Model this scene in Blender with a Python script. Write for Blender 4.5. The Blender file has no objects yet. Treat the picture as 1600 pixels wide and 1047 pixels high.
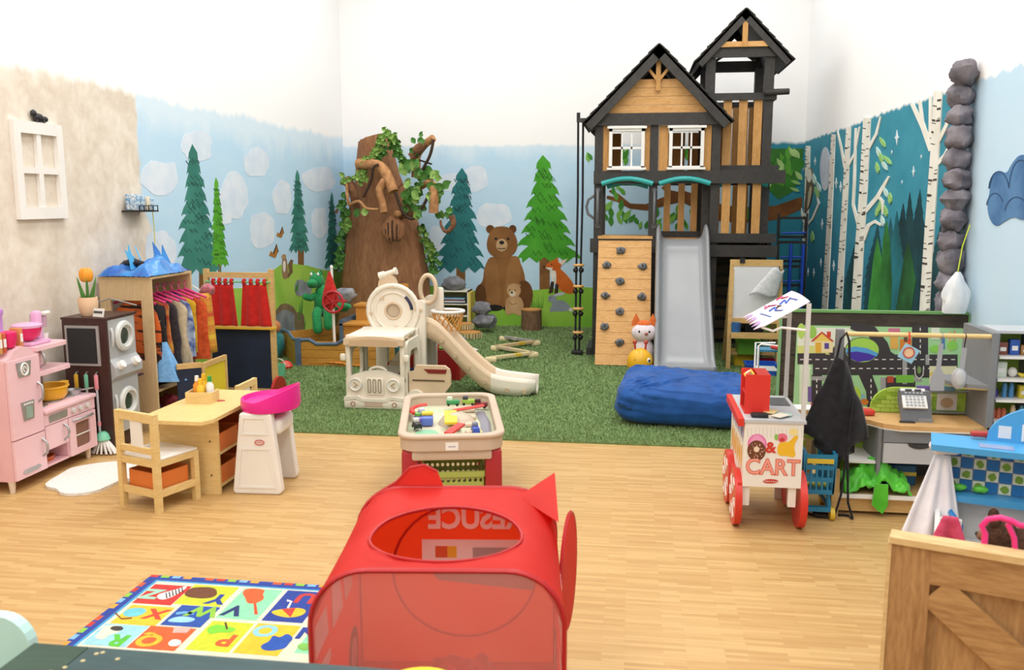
import bpy, bmesh, math, random
from mathutils import Vector, Matrix, noise
R = math.radians
PI = math.pi
scene = bpy.context.scene
COL = scene.collection
rnd = random.Random(7)

# ---------------------------------------------------------------- camera
F_PX = 1370.0
CAM_H = 1.75
PITCH = math.atan((523 - 314) / F_PX)
YAW = math.atan(190 / F_PX * math.cos(PITCH))
cam_data = bpy.data.cameras.new('camera')
cam_data.sensor_width = 36.0
cam_data.sensor_fit = 'HORIZONTAL'
cam_data.lens = F_PX / 1600 * 36.0
cam_data.clip_start = 0.05
cam_data.dof.use_dof = True
cam_data.dof.focus_distance = 7.5
cam_data.dof.aperture_fstop = 4.0
cam = bpy.data.objects.new('camera', cam_data)
cam.location = (0, 0, CAM_H)
cam.rotation_euler = (PI / 2 - PITCH, 0, YAW)
COL.objects.link(cam)
scene.camera = cam

# ---------------------------------------------------------------- world and light
world = bpy.data.worlds.new('world')
scene.world = world
world.use_nodes = True
world.node_tree.nodes['Background'].inputs[0].default_value = (1.0, 0.98, 0.95, 1)
world.node_tree.nodes['Background'].inputs[1].default_value = 0.15
scene.view_settings.view_transform = 'Standard'
scene.view_settings.look = 'None'
scene.view_settings.gamma = 1.0
scene.view_settings.use_curve_mapping = False
scene.view_settings.exposure = 0.0
CEIL = 5.6
XL, XR, YB, YF = -4.05, 2.2, 12.1, -3.0
LIGHT_W = 56.0
for ly in (-1.2, 1.6, 4.4, 7.2, 10.0):
    for lx in (-2.5, 0.65):
        ld = bpy.data.lights.new('ceiling_lamp_light', 'AREA')
        ld.shape = 'RECTANGLE'
        ld.size = 1.15
        ld.size_y = 1.7
        ld.energy = LIGHT_W
        ld.color = (1.0, 0.985, 0.965)
        lo = bpy.data.objects.new('ceiling_lamp_light', ld)
        lo.location = (lx, ly, CEIL - 0.09)
        COL.objects.link(lo)

# ---------------------------------------------------------------- pixel to place helpers
def ray(px, py):
    x = (px - 800) / F_PX
    y = -(py - 523.5) / F_PX
    cp, sp = math.cos(PITCH), math.sin(PITCH)
    d = Vector((x, cp + y * sp, -sp + y * cp))
    c, s = math.cos(YAW), math.sin(YAW)
    return Vector((c * d.x - s * d.y, s * d.x + c * d.y, d.z))
CAMP = Vector((0, 0, CAM_H))
def onF(px, py, z=0.0):
    d = ray(px, py); return CAMP + d * ((z - CAM_H) / d.z)
def onY(px, py, Y):
    d = ray(px, py); return CAMP + d * (Y / d.y)
def onX(px, py, X):
    d = ray(px, py); return CAMP + d * (X / d.x)

# ---------------------------------------------------------------- materials
def lin(c):
    c = c / 255.0
    return c / 12.92 if c <= 0.04045 else ((c + 0.055) / 1.055) ** 2.4
def rgb(h):
    h = h.lstrip('#')
    return tuple(lin(int(h[i:i + 2], 16)) for i in (0, 2, 4))
_mats = {}
def mat(name, col, rough=0.5, kind='plain', col2=None, scale=8.0, bump=0.0, metal=0.0, alpha=1.0, spec=0.5, stretch=(1, 1, 1), trans=0.0, sheen=0.0):
    if name in _mats: return _mats[name]
    m = bpy.data.materials.new(name); m.use_nodes = True
    nt = m.node_tree; N = nt.nodes; L = nt.links
    b = N['Principled BSDF']
    c1 = rgb(col)
    c2 = rgb(col2) if col2 else tuple(max(0, x * 0.86) for x in c1)
    b.inputs['Roughness'].default_value = rough
    b.inputs['Metallic'].default_value = metal
    b.inputs['Specular IOR Level'].default_value = spec
    b.inputs['Alpha'].default_value = alpha
    if trans: b.inputs['Transmission Weight'].default_value = trans
    if sheen: b.inputs['Sheen Weight'].default_value = sheen
    tc = N.new('ShaderNodeTexCoord'); mp = N.new('ShaderNodeMapping')
    mp.inputs['Scale'].default_value = stretch
    L.new(tc.outputs['Object'], mp.inputs['Vector'])
    nz = N.new('ShaderNodeTexNoise'); nz.inputs['Scale'].default_value = scale
    nz.inputs['Detail'].default_value = 4.0
    L.new(mp.outputs['Vector'], nz.inputs['Vector'])
    fac = nz.outputs['Fac']
    if kind == 'wood':
        nz.inputs['Distortion'].default_value = 1.2
        wv = N.new('ShaderNodeTexNoise'); wv.inputs['Scale'].default_value = scale * 4
        wv.inputs['Detail'].default_value = 6
        L.new(mp.outputs['Vector'], wv.inputs['Vector'])
        ad = N.new('ShaderNodeMath'); ad.operation = 'MULTIPLY_ADD'
        ad.inputs[1].default_value = 0.5; ad.inputs[2].default_value = 0.0
        L.new(wv.outputs['Fac'], ad.inputs[0])
        a2 = N.new('ShaderNodeMath'); a2.operation = 'MULTIPLY_ADD'; a2.inputs[1].default_value = 0.5
        L.new(nz.outputs['Fac'], a2.inputs[0]); L.new(ad.outputs[0], a2.inputs[2])
        fac = a2.outputs[0]
    cr = N.new('ShaderNodeValToRGB')
    cr.color_ramp.elements[0].position = 0.36; cr.color_ramp.elements[1].position = 0.64
    cr.color_ramp.elements[0].color = (*c2, 1); cr.color_ramp.elements[1].color = (*c1, 1)
    L.new(fac, cr.inputs['Fac']); L.new(cr.outputs['Color'], b.inputs['Base Color'])
    if bump:
        bp = N.new('ShaderNodeBump'); bp.inputs['Strength'].default_value = bump
        bp.inputs['Distance'].default_value = 0.01
        L.new(fac, bp.inputs['Height']); L.new(bp.outputs['Normal'], b.inputs['Normal'])
    _mats[name] = m
    return m
def flat(col, rough=0.6):
    return mat('paint_' + col.lstrip('#'), col, rough, col2=None, scale=14, spec=0.3)
def plas(col, rough=0.32):
    c = rgb(col)
    k = 'plastic_' + col.lstrip('#') + ('_%d' % int(rough * 100))
    if k in _mats: return _mats[k]
    m = mat(k, col, rough, scale=3)
    cr = [n for n in m.node_tree.nodes if n.type == 'VALTORGB'][0]
    cr.color_ramp.elements[0].color = (*[x * 0.95 for x in c], 1)
    return m
def cloth(col, col2=None, scale=30):
    return mat('cloth_' + col.lstrip('#') + (col2 or '').lstrip('#'), col, 0.85, col2=col2, scale=scale, bump=0.15, spec=0.2, sheen=0.2)

# ---------------------------------------------------------------- mesh builder
class MB:
    def __init__(s):
        s.v = []; s.f = []
    def add(s, vs, fs, M=None):
        o = len(s.v)
        if M is not None: vs = [M @ Vector(p) for p in vs]
        s.v += [tuple(p) for p in vs]
        s.f += [tuple(i + o for i in f) for f in fs]
        return s
    def box(s, c, d, rot=None, taper=1.0):
        x, y, z = d[0] / 2, d[1] / 2, d[2] / 2
        t = taper
        vs = [(-x, -y, -z), (x, -y, -z), (x, y, -z), (-x, y, -z), (-x * t, -y * t, z), (x * t, -y * t, z), (x * t, y * t, z), (-x * t, y * t, z)]
        M = Matrix.Translation(c)
        if rot: M = M @ (Matrix.Rotation(rot[2], 4, 'Z') @ Matrix.Rotation(rot[1], 4, 'Y') @ Matrix.Rotation(rot[0], 4, 'X'))
        return s.add(vs, [(0, 3, 2, 1), (4, 5, 6, 7), (0, 1, 5, 4), (1, 2, 6, 5), (2, 3, 7, 6), (3, 0, 4, 7)], M)
    def bb(s, x0, x1, y0, y1, z0, z1):
        return s.box(((x0 + x1) / 2, (y0 + y1) / 2, (z0 + z1) / 2), (abs(x1 - x0), abs(y1 - y0), abs(z1 - z0)))
    def rbox(s, c, d, r=0.02, seg=2, rot=None, taper=1.0):
        bm = bmesh.new()
        t = MB().box((0, 0, 0), d, None, taper)
        vs = [bm.verts.new(p) for p in t.v]
        for f in t.f: bm.faces.new([vs[i] for i in f])
        bmesh.ops.bevel(bm, geom=list(bm.edges), offset=min(r, min(d) * 0.49), segments=seg, affect='EDGES', profile=0.5)
        bm.verts.ensure_lookup_table(); bm.verts.index_update()
        M = Matrix.Translation(c)
        if rot: M = M @ (Matrix.Rotation(rot[2], 4, 'Z') @ Matrix.Rotation(rot[1], 4, 'Y') @ Matrix.Rotation(rot[0], 4, 'X'))
        s.add([tuple(v.co) for v in bm.verts], [tuple(v.index for v in f.verts) for f in bm.faces], M)
        bm.free(); return s
    def bar(s, a, b, w, h, up=(0, 0, 1)):
        a, b = Vector(a), Vector(b); d = (b - a); l = d.length; d.normalize()
        u = Vector(up)
        if abs(d.dot(u)) > 0.98: u = Vector((0, 1, 0))
        x = d.cross(u).normalized(); z = x.cross(d).normalized()
        M = Matrix((x, d, z)).transposed().to_4x4(); M.translation = (a + b) / 2
        t = MB().box((0, 0, 0), (w, l, h)); return s.add(t.v, t.f, M)
    def cyl(s, a, b, r0, r1=None, n=14, caps=True):
        return s.tube([a, b], [r0, r0 if r1 is None else r1], n, caps)
    def tube(s, pts, r, n=8, caps=True, closed=False, flatk=1.0):
        pts = [Vector(p) for p in pts]; k = len(pts)
        rs = r if isinstance(r, (list, tuple)) else [r] * k
        vs = []; fs = []; prev = None
        for i, p in enumerate(pts):
            if closed: d = pts[(i + 1) % k] - pts[i - 1]
            else: d = pts[min(i + 1, k - 1)] - pts[max(i - 1, 0)]
            if d.length < 1e-9: d = Vector((0, 0, 1))
            d.normalize()
            if prev is None:
                u = Vector((0, 0, 1)) if abs(d.z) < 0.9 else Vector((1, 0, 0))
                x = d.cross(u).normalized()
            else:
                x = (prev - d * prev.dot(d))
                x = x.normalized() if x.length > 1e-6 else d.orthogonal().normalized()
            prev = x; y = d.cross(x)
            for j in range(n):
                a = 2 * PI * j / n
                vs.append(p + x * math.cos(a) * rs[i] + y * math.sin(a) * rs[i] * flatk)
        for i in range(k if closed else k - 1):
            i2 = (i + 1) % k
            for j in range(n):
                j2 = (j + 1) % n
                fs.append((i * n + j, i * n + j2, i2 * n + j2, i2 * n + j))
        if caps and not closed:
            fs.append(tuple(range(n - 1, -1, -1))); fs.append(tuple((k - 1) * n + j for j in range(n)))
        return s.add(vs, fs)
    def lathe(s, prof, n=20, c=(0, 0, 0), M=None, sx=1, sy=1):
        vs = []; fs = []
        for (r, z) in prof:
            for j in range(n):
                a = 2 * PI * j / n
                vs.append((c[0] + r * math.cos(a) * sx, c[1] + r * math.sin(a) * sy, c[2] + z))
        k = len(prof)
        for i in range(k - 1):
            for j in range(n):
                j2 = (j + 1) % n
                fs.append((i * n + j, i * n + j2, (i + 1) * n + j2, (i + 1) * n + j))
        if prof[0][0] > 1e-6: fs.append(tuple(range(n - 1, -1, -1)))
        if prof[-1][0] > 1e-6: fs.append(tuple((k - 1) * n + j for j in range(n)))
        return s.add(vs, fs, M)
    def ell(s, c, r, nu=16, nv=10, jit=0.0, seed=0, rot=None, jscale=2.0):
        vs = []; fs = []
        M = Matrix.Identity(3)
        if rot: M = (Matrix.Rotation(rot[2], 3, 'Z') @ Matrix.Rotation(rot[1], 3, 'Y') @ Matrix.Rotation(rot[0], 3, 'X'))
        c = Vector(c)
        def P(d):
            k = 1.0
            if jit: k += jit * noise.noise(Vector(d) * jscale + Vector((seed * 3.7, seed * 1.3, seed * 7.1)))
            return c + M @ Vector((d[0] * r[0] * k, d[1] * r[1] * k, d[2] * r[2] * k))
        vs.append(P((0, 0, -1)))
        for i in range(1, nv):
            t = -PI / 2 + PI * i / nv
            for j in range(nu):
                a = 2 * PI * j / nu
                vs.append(P((math.cos(t) * math.cos(a), math.cos(t) * math.sin(a), math.sin(t))))
        vs.append(P((0, 0, 1)))
        for j in range(nu):
            fs.append((0, 1 + (j + 1) % nu, 1 + j))
        for i in range(nv - 2):
            for j in range(nu):
                j2 = (j + 1) % nu
                fs.append((1 + i * nu + j, 1 + i * nu + j2, 1 + (i + 1) * nu + j2, 1 + (i + 1) * nu + j))
        o = 1 + (nv - 2) * nu; t = len(vs) - 1
        for j in range(nu): fs.append((o + j, o + (j + 1) % nu, t))
        return s.add(vs, fs)
    def prism(s, poly, d0, d1, plane='xz', M=None):
        """polygon of (u, v) pushed along the third axis from d0 to d1"""
        def P(u, v, d):
            return {'xz': (u, d, v), 'yz': (d, u, v), 'xy': (u, v, d)}[plane]
        n = len(poly)
        vs = [P(u, v, d0) for u, v in poly] + [P(u, v, d1) for u, v in poly]
        fs = [tuple(range(n)), tuple(range(2 * n - 1, n - 1, -1))]
        for i in range(n):
            j = (i + 1) % n
            fs.append((i, i + n, j + n, j))
        return s.add(vs, fs, M)
    def ring_prism(s, outer, inner, d0, d1, plane='xz'):
        """plate with a hole: outer and inner loops with the same point count"""
        def P(u, v, d):
            return {'xz': (u, d, v), 'yz': (d, u, v), 'xy': (u, v, d)}[plane]
        n = len(outer)
        vs = [P(u, v, d) for d in (d0, d1) for L in (outer, inner) for u, v in L]
        fs = []
        for i in range(n):
            j = (i + 1) % n
            fs += [(i, j, n + j, n + i), (2 * n + i, 3 * n + i, 3 * n + j, 2 * n + j), (i, 2 * n + i, 2 * n + j, j), (n + i, n + j, 3 * n + j, 3 * n + i)]
        return s.add(vs, fs)
    def grid(s, fn, nu, nv, thick=0.0):
        vs = [fn(i / nu, j / nv) for j in range(nv + 1) for i in range(nu + 1)]
        fs = [(j * (nu + 1) + i, j * (nu + 1) + i + 1, (j + 1) * (nu + 1) + i + 1, (j + 1) * (nu + 1) + i) for j in range(nv) for i in range(nu)]
        return s.add(vs, fs)
    def build(s, name, m, parent=None, smooth=None, sub=0, solid=0.0, loc=None, rot=None):
        me = bpy.data.meshes.new(name)
        me.from_pydata(s.v, [], s.f); me.update()
        bm = bmesh.new(); bm.from_mesh(me)
        bmesh.ops.recalc_face_normals(bm, faces=bm.faces)
        bm.to_mesh(me); bm.free()
        if isinstance(m, (list, tuple)):
            for q in m: me.materials.append(q)
        else: me.materials.append(m)
        if smooth is not None:
            me.polygons.foreach_set('use_smooth', [True] * len(me.polygons))
            if smooth < 179: me.set_sharp_from_angle(angle=R(smooth))
        o = bpy.data.objects.new(name, me); COL.objects.link(o)
        if parent is not None: o.parent = parent
        if loc is not None: o.location = loc
        if rot is not None: o.rotation_euler = rot
        if sub:
            md = o.modifiers.new('subdivision', 'SUBSURF'); md.levels = sub; md.render_levels = sub
        if solid:
            md = o.modifiers.new('solidify', 'SOLIDIFY'); md.thickness = solid; md.offset = 0
        return o

def tag(o, label, cat, group=None):
    o['label'] = label; o['category'] = cat
    if group: o['group'] = group
    return o
def thing(name, label, cat, loc=(0, 0, 0), rz=0.0, group=None):
    o = bpy.data.objects.new(name, None); COL.objects.link(o)
    o.empty_display_size = 0.05
    o.location = loc; o.rotation_euler = (0, 0, rz)
    return tag(o, label, cat, group)
def struct(o):
    o['kind'] = 'structure'; return o
def part(name, m, parent, *, box=None, bb=None, rbox=None, r=0.01, smooth=None):
    b = MB()
    if bb: b.bb(*bb)
    if box: b.box(*box)
    if rbox: b.rbox(rbox[0], rbox[1], r); smooth = 40 if smooth is None else smooth
    return b.build(name, m, parent, smooth)
def text(name, s, size, m, parent, loc, rot, extrude=0.001, align='CENTER', sx=1.0, bold=0.0):
    cu = bpy.data.curves.new('t', 'FONT'); cu.body = s; cu.size = size
    cu.extrude = extrude; cu.align_x = align; cu.align_y = 'CENTER'; cu.resolution_u = 3; cu.offset = bold
    o = bpy.data.objects.new('t', cu); COL.objects.link(o)
    dg = bpy.context.evaluated_depsgraph_get()
    me = bpy.data.meshes.new_from_object(o.evaluated_get(dg))
    bpy.data.objects.remove(o); bpy.data.curves.remove(cu)
    me.name = name
    me.materials.clear(); me.materials.append(m)
    if sx != 1.0:
        for v in me.vertices: v.co.x *= sx
    ob = bpy.data.objects.new(name, me); COL.objects.link(ob)
    ob.parent = parent; ob.location = loc; ob.rotation_euler = rot
    return ob
def dup(root, loc, rz=None, label=None):
    r = root.copy(); COL.objects.link(r); r.location = loc
    if rz is not None: r.rotation_euler = (0, 0, rz)
    if label: r['label'] = label
    for ch in list(root.children):
        c = ch.copy(); COL.objects.link(c); c.parent = r
        for g in list(ch.children):
            d = g.copy(); COL.objects.link(d); d.parent = c
    return r
def arc(cx, cy, r, a0, a1, n, ry=None):
    ry = r if ry is None else ry
    return [(cx + r * math.cos(R(a0 + (a1 - a0) * i / n)), cy + ry * math.sin(R(a0 + (a1 - a0) * i / n))) for i in range(n + 1)]
def rrect(x0, x1, y0, y1, r, n=4):
    return (arc(x1 - r, y1 - r, r, 0, 90, n) + arc(x0 + r, y1 - r, r, 90, 180, n) + arc(x0 + r, y0 + r, r, 180, 270, n) + arc(x1 - r, y0 + r, r, 270, 360, n))
# common materials
WOOD_PALE = mat('pale_birch_wood', '#E9CE92', 0.5, 'wood', '#DDBB78', 5, 0.05, stretch=(1, 1, 6))
WOOD_BEECH = mat('beech_wood', '#DDB87C', 0.5, 'wood', '#CBA263', 5, 0.05, stretch=(1, 1, 6))
WOOD_CEDAR = mat('cedar_wood', '#E2B275', 0.6, 'wood', '#CB9551', 4, 0.1, stretch=(1.5, 8, 8))
WOOD_CEDARV = mat('cedar_wood_upright', '#D2A060', 0.6, 'wood', '#B98545', 4, 0.1, stretch=(8, 8, 1.5))
BLACKWOOD = mat('charcoal_stained_wood', '#3A3735', 0.55, 'wood', '#2A2827', 5, 0.15, stretch=(2, 2, 2))
WHITE = plas('#F4F2EE', 0.4)
CREAM = plas('#F1E8DA', 0.4)
TAN = plas('#DCC3A4', 0.42)
BLACK = plas('#1C1B1D', 0.5)
GREY = plas('#8E9196', 0.45)
DGREY = plas('#6C6E72', 0.5)
RED = plas('#D8261E', 0.35)
STEEL = mat('brushed_steel', '#B9BABC', 0.35, metal=0.7, scale=40)
# ================================================================ the room
def wallmat(name, base_fn):
    m = bpy.data.materials.new(name); m.use_nodes = True
    nt = m.node_tree; b = nt.nodes['Principled BSDF']; b.inputs['Roughness'].default_value = 0.75
    b.inputs['Specular IOR Level'].default_value = 0.2
    base_fn(nt, b); return m
def nd(nt, t, **kw):
    n = nt.nodes.new(t)
    for k, v in kw.items(): setattr(n, k, v)
    return n
def mth(nt, op, a, b=None, c=None, clamp=False):
    n = nt.nodes.new('ShaderNodeMath'); n.operation = op; n.use_clamp = clamp
    for i, x in enumerate((a, b, c)):
        if x is None: continue
        if isinstance(x, (int, float)): n.inputs[i].default_value = x
        else: nt.links.new(x, n.inputs[i])
    return n.outputs[0]
def mix(nt, fac, a, b):
    n = nt.nodes.new('ShaderNodeMix'); n.data_type = 'RGBA'
    if isinstance(fac, (int, float)): n.inputs[0].default_value = fac
    else: nt.links.new(fac, n.inputs[0])
    for k, x in ((6, a), (7, b)):
        if isinstance(x, tuple): n.inputs[k].default_value = (*x, 1)
        else: nt.links.new(x, n.inputs[k])
    return n.outputs[2]
def noisen(nt, vec, scale, detail=4, dist=0.0):
    n = nt.nodes.new('ShaderNodeTexNoise'); n.inputs['Scale'].default_value = scale
    n.inputs['Detail'].default_value = detail; n.inputs['Distortion'].default_value = dist
    nt.links.new(vec, n.inputs['Vector']); return n.outputs['Fac']
def scaled(nt, vec, s):
    n = nt.nodes.new('ShaderNodeMapping'); n.inputs['Scale'].default_value = s
    nt.links.new(vec, n.inputs['Vector']); return n.outputs['Vector']
UPPER = rgb('#FAFAFA')
def mural(top, lower_fn, edge=0.09, soft=0.03):
    """paint up to a brushed, uneven top edge and bare white wall above it"""
    def fn(nt, b):
        tc = nd(nt, 'ShaderNodeTexCoord'); v = tc.outputs['Object']
        sep = nd(nt, 'ShaderNodeSeparateXYZ'); nt.links.new(v, sep.inputs[0])
        n1 = noisen(nt, scaled(nt, v, (9, 9, 1.2)), 1.0, 5)
        n2 = noisen(nt, v, 1.3, 2)
        zz = mth(nt, 'ADD', sep.outputs['Z'], mth(nt, 'MULTIPLY', mth(nt, 'SUBTRACT', n1, 0.5), edge * 3.0))
        zz = mth(nt, 'ADD', zz, mth(nt, 'MULTIPLY', mth(nt, 'SUBTRACT', n2, 0.5), edge * 2.0))
        f = mth(nt, 'DIVIDE', mth(nt, 'SUBTRACT', zz, top - soft), 2 * soft, clamp=True)
        low = lower_fn(nt, v, sep)
        nt.links.new(mix(nt, f, low, UPPER), b.inputs['Base Color'])
    return fn
def sky_paint(nt, v, sep):
    n = noisen(nt, scaled(nt, v, (1, 1, 2.5)), 2.2, 5)
    g = mth(nt, 'DIVIDE', sep.outputs['Z'], 2.5, clamp=True)
    c = mix(nt, g, rgb('#B9DAF0'), rgb('#BFDFF5'))
    f = mth(nt, 'MULTIPLY', mth(nt, 'SUBTRACT', n, 0.42), 2.2, clamp=True)
    c = mix(nt, mth(nt, 'MULTIPLY', f, 0.35), c, rgb('#D8EAF6'))
    # pale brushed band near the top of the paint
    n3 = noisen(nt, scaled(nt, v, (5, 5, 2)), 1.0, 4)
    h = mth(nt, 'MULTIPLY', mth(nt, 'SUBTRACT', mth(nt, 'ADD', sep.outputs['Z'], mth(nt, 'MULTIPLY', n3, 0.5)), 2.53), 4.5, clamp=True)
    return mix(nt, mth(nt, 'MULTIPLY', h, 0.6), c, rgb('#E6F1F8'))
def stucco(nt, v, sep):
    n = noisen(nt, v, 4.5, 6, 0.6); n2 = noisen(nt, v, 14, 4, 0.4)
    f = mth(nt, 'MULTIPLY', mth(nt, 'SUBTRACT', mth(nt, 'ADD', mth(nt, 'MULTIPLY', n, 0.65), mth(nt, 'MULTIPLY', n2, 0.35)), 0.36), 3.6, clamp=True)
    return mix(nt, f, rgb('#D8CBBA'), rgb('#EEE5D8'))
def left_paint(nt, v, sep):
    a = stucco(nt, v, sep); b = sky_paint(nt, v, sep)
    n = noisen(nt, v, 6, 3)
    yy = mth(nt, 'ADD', sep.outputs['Y'], mth(nt, 'MULTIPLY', mth(nt, 'SUBTRACT', n, 0.5), 0.12))
    # the plaster colour runs a little further along near the floor
    low = mth(nt, 'MULTIPLY', mth(nt, 'SUBTRACT', 1.75, sep.outputs['Z'], None, True), 0.5)
    yy = mth(nt, 'SUBTRACT', yy, low)
    f = mth(nt, 'DIVIDE', mth(nt, 'SUBTRACT', yy, 6.86), 0.05, clamp=True)
    return mix(nt, f, a, b)
def back_paint(nt, v, sep):
    b = sky_paint(nt, v, sep)
    n = noisen(nt, v, 3, 4)
    t = mix(nt, n, rgb('#2F8FA6'), rgb('#3D87A0'))
    f = mth(nt, 'DIVIDE', mth(nt, 'SUBTRACT', sep.outputs['X'], 1.3), 0.4, clamp=True)
    return mix(nt, f, b, t)
def right_paint(nt, v, sep):
    n = noisen(nt, scaled(nt, v, (1, 1, 1.5)), 2.5, 5)
    t = mix(nt, n, rgb('#2A7C93'), rgb('#4A9CB2'))
    g = mth(nt, 'DIVIDE', mth(nt, 'SUBTRACT', 1.75, sep.outputs['Z']), 1.2, clamp=True)
    t = mix(nt, g, t, rgb('#1F5F7E'))
    n4 = noisen(nt, v, 1.2, 3)
    s = mix(nt, n4, rgb('#B5D8F1'), rgb('#D2E6F4'))
    f = mth(nt, 'DIVIDE', mth(nt, 'SUBTRACT', sep.outputs['Y'], 6.33), 0.04, clamp=True)
    return mix(nt, f, s, t)
def plainwall(nt, b):
    tc = nd(nt, 'ShaderNodeTexCoord'); n = noisen(nt, tc.outputs['Object'], 2, 3)
    nt.links.new(mix(nt, n, rgb('#F3F2F0'), rgb('#F8F7F5')), b.inputs['Base Color'])
    # orange-peel texture of the plaster
def oak_floor(nt, b):
    """narrow strip parquet, short staves laid along X"""
    b.inputs['Roughness'].default_value = 0.42; b.inputs['Specular IOR Level'].default_value = 0.35
    tc = nd(nt, 'ShaderNodeTexCoord'); v = tc.outputs['Object']
    br = nd(nt, 'ShaderNodeTexBrick'); nt.links.new(v, br.inputs['Vector'])
    br.inputs['Scale'].default_value = 1.0
    br.inputs['Brick Width'].default_value = 0.24; br.inputs['Row Height'].default_value = 0.022
    br.inputs['Mortar Size'].default_value = 0.0008; br.inputs['Mortar Smooth'].default_value = 0.3
    br.offset = 0.37; br.squash = 1.0
    br.inputs['Color1'].default_value = (0, 0, 0, 1); br.inputs['Color2'].default_value = (1, 1, 1, 1)
    br.inputs['Mortar'].default_value = (0.1, 0.1, 0.1, 1)
    n = noisen(nt, scaled(nt, v, (3, 40, 1)), 1.5, 5)
    n2 = noisen(nt, v, 0.8, 3)
    sp = nd(nt, 'ShaderNodeSeparateColor'); nt.links.new(br.outputs['Color'], sp.inputs[0])
    f = mth(nt, 'ADD', mth(nt, 'MULTIPLY', sp.outputs[0], 0.55), mth(nt, 'MULTIPLY', n, 0.6), None, True)
    c = mix(nt, f, rgb('#AC7E45'), rgb('#D9B880'))
    c = mix(nt, mth(nt, 'MULTIPLY', n2, 0.4), c, rgb('#C99F62'))
    nt.links.new(c, b.inputs['Base Color'])
def wall(name, fn, bb):
    o = MB().bb(*bb).build(name, wallmat(name + '_paint', fn)); return struct(o)
floor = wall('floor', oak_floor, (XL - .1, XR + .1, YF, YB, -0.1, 0))
ceiling = wall('ceiling', plainwall, (XL - .1, XR + .1, YF, YB, CEIL, CEIL + .1))
wall_left = wall('wall_left', mural(2.62, left_paint, 0.05), (XL - .1, XL, YF, YB, 0, CEIL))
wall_back = wall('wall_back', mural(2.50, back_paint, 0.03, 0.02), (XL - .1, XR + .1, YB, YB + .1, 0, CEIL))
wall_right = wall('wall_right', mural(2.52, right_paint, 0.03, 0.012), (XR, XR + .1, YF, YB, 0, CEIL))
wall_front = wall('wall_front', plainwall, (XL - .1, XR + .1, YF - .1, YF, 0, CEIL))
# ceiling light fixtures (above the frame)
for i, ly in enumerate((-1.2, 1.6, 4.4, 7.2, 10.0)):
    for j, lx in enumerate((-2.5, 0.65)):
        t = thing('ceiling_light', 'white rectangular light panel on the ceiling above the play room', 'light', (lx, ly, CEIL), 0, 'ceiling light panels')
        part('frame', WHITE, t, bb=(-.62, .62, -.9, .9, -0.07, 0.0))

# ---------------------------------------------------------------- painted figures on the walls
def wl(px, py): p = onX(px, py, XL); return (p.y, p.z)
def wb(px, py): p = onY(px, py, YB); return (p.x, p.z)
def wr(px, py): p = onX(px, py, XR); return (p.y, p.z)
WALLS = {'L': (wl, wall_left, XL, 1, 'yz'), 'B': (wb, wall_back, YB, -1, 'xz'), 'R': (wr, wall_right, XR, -1, 'yz')}
PC = [0]
def paint(w, name, pts, m, layer=1, parent=None, b=None):
    """a coat of paint on wall w: outline in photo pixels projected onto the wall plane"""
    fn, wo, d, sg, pl = WALLS[w]
    mb = b or MB()
    poly = [fn(*p) for p in pts]
    PC[0] += 1
    mb.prism(poly, d + sg * 0.0003, d + sg * (0.0012 + 0.0009 * layer + 0.000004 * (PC[0] % 200)), pl)
    if b is None:
        o = mb.build(name, m, parent or wo)
        return o
def blob(cx, cy, rx, ry, n=18, jit=0.12, seed=0, sq=1.0):
    out = []
    for i in range(n):
        a = 2 * PI * i / n
        k = 1 + jit * noise.noise(Vector((math.cos(a) * 1.7 + seed * 5.1, math.sin(a) * 1.7, seed * 2.3)))
        ca, sa = math.cos(a), math.sin(a)
        out.append((cx + rx * k * math.copysign(abs(ca) ** sq, ca), cy + ry * k * math.copysign(abs(sa) ** sq, sa)))
    return out
def strip(pts, w):
    """thick brush stroke along a polyline, w = width or widths"""
    n = len(pts); ws = w if isinstance(w, (list, tuple)) else [w] * n
    L_, R_ = [], []
    for i in range(n):
        a = pts[max(i - 1, 0)]; c = pts[min(i + 1, n - 1)]
        dx, dy = c[0] - a[0], c[1] - a[1]; l = math.hypot(dx, dy) or 1
        nx, ny = -dy / l * ws[i] / 2, dx / l * ws[i] / 2
        L_.append((pts[i][0] + nx, pts[i][1] + ny)); R_.append((pts[i][0] - nx, pts[i][1] - ny))
    return L_ + R_[::-1]
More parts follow.
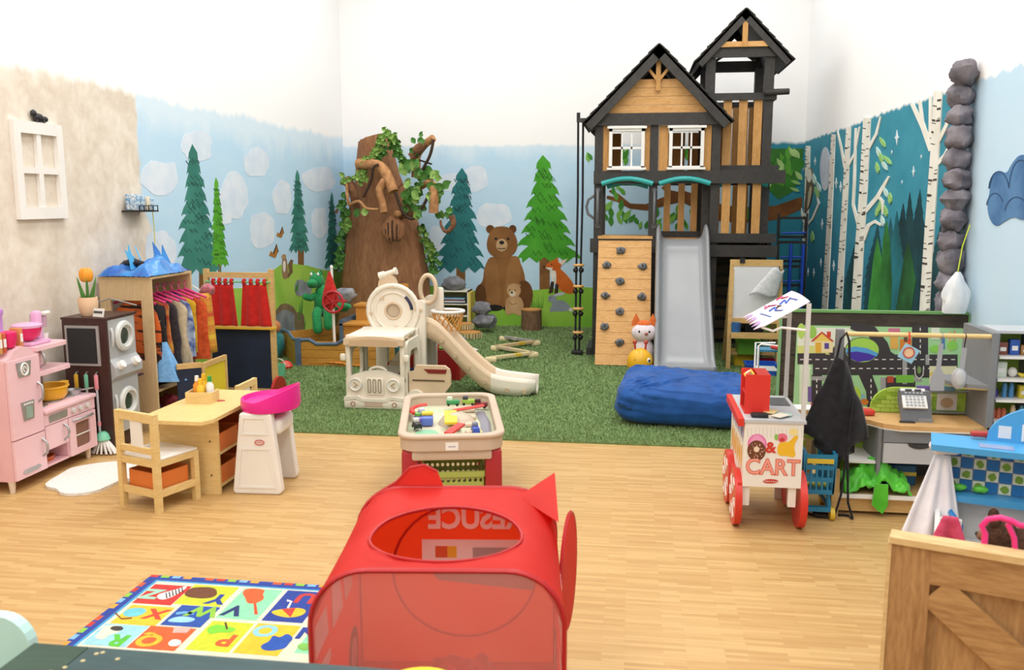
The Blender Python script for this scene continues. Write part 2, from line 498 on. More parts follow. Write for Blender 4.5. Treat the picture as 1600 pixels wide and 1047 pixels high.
def conifer(w, ax, ay, bx, by, half, tiers, col, dark, trunk=None, tcol='#8A6238', seed=0, layer=2):
    rr = random.Random(seed)
    right, left = [], []
    for i in range(tiers):
        t0 = i / tiers; t1 = (i + 1) / tiers
        cx0 = ax + (bx - ax) * t0; cx1 = ax + (bx - ax) * t1
        y1 = ay + (by - ay) * t1
        y0 = ay + (by - ay) * t0
        wd = half * (0.12 + 0.88 * t1) * rr.uniform(0.9, 1.08)
        inn = half * (0.12 + 0.88 * t1) * 0.66
        for L_, s in ((right, 1), (left, -1)):
            k = rr.uniform(0.92, 1.08)
            L_.append((cx1 + s * wd * 0.84 * k, y0 + (y1 - y0) * 0.62))
            L_.append((cx1 + s * wd * k, y1 + (y1 - y0) * 0.18))
            L_.append((cx1 + s * (wd * 0.82) * k, y1 + (y1 - y0) * 0.02))
            if i < tiers - 1: L_.append((cx1 + s * inn, y1 + (y1 - y0) * 0.10))
    bot = []
    nb = 7
    wd = half * 0.8
    for i in range(nb + 1):
        x = bx + wd - 2 * wd * i / nb
        bot.append((x, by + (0.09 * (by - ay) / tiers * (6 if i % 2 else 1)) - 2))
    poly = [(ax, ay)] + right + bot + left[::-1]
    m = mat('mural_' + col.lstrip('#'), col, 0.75, col2=dark, scale=2.5, spec=0.2)
    o = paint(w, 'painted_conifer', poly, m, layer)
    if trunk:
        tx, ty0, ty1, tw = trunk
        paint(w, 'trunk', [(tx - tw, ty0), (tx + tw, ty0), (tx + tw, ty1), (tx, ty1 + 2), (tx - tw, ty1)], mat('mural_trunk' + tcol, tcol, 0.75, col2='#75502C', scale=6, spec=0.2), layer - 1, o)
    # dark V strokes of the needles
    mb = MB()
    for i in range(tiers * 4):
        t = rr.uniform(0.12, 0.97); cx = ax + (bx - ax) * t; y = ay + (by - ay) * t
        hw = half * (0.12 + 0.8 * t) * 0.72
        x = cx + rr.uniform(-1, 1) * hw; s = half * 0.10 + 1.2
        pts = []
        for q in range(4):
            pts.append((x + (q - 1.5) * s * 0.75, y + (s * .75 if q % 2 else -s * 0.45)))
        paint(w, '', strip(pts, max(0.9, half * 0.028)), None, layer + 1, b=mb)
    m2 = flat(dark_stroke(dark), 0.75)
    ob = mb.build('needle_strokes', m2, o); ob['kind'] = 'stuff'
    return o
def dark_stroke(h):
    h = h.lstrip('#'); return '#' + ''.join('%02X' % int(int(h[i:i + 2], 16) * 0.66) for i in (0, 2, 4))

CLOUD = mat('mural_cloud_white', '#E2EBF5', 0.75, col2='#D5E3F2', scale=6, spec=0.2)
for i, (cx, cy, rx, ry) in enumerate([(251, 278, 30, 25), (308, 229, 24, 24), (401, 254, 20, 22), (366, 306, 21, 34), (441, 309, 14, 26), (409, 360, 19, 28), (498, 281, 25, 18), (499, 349, 12, 24), (250, 398, 24, 38), (352, 330, 12, 22)]):
    paint('L', 'painted_cloud', blob(cx, cy, rx, ry, 26, 0.25, i, 0.8), CLOUD, 1)
for i, (cx, cy, rx, ry) in enumerate([(742, 278, 20, 20), (705, 285, 22, 14), (772, 336, 28, 19), (682, 372, 12, 20), (590, 330, 25, 16)]):
    paint('B', 'painted_cloud', blob(cx, cy, rx, ry, 26, 0.25, i + 20, 0.8), CLOUD, 1)
GRASS = mat('mural_meadow', '#A9CE57', 0.75, col2='#8DBE46', scale=2.0, spec=0.2)
GRASS2 = mat('mural_meadow_bright', '#9CCB4C', 0.75, col2='#7DB93C', scale=1.6, spec=0.2)
HILL = [(285, 640), (286, 560), (288, 500), (294, 470), (308, 457), (330, 452), (380, 450), (412, 440), (424, 424), (438, 414), (455, 412), (480, 415), (505, 422), (530, 424), (552, 424), (552, 530), (520, 560), (460, 600)]
paint('L', 'painted_meadow', HILL, GRASS, 2)
paint('B', 'painted_meadow', [(545, 426), (590, 436), (640, 444), (690, 448), (720, 452), (780, 458), (850, 452), (905, 448), (960, 452), (1100, 460), (1255, 470), (1255, 522), (900, 514), (545, 508)], GRASS2, 2)
conifer('L', 300, 225, 311, 420, 37, 9, '#458A7C', '#37786C', (319, 410, 470, 8), seed=1)
conifer('L', 337, 277, 343, 412, 15, 10, '#62AE35', '#4C9A2B', (343, 405, 450, 2.5), seed=2)
conifer('L', 464, 265, 468, 390, 17, 9, '#458A7C', '#37786C', (470, 385, 422, 4.5), seed=3)
conifer('L', 518, 300, 520, 417, 13, 9, '#3E7F73', '#327065', (524, 412, 458, 3), seed=4)
conifer('B', 722, 262, 718, 418, 42, 8, '#31787A', '#2A6A6E', (720, 412, 470, 7), seed=5)
conifer('B', 848, 242, 856, 402, 50, 8, '#55A838', '#419428', (851, 396, 456, 8), tcol='#8E6236', seed=6)
def shapes(w, root_name, root_pts, root_m, layer, subs):
    o = paint(w, root_name, root_pts, root_m, layer)
    for (n, pts, m, l) in subs: paint(w, n, pts, m, l, o)
    return o
def ellp(cx, cy, rx, ry, n=18, rot=0):
    c, s = math.cos(R(rot)), math.sin(R(rot))
    return [(cx + rx * math.cos(2 * PI * i / n) * c - ry * math.sin(2 * PI * i / n) * s, cy + rx * math.cos(2 * PI * i / n) * s + ry * math.sin(2 * PI * i / n) * c) for i in range(n)]
BEAR = mat('mural_bear_brown', '#92653A', 0.75, col2='#7C5330', scale=3, spec=0.2)
BEAR2 = mat('mural_bear_dark', '#6E4827', 0.75, col2='#5E3C20', scale=3, spec=0.2)
BEAR3 = mat('mural_bear_light', '#9C6E41', 0.75, col2='#8A5F37', scale=3, spec=0.2)
K = flat('#1E1A18'); W_ = flat('#EFE9DF')
def smoothpoly(pts, it=2):
    for _ in range(it):
        q = []
        for i in range(len(pts)):
            a, b = pts[i], pts[(i + 1) % len(pts)]
            q += [(a[0] * .75 + b[0] * .25, a[1] * .75 + b[1] * .25), (a[0] * .25 + b[0] * .75, a[1] * .25 + b[1] * .75)]
        pts = q
    return pts
body = smoothpoly([(765, 400), (806, 398), (818, 420), (822, 446), (832, 462), (832, 480), (820, 486), (800, 482), (760, 482), (748, 480), (743, 466), (745, 448), (755, 440), (756, 420)])
shapes('B', 'painted_bear', body, BEAR, 3, [
    ('haunch', ellp(819, 462, 14, 24), BEAR2, 4), ('haunch', ellp(751, 462, 9, 18), BEAR2, 3),
    ('foreleg', smoothpoly([(760, 404), (775, 400), (782, 440), (782, 480), (762, 480), (757, 440)]), BEAR3, 5),
    ('foreleg', smoothpoly([(796, 400), (812, 400), (815, 425), (808, 452), (800, 480), (786, 480), (789, 445)]), BEAR3, 5),
    ('paw', ellp(773, 481, 13, 5), K, 6), ('paw', ellp(795, 482, 9, 4), K, 6),
    ('ear', ellp(766, 358, 6.5, 6.5), BEAR2, 5), ('ear', ellp(801, 358, 6, 6.5), BEAR2, 5),
    ('head', smoothpoly([(770, 356), (784, 353), (798, 356), (808, 372), (809, 388), (801, 400), (784, 405), (768, 400), (760, 388), (762, 370)]), BEAR, 6),
    ('muzzle', ellp(784, 383, 9, 10), flat('#C9A47A'), 7), ('nose', ellp(784, 379, 4, 3), K, 8), ('mouth', strip([(778, 388), (784, 389), (790, 388)], 1.3), K, 8),
    ('eye', ellp(775, 373, 2.2, 2), K, 8), ('eye', ellp(794, 373, 2.2, 2), K, 8)])
CUB = mat('mural_cub_tan', '#D2AD7E', 0.75, col2='#BF966A', scale=4, spec=0.2)
shapes('B', 'painted_bear_cub', smoothpoly([(793, 462), (813, 462), (819, 476), (817, 486), (808, 492), (798, 488), (790, 490), (789, 478)]), CUB, 7, [
    ('head', ellp(803, 454, 11, 11), CUB, 9), ('ear', ellp(795, 446, 3, 3), flat('#A57F55'), 8), ('ear', ellp(811, 446, 3, 3), flat('#A57F55'), 8),
    ('muzzle', ellp(801, 459, 5, 4.5), flat('#E9D9C0'), 10), ('nose', ellp(800, 457, 1.9, 1.5), K, 11), ('eye', ellp(797, 453, 1, 1), K, 11), ('eye', ellp(805, 453, 1, 1), K, 11),
    ('foot', ellp(795, 487, 5, 5), CUB, 8), ('foot', ellp(812, 488, 6, 5), CUB, 8), ('arm_line', strip([(794, 470), (800, 476), (808, 474)], 1.0), flat('#8A6642'), 8)])
FOX = mat('mural_fox_orange', '#D9732E', 0.75, col2='#C65F20', scale=4, spec=0.2)
shapes('B', 'painted_fox', smoothpoly([(866, 415), (876, 420), (888, 432), (898, 446), (899, 458), (888, 460), (876, 454), (868, 446), (864, 430)]), FOX, 3, [
    ('chest', smoothpoly([(860, 416), (868, 418), (870, 440), (866, 446), (860, 432)]), W_, 4),
    ('foreleg', [(861, 440), (866, 440), (864, 457), (857, 459)], flat('#3B2A22'), 5), ('foreleg', [(868, 444), (873, 444), (872, 458), (866, 459)], flat('#3B2A22'), 5),
    ('head', smoothpoly([(850, 417), (860, 408), (868, 405), (874, 408), (878, 416), (872, 424), (862, 422)]), FOX, 5),
    ('ear', [(872, 409), (887, 404), (879, 415)], flat('#F0DCCB'), 6), ('ear', [(866, 406), (872, 402), (872, 410)], FOX, 6),
    ('cheek', [(852, 418), (864, 418), (862, 423), (856, 421)], W_, 6), ('nose', ellp(850, 417, 1.5, 1.3), K, 7), ('eye', ellp(862, 413, 1, 1), K, 7)])
HARE = mat('mural_hare_grey', '#9AA3AC', 0.75, col2='#848E98', scale=4, spec=0.2)
shapes('B', 'painted_rabbit', smoothpoly([(866, 470), (878, 468), (890, 476), (893, 486), (866, 487), (860, 486), (862, 476)]), HARE, 3, [
    ('head', ellp(863, 467, 7, 6), HARE, 4), ('ear', ellp(874, 460, 9, 2.6, rot=-12), flat('#C3C7CB'), 5), ('tail', ellp(892, 484, 3, 3), W_, 5), ('eye', ellp(860, 465, 1, 1), K, 6), ('forepaw', ellp(862, 484, 3, 4), HARE, 4)])
# squirrel, butterflies, boulders and reeds on the left mural
shapes('L', 'painted_squirrel', smoothpoly([(442, 400), (447, 402), (449, 418), (450, 432), (444, 438), (440, 430), (440, 412)]), flat('#A08060'), 4, [
    ('belly', ellp(443.5, 416, 2.2, 9), W_, 5), ('tail', strip([(449, 434), (454, 425), (453, 414), (456, 406)], [2, 6, 7, 4]), flat('#7E6244'), 3), ('head', ellp(443, 401, 3.5, 4), flat('#B89870'), 5)])
for k, (bx, by) in enumerate([(437, 366), (427, 396), (525, 330)]):
    s = (0.8, 1.0, 0.5)[k]
    shapes('L', 'painted_butterfly', [(bx, by), (bx + 5 * s, by - 14 * s), (bx + 7 * s, by - 2 * s), (bx + 3 * s, by + 7 * s), (bx - 7 * s, by + 3 * s), (bx - 4 * s, by - 4 * s)], flat('#B57A3A'), 3, [('wing_edge', strip([(bx, by), (bx + 5 * s, by - 14 * s), (bx + 7 * s, by - 2 * s)], 1.6 * s), flat('#4A3020'), 4)])
STONEP = mat('mural_stone_grey', '#9AA0A4', 0.75, col2='#7D8488', scale=5, spec=0.2)
STONEP2 = mat('mural_stone_brown', '#8F7B5C', 0.75, col2='#77664B', scale=5, spec=0.2)
for k, (cx, cy, rx, ry, mm) in enumerate([(446, 500, 19, 24, STONEP2), (445, 507, 17, 22, STONEP), (467, 503, 8, 16, STONEP2), (463, 517, 7, 9, STONEP), (468, 450, 8, 13, STONEP), (477, 452, 9, 12, STONEP), (296, 540, 10, 16, STONEP)]):
    paint('L', 'painted_boulder', blob(cx, cy, rx, ry, 20, 0.15, k + 3, 0.85), mm, 4 + (k % 3))
for k, (x, y, h) in enumerate([(470, 490, 30), (466, 500, 30), (461, 455, 12), (463, 455, 18), (474, 520, 20)]):
    paint('L', 'painted_reed', [(x - 1.5, y), (x + 1.5, y), (x + 3, y - h), (x + 1, y - h * .6)], flat('#4C8A3A'), 6)
for k in range(9):
    x = 828 + k * 2.3; h = 12 + 13 * abs(math.sin(k * 2.1))
    paint('B', 'painted_grass_blade', [(x, 482), (x + 2, 482), (x + 1.5 + (k % 3), 482 - h)], flat('#5E9E35'), 4)
# leafy branch painted behind the climbing frame
BR = mat('mural_branch', '#8A5A33', 0.75, col2='#6E4526', scale=5, spec=0.2)
br = paint('B', 'painted_branch', strip([(948, 308), (965, 312), (985, 322), (1010, 324), (1040, 314), (1065, 306), (1095, 318), (1130, 334), (1180, 336), (1215, 332), (1255, 316)], [5, 7, 8, 10, 14, 18, 22, 26, 24, 22, 18]), BR, 3)
paint('B', 'twig', strip([(985, 322), (965, 305), (952, 298)], [6, 5, 3]), BR, 3, br)
paint('B', 'twig', strip([(1065, 306), (1045, 300), (1035, 292)], [10, 7, 4]), BR, 3, br)
rr = random.Random(3)
LEAFG = [flat(c) for c in ('#5FA83A', '#82BE52', '#3F8A2E', '#B4D98A')]
for (cx, cy, n, s, pal) in [(965, 330, 9, 10, 0), (1045, 338, 8, 10, 0), (1225, 262, 34, 12, 1), (930, 248, 4, 9, 0), (960, 300, 4, 8, 0), (1000, 345, 4, 8, 0), (1075, 345, 5, 9, 0), (975, 240, 5, 10, 0), (1070, 235, 5, 10, 0), (1160, 330, 4, 9, 0)]:
    for i in range(n):
        sp = (22, 18) if pal == 0 else (26, 36)
        x = cx + rr.uniform(-1, 1) * sp[0] * (0.9 if n > 5 else .6); y = cy + rr.uniform(-1, 1) * sp[1] * (0.8 if n > 5 else .6)
        if pal == 1: y = max(y, 238)
        a = rr.uniform(50, 130)
        mm = rr.choice(LEAFG[:3] if pal == 0 else [LEAFG[2], LEAFG[2], LEAFG[0], LEAFG[3]])
        L2 = s * rr.uniform(.8, 1.2)
        leaf = [(0, -L2), (L2 * .38, -L2 * .2), (L2 * .42, L2 * .35), (0, L2), (-L2 * .42, L2 * .35), (-L2 * .38, -L2 * .2)]
        if mm is LEAFG[3]: leaf = [(u * .7, v * .7) for u, v in leaf]
        c, sn = math.cos(R(a - 90)), math.sin(R(a - 90))
        paint('B', 'painted_leaf', [(x + u * c - v * sn, y + u * sn + v * c) for u, v in leaf], mm, 4 + (6 if mm is LEAFG[3] else i % 5))
paint('B', 'painted_foliage', [(1204, 232), (1256, 232), (1250, 275), (1238, 300), (1216, 312), (1204, 300)], flat('#3C7A30'), 3)
# night forest on the right wall
for k, (ax, ay, bx, half, c) in enumerate([(1335, 385, 1328, 12, '#22525A'), (1372, 350, 1364, 16, '#1F4C55'), (1392, 340, 1390, 14, '#2A5F66'), (1412, 318, 1405, 17, '#1E4A52'), (1438, 296, 1428, 18, '#1B444D'), (1422, 300, 1420, 15, '#234F57'), (1472, 345, 1466, 18, '#24515A'), (1402, 330, 1400, 14, '#28747F')]):
    n = 10
    pts = [(ax, ay)]
    for i in range(1, n + 1):
        t = i / n; pts += [(ax + (bx - ax) * t + half * min(1, t * 1.9), ay + (490 - ay) * t), (ax + (bx - ax) * t + half * min(1, t * 1.9) * .8, ay + (490 - ay) * t + 1)]
    lp = [(2 * (ax + (bx - ax) * ((p[1] - ay) / (490 - ay))) - p[0], p[1]) for p in pts[1:]]
    paint('R', 'painted_night_conifer', pts + lp[::-1], mat('mural_night' + c, c, 0.75, col2=dark_stroke(c), scale=2, spec=.2), 2 + k % 4)
for (ax, ay, bx, half, c) in [(1372, 372, 1366, 10, '#3F8A3A'), (1386, 345, 1384, 9, '#357A38'), (1420, 378, 1412, 12, '#2F6B3A')]:
    paint('R', 'painted_green_conifer', [(ax, ay), (ax + half * .6, ay + 30), (ax + half, 440), (bx + half, 492), (bx - half, 492), (ax - half, 440), (ax - half * .6, ay + 30)], mat('mural_gconifer' + c, c, .75, col2=dark_stroke(c), scale=3, spec=.2), 7)
BIRCH = mat('mural_birch_bark', '#EFECE2', 0.75, col2='#E3DFD3', scale=5, spec=.2)
def birch(pts, ws, twigs, seed):
    o = paint('R', 'painted_birch', strip(pts, ws), BIRCH, 9)
    for tp, tw in twigs: paint('R', 'limb', strip(tp, tw), BIRCH, 8, o)
    rr = random.Random(seed); mb = MB()
    for i in range(46):
        t = rr.random() * (len(pts) - 1.01); k = int(t); f = t - k
        x = pts[k][0] + (pts[k + 1][0] - pts[k][0]) * f; y = pts[k][1] + (pts[k + 1][1] - pts[k][1]) * f
        w = (ws[k] + (ws[k + 1] - ws[k]) * f)
        s = rr.choice((-1, 1)); l = w * rr.uniform(.2, .5); x0 = x + s * w * .48
        h = rr.choice((1.0, 1.2, 1.4, 3.2) if w > 9 else (1.0, 1.2))
        paint('R', '', [(x0, y), (x0 - s * l, y + 1), (x0 - s * l, y + 1 + h), (x0, y + h)], None, 11, b=mb)
    q = mb.build('bark_marks', flat('#4A443E'), o); q['kind'] = 'stuff'
birch([(1263, 228), (1262, 300), (1257, 400), (1253, 470)], [7, 7, 7, 7], [([(1258, 350), (1250, 320), (1248, 290), (1256, 262)], [3, 3, 3, 2]), ([(1259, 355), (1270, 342), (1280, 318), (1276, 300)], [3, 3, 3, 1.5])], 1)
birch([(1303, 210), (1299, 300), (1294, 400), (1289, 490)], [6, 7, 8, 9], [], 2)
birch([(1327, 198), (1322, 300), (1316, 400), (1311, 490)], [7, 8, 9, 10], [([(1321, 262), (1315, 230), (1309, 204)], [4, 3, 2]), ([(1322, 268), (1336, 240), (1344, 198)], [4, 3, 2])], 3)
birch([(1356, 184), (1350, 300), (1343, 400), (1338, 492)], [11, 12, 13, 14], [([(1358, 232), (1370, 210), (1377, 182)], [5, 4, 2]), ([(1353, 330), (1372, 308), (1382, 290), (1390, 276)], [7, 6, 5, 3]), ([(1372, 305), (1380, 315), (1380, 335)], [4, 4, 2]), ([(1350, 375), (1358, 352), (1368, 346), (1378, 352)], [6, 6, 5, 3]), ([(1342, 352), (1334, 320), (1336, 280), (1338, 200)], [4, 4, 4, 3])], 4)
birch([(1467, 142), (1462, 240), (1455, 340), (1450, 420), (1446, 492)], [13, 13, 14, 15, 16], [([(1457, 235), (1444, 200), (1426, 162)], [9, 7, 5]), ([(1452, 222), (1442, 190), (1438, 156)], [5, 5, 4]), ([(1466, 256), (1478, 242), (1488, 222)], [6, 5, 4]), ([(1468, 220), (1480, 196), (1484, 180)], [6, 5, 4]), ([(1455, 215), (1455, 150)], [5, 4])], 5)
paint('R', 'painted_moon', ellp(1290, 264, 8, 34, 24), mat('mural_moon', '#CFD6E2', .75, col2='#BCC6D6', scale=5, spec=.2), 6)
shapes('R', 'painted_owl', smoothpoly([(1262, 262), (1271, 262), (1272, 300), (1262, 335), (1257, 332), (1261, 296)]), flat('#6E5A44'), 12, [('face', ellp(1266, 274, 4, 11), W_, 13), ('belly', smoothpoly([(1266, 290), (1271, 292), (1266, 322), (1262, 328)]), flat('#C8BCA0'), 13)])
for k, (x, y, s) in enumerate([(1402, 215, 7), (1428, 268, 5), (1274, 252, 4), (1307, 286, 5), (1314, 292, 5), (1285, 350, 5), (1263, 425, 4), (1272, 426, 4), (1303, 415, 5), (1283, 410, 4), (1394, 238, 2), (1250, 368, 3), (1440, 245, 2), (1410, 285, 2), (1330, 250, 2)]):
    paint('R', 'painted_star', [(x, y - s * 1.7), (x + s * .2, y - s * .3), (x + s * .5, y), (x + s * .2, y + s * .3), (x, y + s * 1.7), (x - s * .2, y + s * .3), (x - s * .5, y), (x - s * .2, y - s * .3)], flat('#DCE9EE'), 5)
for k, (x, y, a) in enumerate([(1374, 238, 70), (1380, 222, 60), (1372, 262, 80), (1383, 258, 60), (1388, 250, 50), (1378, 246, 75), (1385, 300, 70), (1392, 310, 90), (1372, 330, 100), (1380, 345, 80), (1376, 322, 95), (1385, 330, 80), (1273, 280, 80), (1277, 300, 70), (1270, 370, 90), (1280, 292, 70), (1243, 285, 20), (1241, 296, 20)]):
    c, sn = math.cos(R(a)), math.sin(R(a)); l = 9
    paint('R' if x > 1255 else 'B', 'painted_birch_leaf', [(x + u * c - v * sn, y + u * sn + v * c) for u, v in [(-l, 0), (-l * .2, -2.6), (l * .5, -2.4), (l, 0), (l * .5, 2.4), (-l * .2, 2.6)]], flat('#9CCB7A' if k % 3 else '#C9E4DC'), 12)
shapes('R', 'painted_blue_cloud', smoothpoly([(1548, 345), (1543, 325), (1547, 300), (1552, 275), (1562, 266), (1574, 272), (1582, 255), (1595, 240), (1615, 245), (1615, 340), (1598, 345), (1585, 338), (1570, 346), (1558, 355)]), mat('mural_storm_blue', '#5C87B4', .75, col2='#43699A', scale=4, spec=.2), 3, [
    ('puff_line', strip(arc(1562, 300, 16, 190, 350, 10, 32), 2), flat('#34557F'), 4), ('puff_line', strip(arc(1596, 300, 18, 190, 340, 10, 50), 2), flat('#34557F'), 4), ('puff_line', strip(arc(1556, 330, 14, 200, 330, 10, 28), 2), flat('#34557F'), 4), ('puff_line', strip(arc(1590, 340, 20, 200, 330, 10, 32), 2), flat('#34557F'), 4)])

# ---------------------------------------------------------------- artificial turf
TX0, TX1, TY0, TY1 = XL, XR, 6.23, YB
TURF = mat('artificial_turf', '#7A9360', 0.9, col2='#66804D', scale=28, bump=0.3, spec=0.1)
turf = struct(MB().bb(TX0, TX1, TY0, TY1, 0, 0.012).build('floor_turf', TURF))
mb = MB(); rr = random.Random(11)
for i in range(130000):
    u = rr.random()
    y = TY0 + (TY1 - TY0) * (u ** 1.35); x = rr.uniform(XL, XR)
    h = rr.uniform(0.012, 0.026); a = rr.uniform(0, 2 * PI); w = 0.0035 + 0.001 * (y - TY0)
    dx, dy = math.cos(a) * w, math.sin(a) * w; lx, ly = rr.gauss(0, .009), rr.gauss(0, .009)
    o = len(mb.v)
    mb.v += [(x - dx, y - dy, 0.012), (x + dx, y + dy, 0.012), (x + lx, y + ly, 0.012 + h)]
    mb.f.append((o, o + 1, o + 2))
me = bpy.data.meshes.new('turf_blades'); me.from_pydata(mb.v, [], mb.f); me.update()
GR = mat('turf_blade_green', '#9CB07C', 0.8, col2='#6C8752', scale=60, spec=0.15)
me.materials.append(GR)
gb = bpy.data.objects.new('turf_blades', me); COL.objects.link(gb); gb.parent = turf; gb['kind'] = 'stuff'
# ================================================================ timber climbing frame with towers and slide
YP = 9.9
def xY(px, py, Y): return onY(px, py, Y).x
def zY(py, Y, px=1060): return onY(px, py, Y).z
ps = thing('wooden_playset', 'tall black and cedar wooden climbing frame with a gabled house, tower and grey slide', 'playset', (0.5, YP, 0))
OX, OY = 0.5, YP
def pb(name, m, x0, x1, y0, y1, z0, z1, parent=ps):
    return part(name, m, parent, bb=(x0 - OX, x1 - OX, y0 - OY, y1 - OY, z0, z1))
# posts
for (x, y, z1) in [(-.39, YP, 2.6), (.21, YP, 2.6), (.87, YP, 2.6), (-.39, 11.0, 2.6), (.87, 11.0, 2.6)]:
    pb('post', BLACKWOOD, x - .045, x + .045, y - .045, y + .045, 0, z1)
TF, TB = 10.06, 10.85
ztr = zY(93, TF)
for (x, y, z1) in [(.80, TF, ztr), (1.42, TF, ztr), (.80, TB, ztr), (1.42, TB, ztr)]:
    pb('tower_post', BLACKWOOD, x - .05, x + .05, y - .045, y + .045, 0, z1)
# deck and beams
zd = 1.34
for i in range(10):
    y0 = YP + i * .112
    pb('deck_board', WOOD_CEDAR, -.44, 1.5, y0, y0 + .106, zd - .03, zd)
pb('beam', BLACKWOOD, -.47, .26, YP - .085, YP - .045, zY(395, YP), zd)
pb('beam', BLACKWOOD, .83, 1.55, YP - .085, YP - .045, zY(400, YP), zY(382, YP))
pb('beam', BLACKWOOD, .83, 1.53, YP - .085, YP - .045, zY(378, YP), zY(364, YP))
pb('beam', BLACKWOOD, .26, .83, YP - .08, YP - .045, zd - .13, zd - .03)
zb0, zb1 = zY(287, YP), zY(267, YP)
pb('beam', BLACKWOOD, -.44, 1.60, YP - .09, YP - .045, zb0, zb1)
pb('beam', BLACKWOOD, .86, 1.55, TF - .08, TF - .045, zb1 - .03, zb1 + .06)
pb('beam', BLACKWOOD, -.44, -.40, YP, 11.0, zb0, zb1); pb('beam', BLACKWOOD, 1.45, 1.50, YP, 11.0, zb0, zb1)
pb('beam', BLACKWOOD, -.44, 1.5, 11.0, 11.05, zb0, zb1); pb('beam', BLACKWOOD, -.44, 1.5, 11.0, 11.05, zd - .14, zd)
pb('beam', BLACKWOOD, 1.45, 1.50, YP, 11.0, zd - .14, zd); pb('beam', BLACKWOOD, -.44, -.40, YP, 11.0, zd - .14, zd)
zh0, zh1 = zY(196, YP), zY(177, YP)
pb('beam', BLACKWOOD, -.42, .95, YP - .09, YP - .045, zh0, zh1)
# cedar wall strips and the two white windows
for (a, b) in [(942, 952), (1006, 1019), (1029, 1044), (1098, 1111)]:
    pb('wall_plank', WOOD_CEDARV, xY(a, 230, YP), xY(b, 230, YP), YP - .03, YP - .01, zb1, zh0)
def window(x0, x1):
    z0, z1 = zb1 + .015, zh0 - .01
    w = MB()
    fr = .035
    w.bb(x0, x0 + fr, YP - .10, YP - .03, z0, z1); w.bb(x1 - fr, x1, YP - .10, YP - .03, z0, z1)
    w.bb(x0, x1, YP - .10, YP - .03, z1 - fr - .02, z1); w.bb(x0, x1, YP - .10, YP - .03, z0, z0 + fr)
    w.bb(x0 - .02, x1 + .02, YP - .12, YP - .03, z1 - .025, z1); w.bb(x0 - .02, x1 + .02, YP - .12, YP - .03, z0 - .005, z0 + .02)
    w.v = [(a - OX, b - OY, c) for a, b, c in w.v]
    o = w.build('window', WHITE, ps)
    g = MB()
    for k in (1, 2):
        xx = x0 + fr + (x1 - x0 - 2 * fr) * k / 3
        g.bb(xx - .009, xx + .009, YP - .085, YP - .06, z0 + fr, z1 - fr)
    zm = (z0 + z1) / 2
    g.bb(x0 + fr, x1 - fr, YP - .085, YP - .06, zm - .012, zm + .012)
    g.v = [(a - OX, b - OY, c) for a, b, c in g.v]
    g.build('muntins', WHITE, o)
window(xY(952, 230, YP), xY(1007, 230, YP)); window(xY(1045, 230, YP), xY(1099, 230, YP))
# side and back walls of the house (open back window)
pb('side_wall', WOOD_CEDARV, -.40, -.38, YP, 11.0, zb1, zh0)
for (a, b) in [(-.35, -.15), (.38, .60), (.64, .86)]:
    pb('wall_plank', WOOD_CEDARV, a, b, 10.98, 11.0, zb1, zh0)
# gable siding
PKX, PKZ = .235, zY(72, YP)
sl = (PKZ - .13 - zh1) / (PKX + .36)
zg = zh1
for i in range(4):
    z0 = zg + i * .09; z1 = z0 + .087
    def hw(z): return max(.02, (PKZ - .08 - z) / 1.0 * .86)
    b = MB().prism([(PKX - hw(z0) - OX, z0), (PKX + hw(z0) - OX, z0), (PKX + hw(z1) - OX, z1), (PKX - hw(z1) - OX, z1)], -.035 - .002 * i, -.012, 'xz')
    b.build('siding_board', WOOD_CEDAR, ps)
b = MB().prism([(PKX - hw(zg + .33) - OX, zg + .33), (PKX + hw(zg + .33) - OX, zg + .33), (PKX - OX, PKZ - .05)], 1.0, 1.02, 'xz'); b.build('back_gable', BLACKWOOD, ps)
zt = zg + .27
tb = MB().box((PKX - OX, -.075, zg + .40), (.05, .035, .34)); tb.build('king_post', WOOD_CEDARV, ps)
for s in (-1, 1):
    MB().bar((PKX - OX, -.07, zg + .33), (PKX - OX + s * .135, -.07, zg + .50), .03, .042, (0, 1, 0)).build('truss_strut', WOOD_CEDARV, ps)
SHING = mat('charcoal_shingle', '#3B3836', .8, col2='#2A2826', scale=25, bump=.3)
def roof(px, pz, hwid, drop, y0, y1, rows, rw):
    for yy in (y0, y1 - .03): MB().prism([(px - OX, pz + .004), (px - OX + rw * .75, pz - rw * .75), (px - OX, pz - rw * 1.42), (px - OX - rw * .75, pz - rw * .75)], yy - OY + .001, yy + .029 - OY).build('ridge_gusset', BLACKWOOD, ps)
    for s in (-1, 1):
        a = Vector((px, 0, pz)); e = Vector((px + s * hwid, 0, pz - drop))
        d = (e - a).normalized(); n = Vector((-d.z * s, 0, d.x * s)); n = n if n.z > 0 else -n
        L_ = (e - a).length
        # rake boards on the front and back edges
        for yy in (y0, y1 - .03):
            q = a - n * rw / 2; w = e - n * rw / 2
            MB().bar((q.x - OX, yy + .015 - OY, q.z), (w.x - OX, yy + .015 - OY, w.z), .03, rw, n).build('rake_board', BLACKWOOD, ps)
        b = MB(); b.bar(((a.x + e.x) / 2 - OX - n.x * .012, y0 - OY, (a.z + e.z) / 2 - n.z * .012), ((a.x + e.x) / 2 - OX - n.x * .012, y1 - OY, (a.z + e.z) / 2 - n.z * .012), L_, .02, n)
        b.build('roof_panel', BLACKWOOD, ps)
        for r in range(rows):
            c0 = a + d * (L_ * r / rows); c1 = a + d * (L_ * (r + 1) / rows + .02)
            c0 = c0 + n * .004; c1 = c1 + n * .016
            mid = (c0 + c1) / 2; dd = (c1 - c0)
            up = Vector((-dd.z * s, 0, dd.x * s)).normalized()
            if up.z < 0: up = -up
            MB().bar((mid.x - OX, y0 - .02 - OY, mid.z), (mid.x - OX, y1 + .02 - OY, mid.z), dd.length, .012, up).build('shingle', SHING, ps)
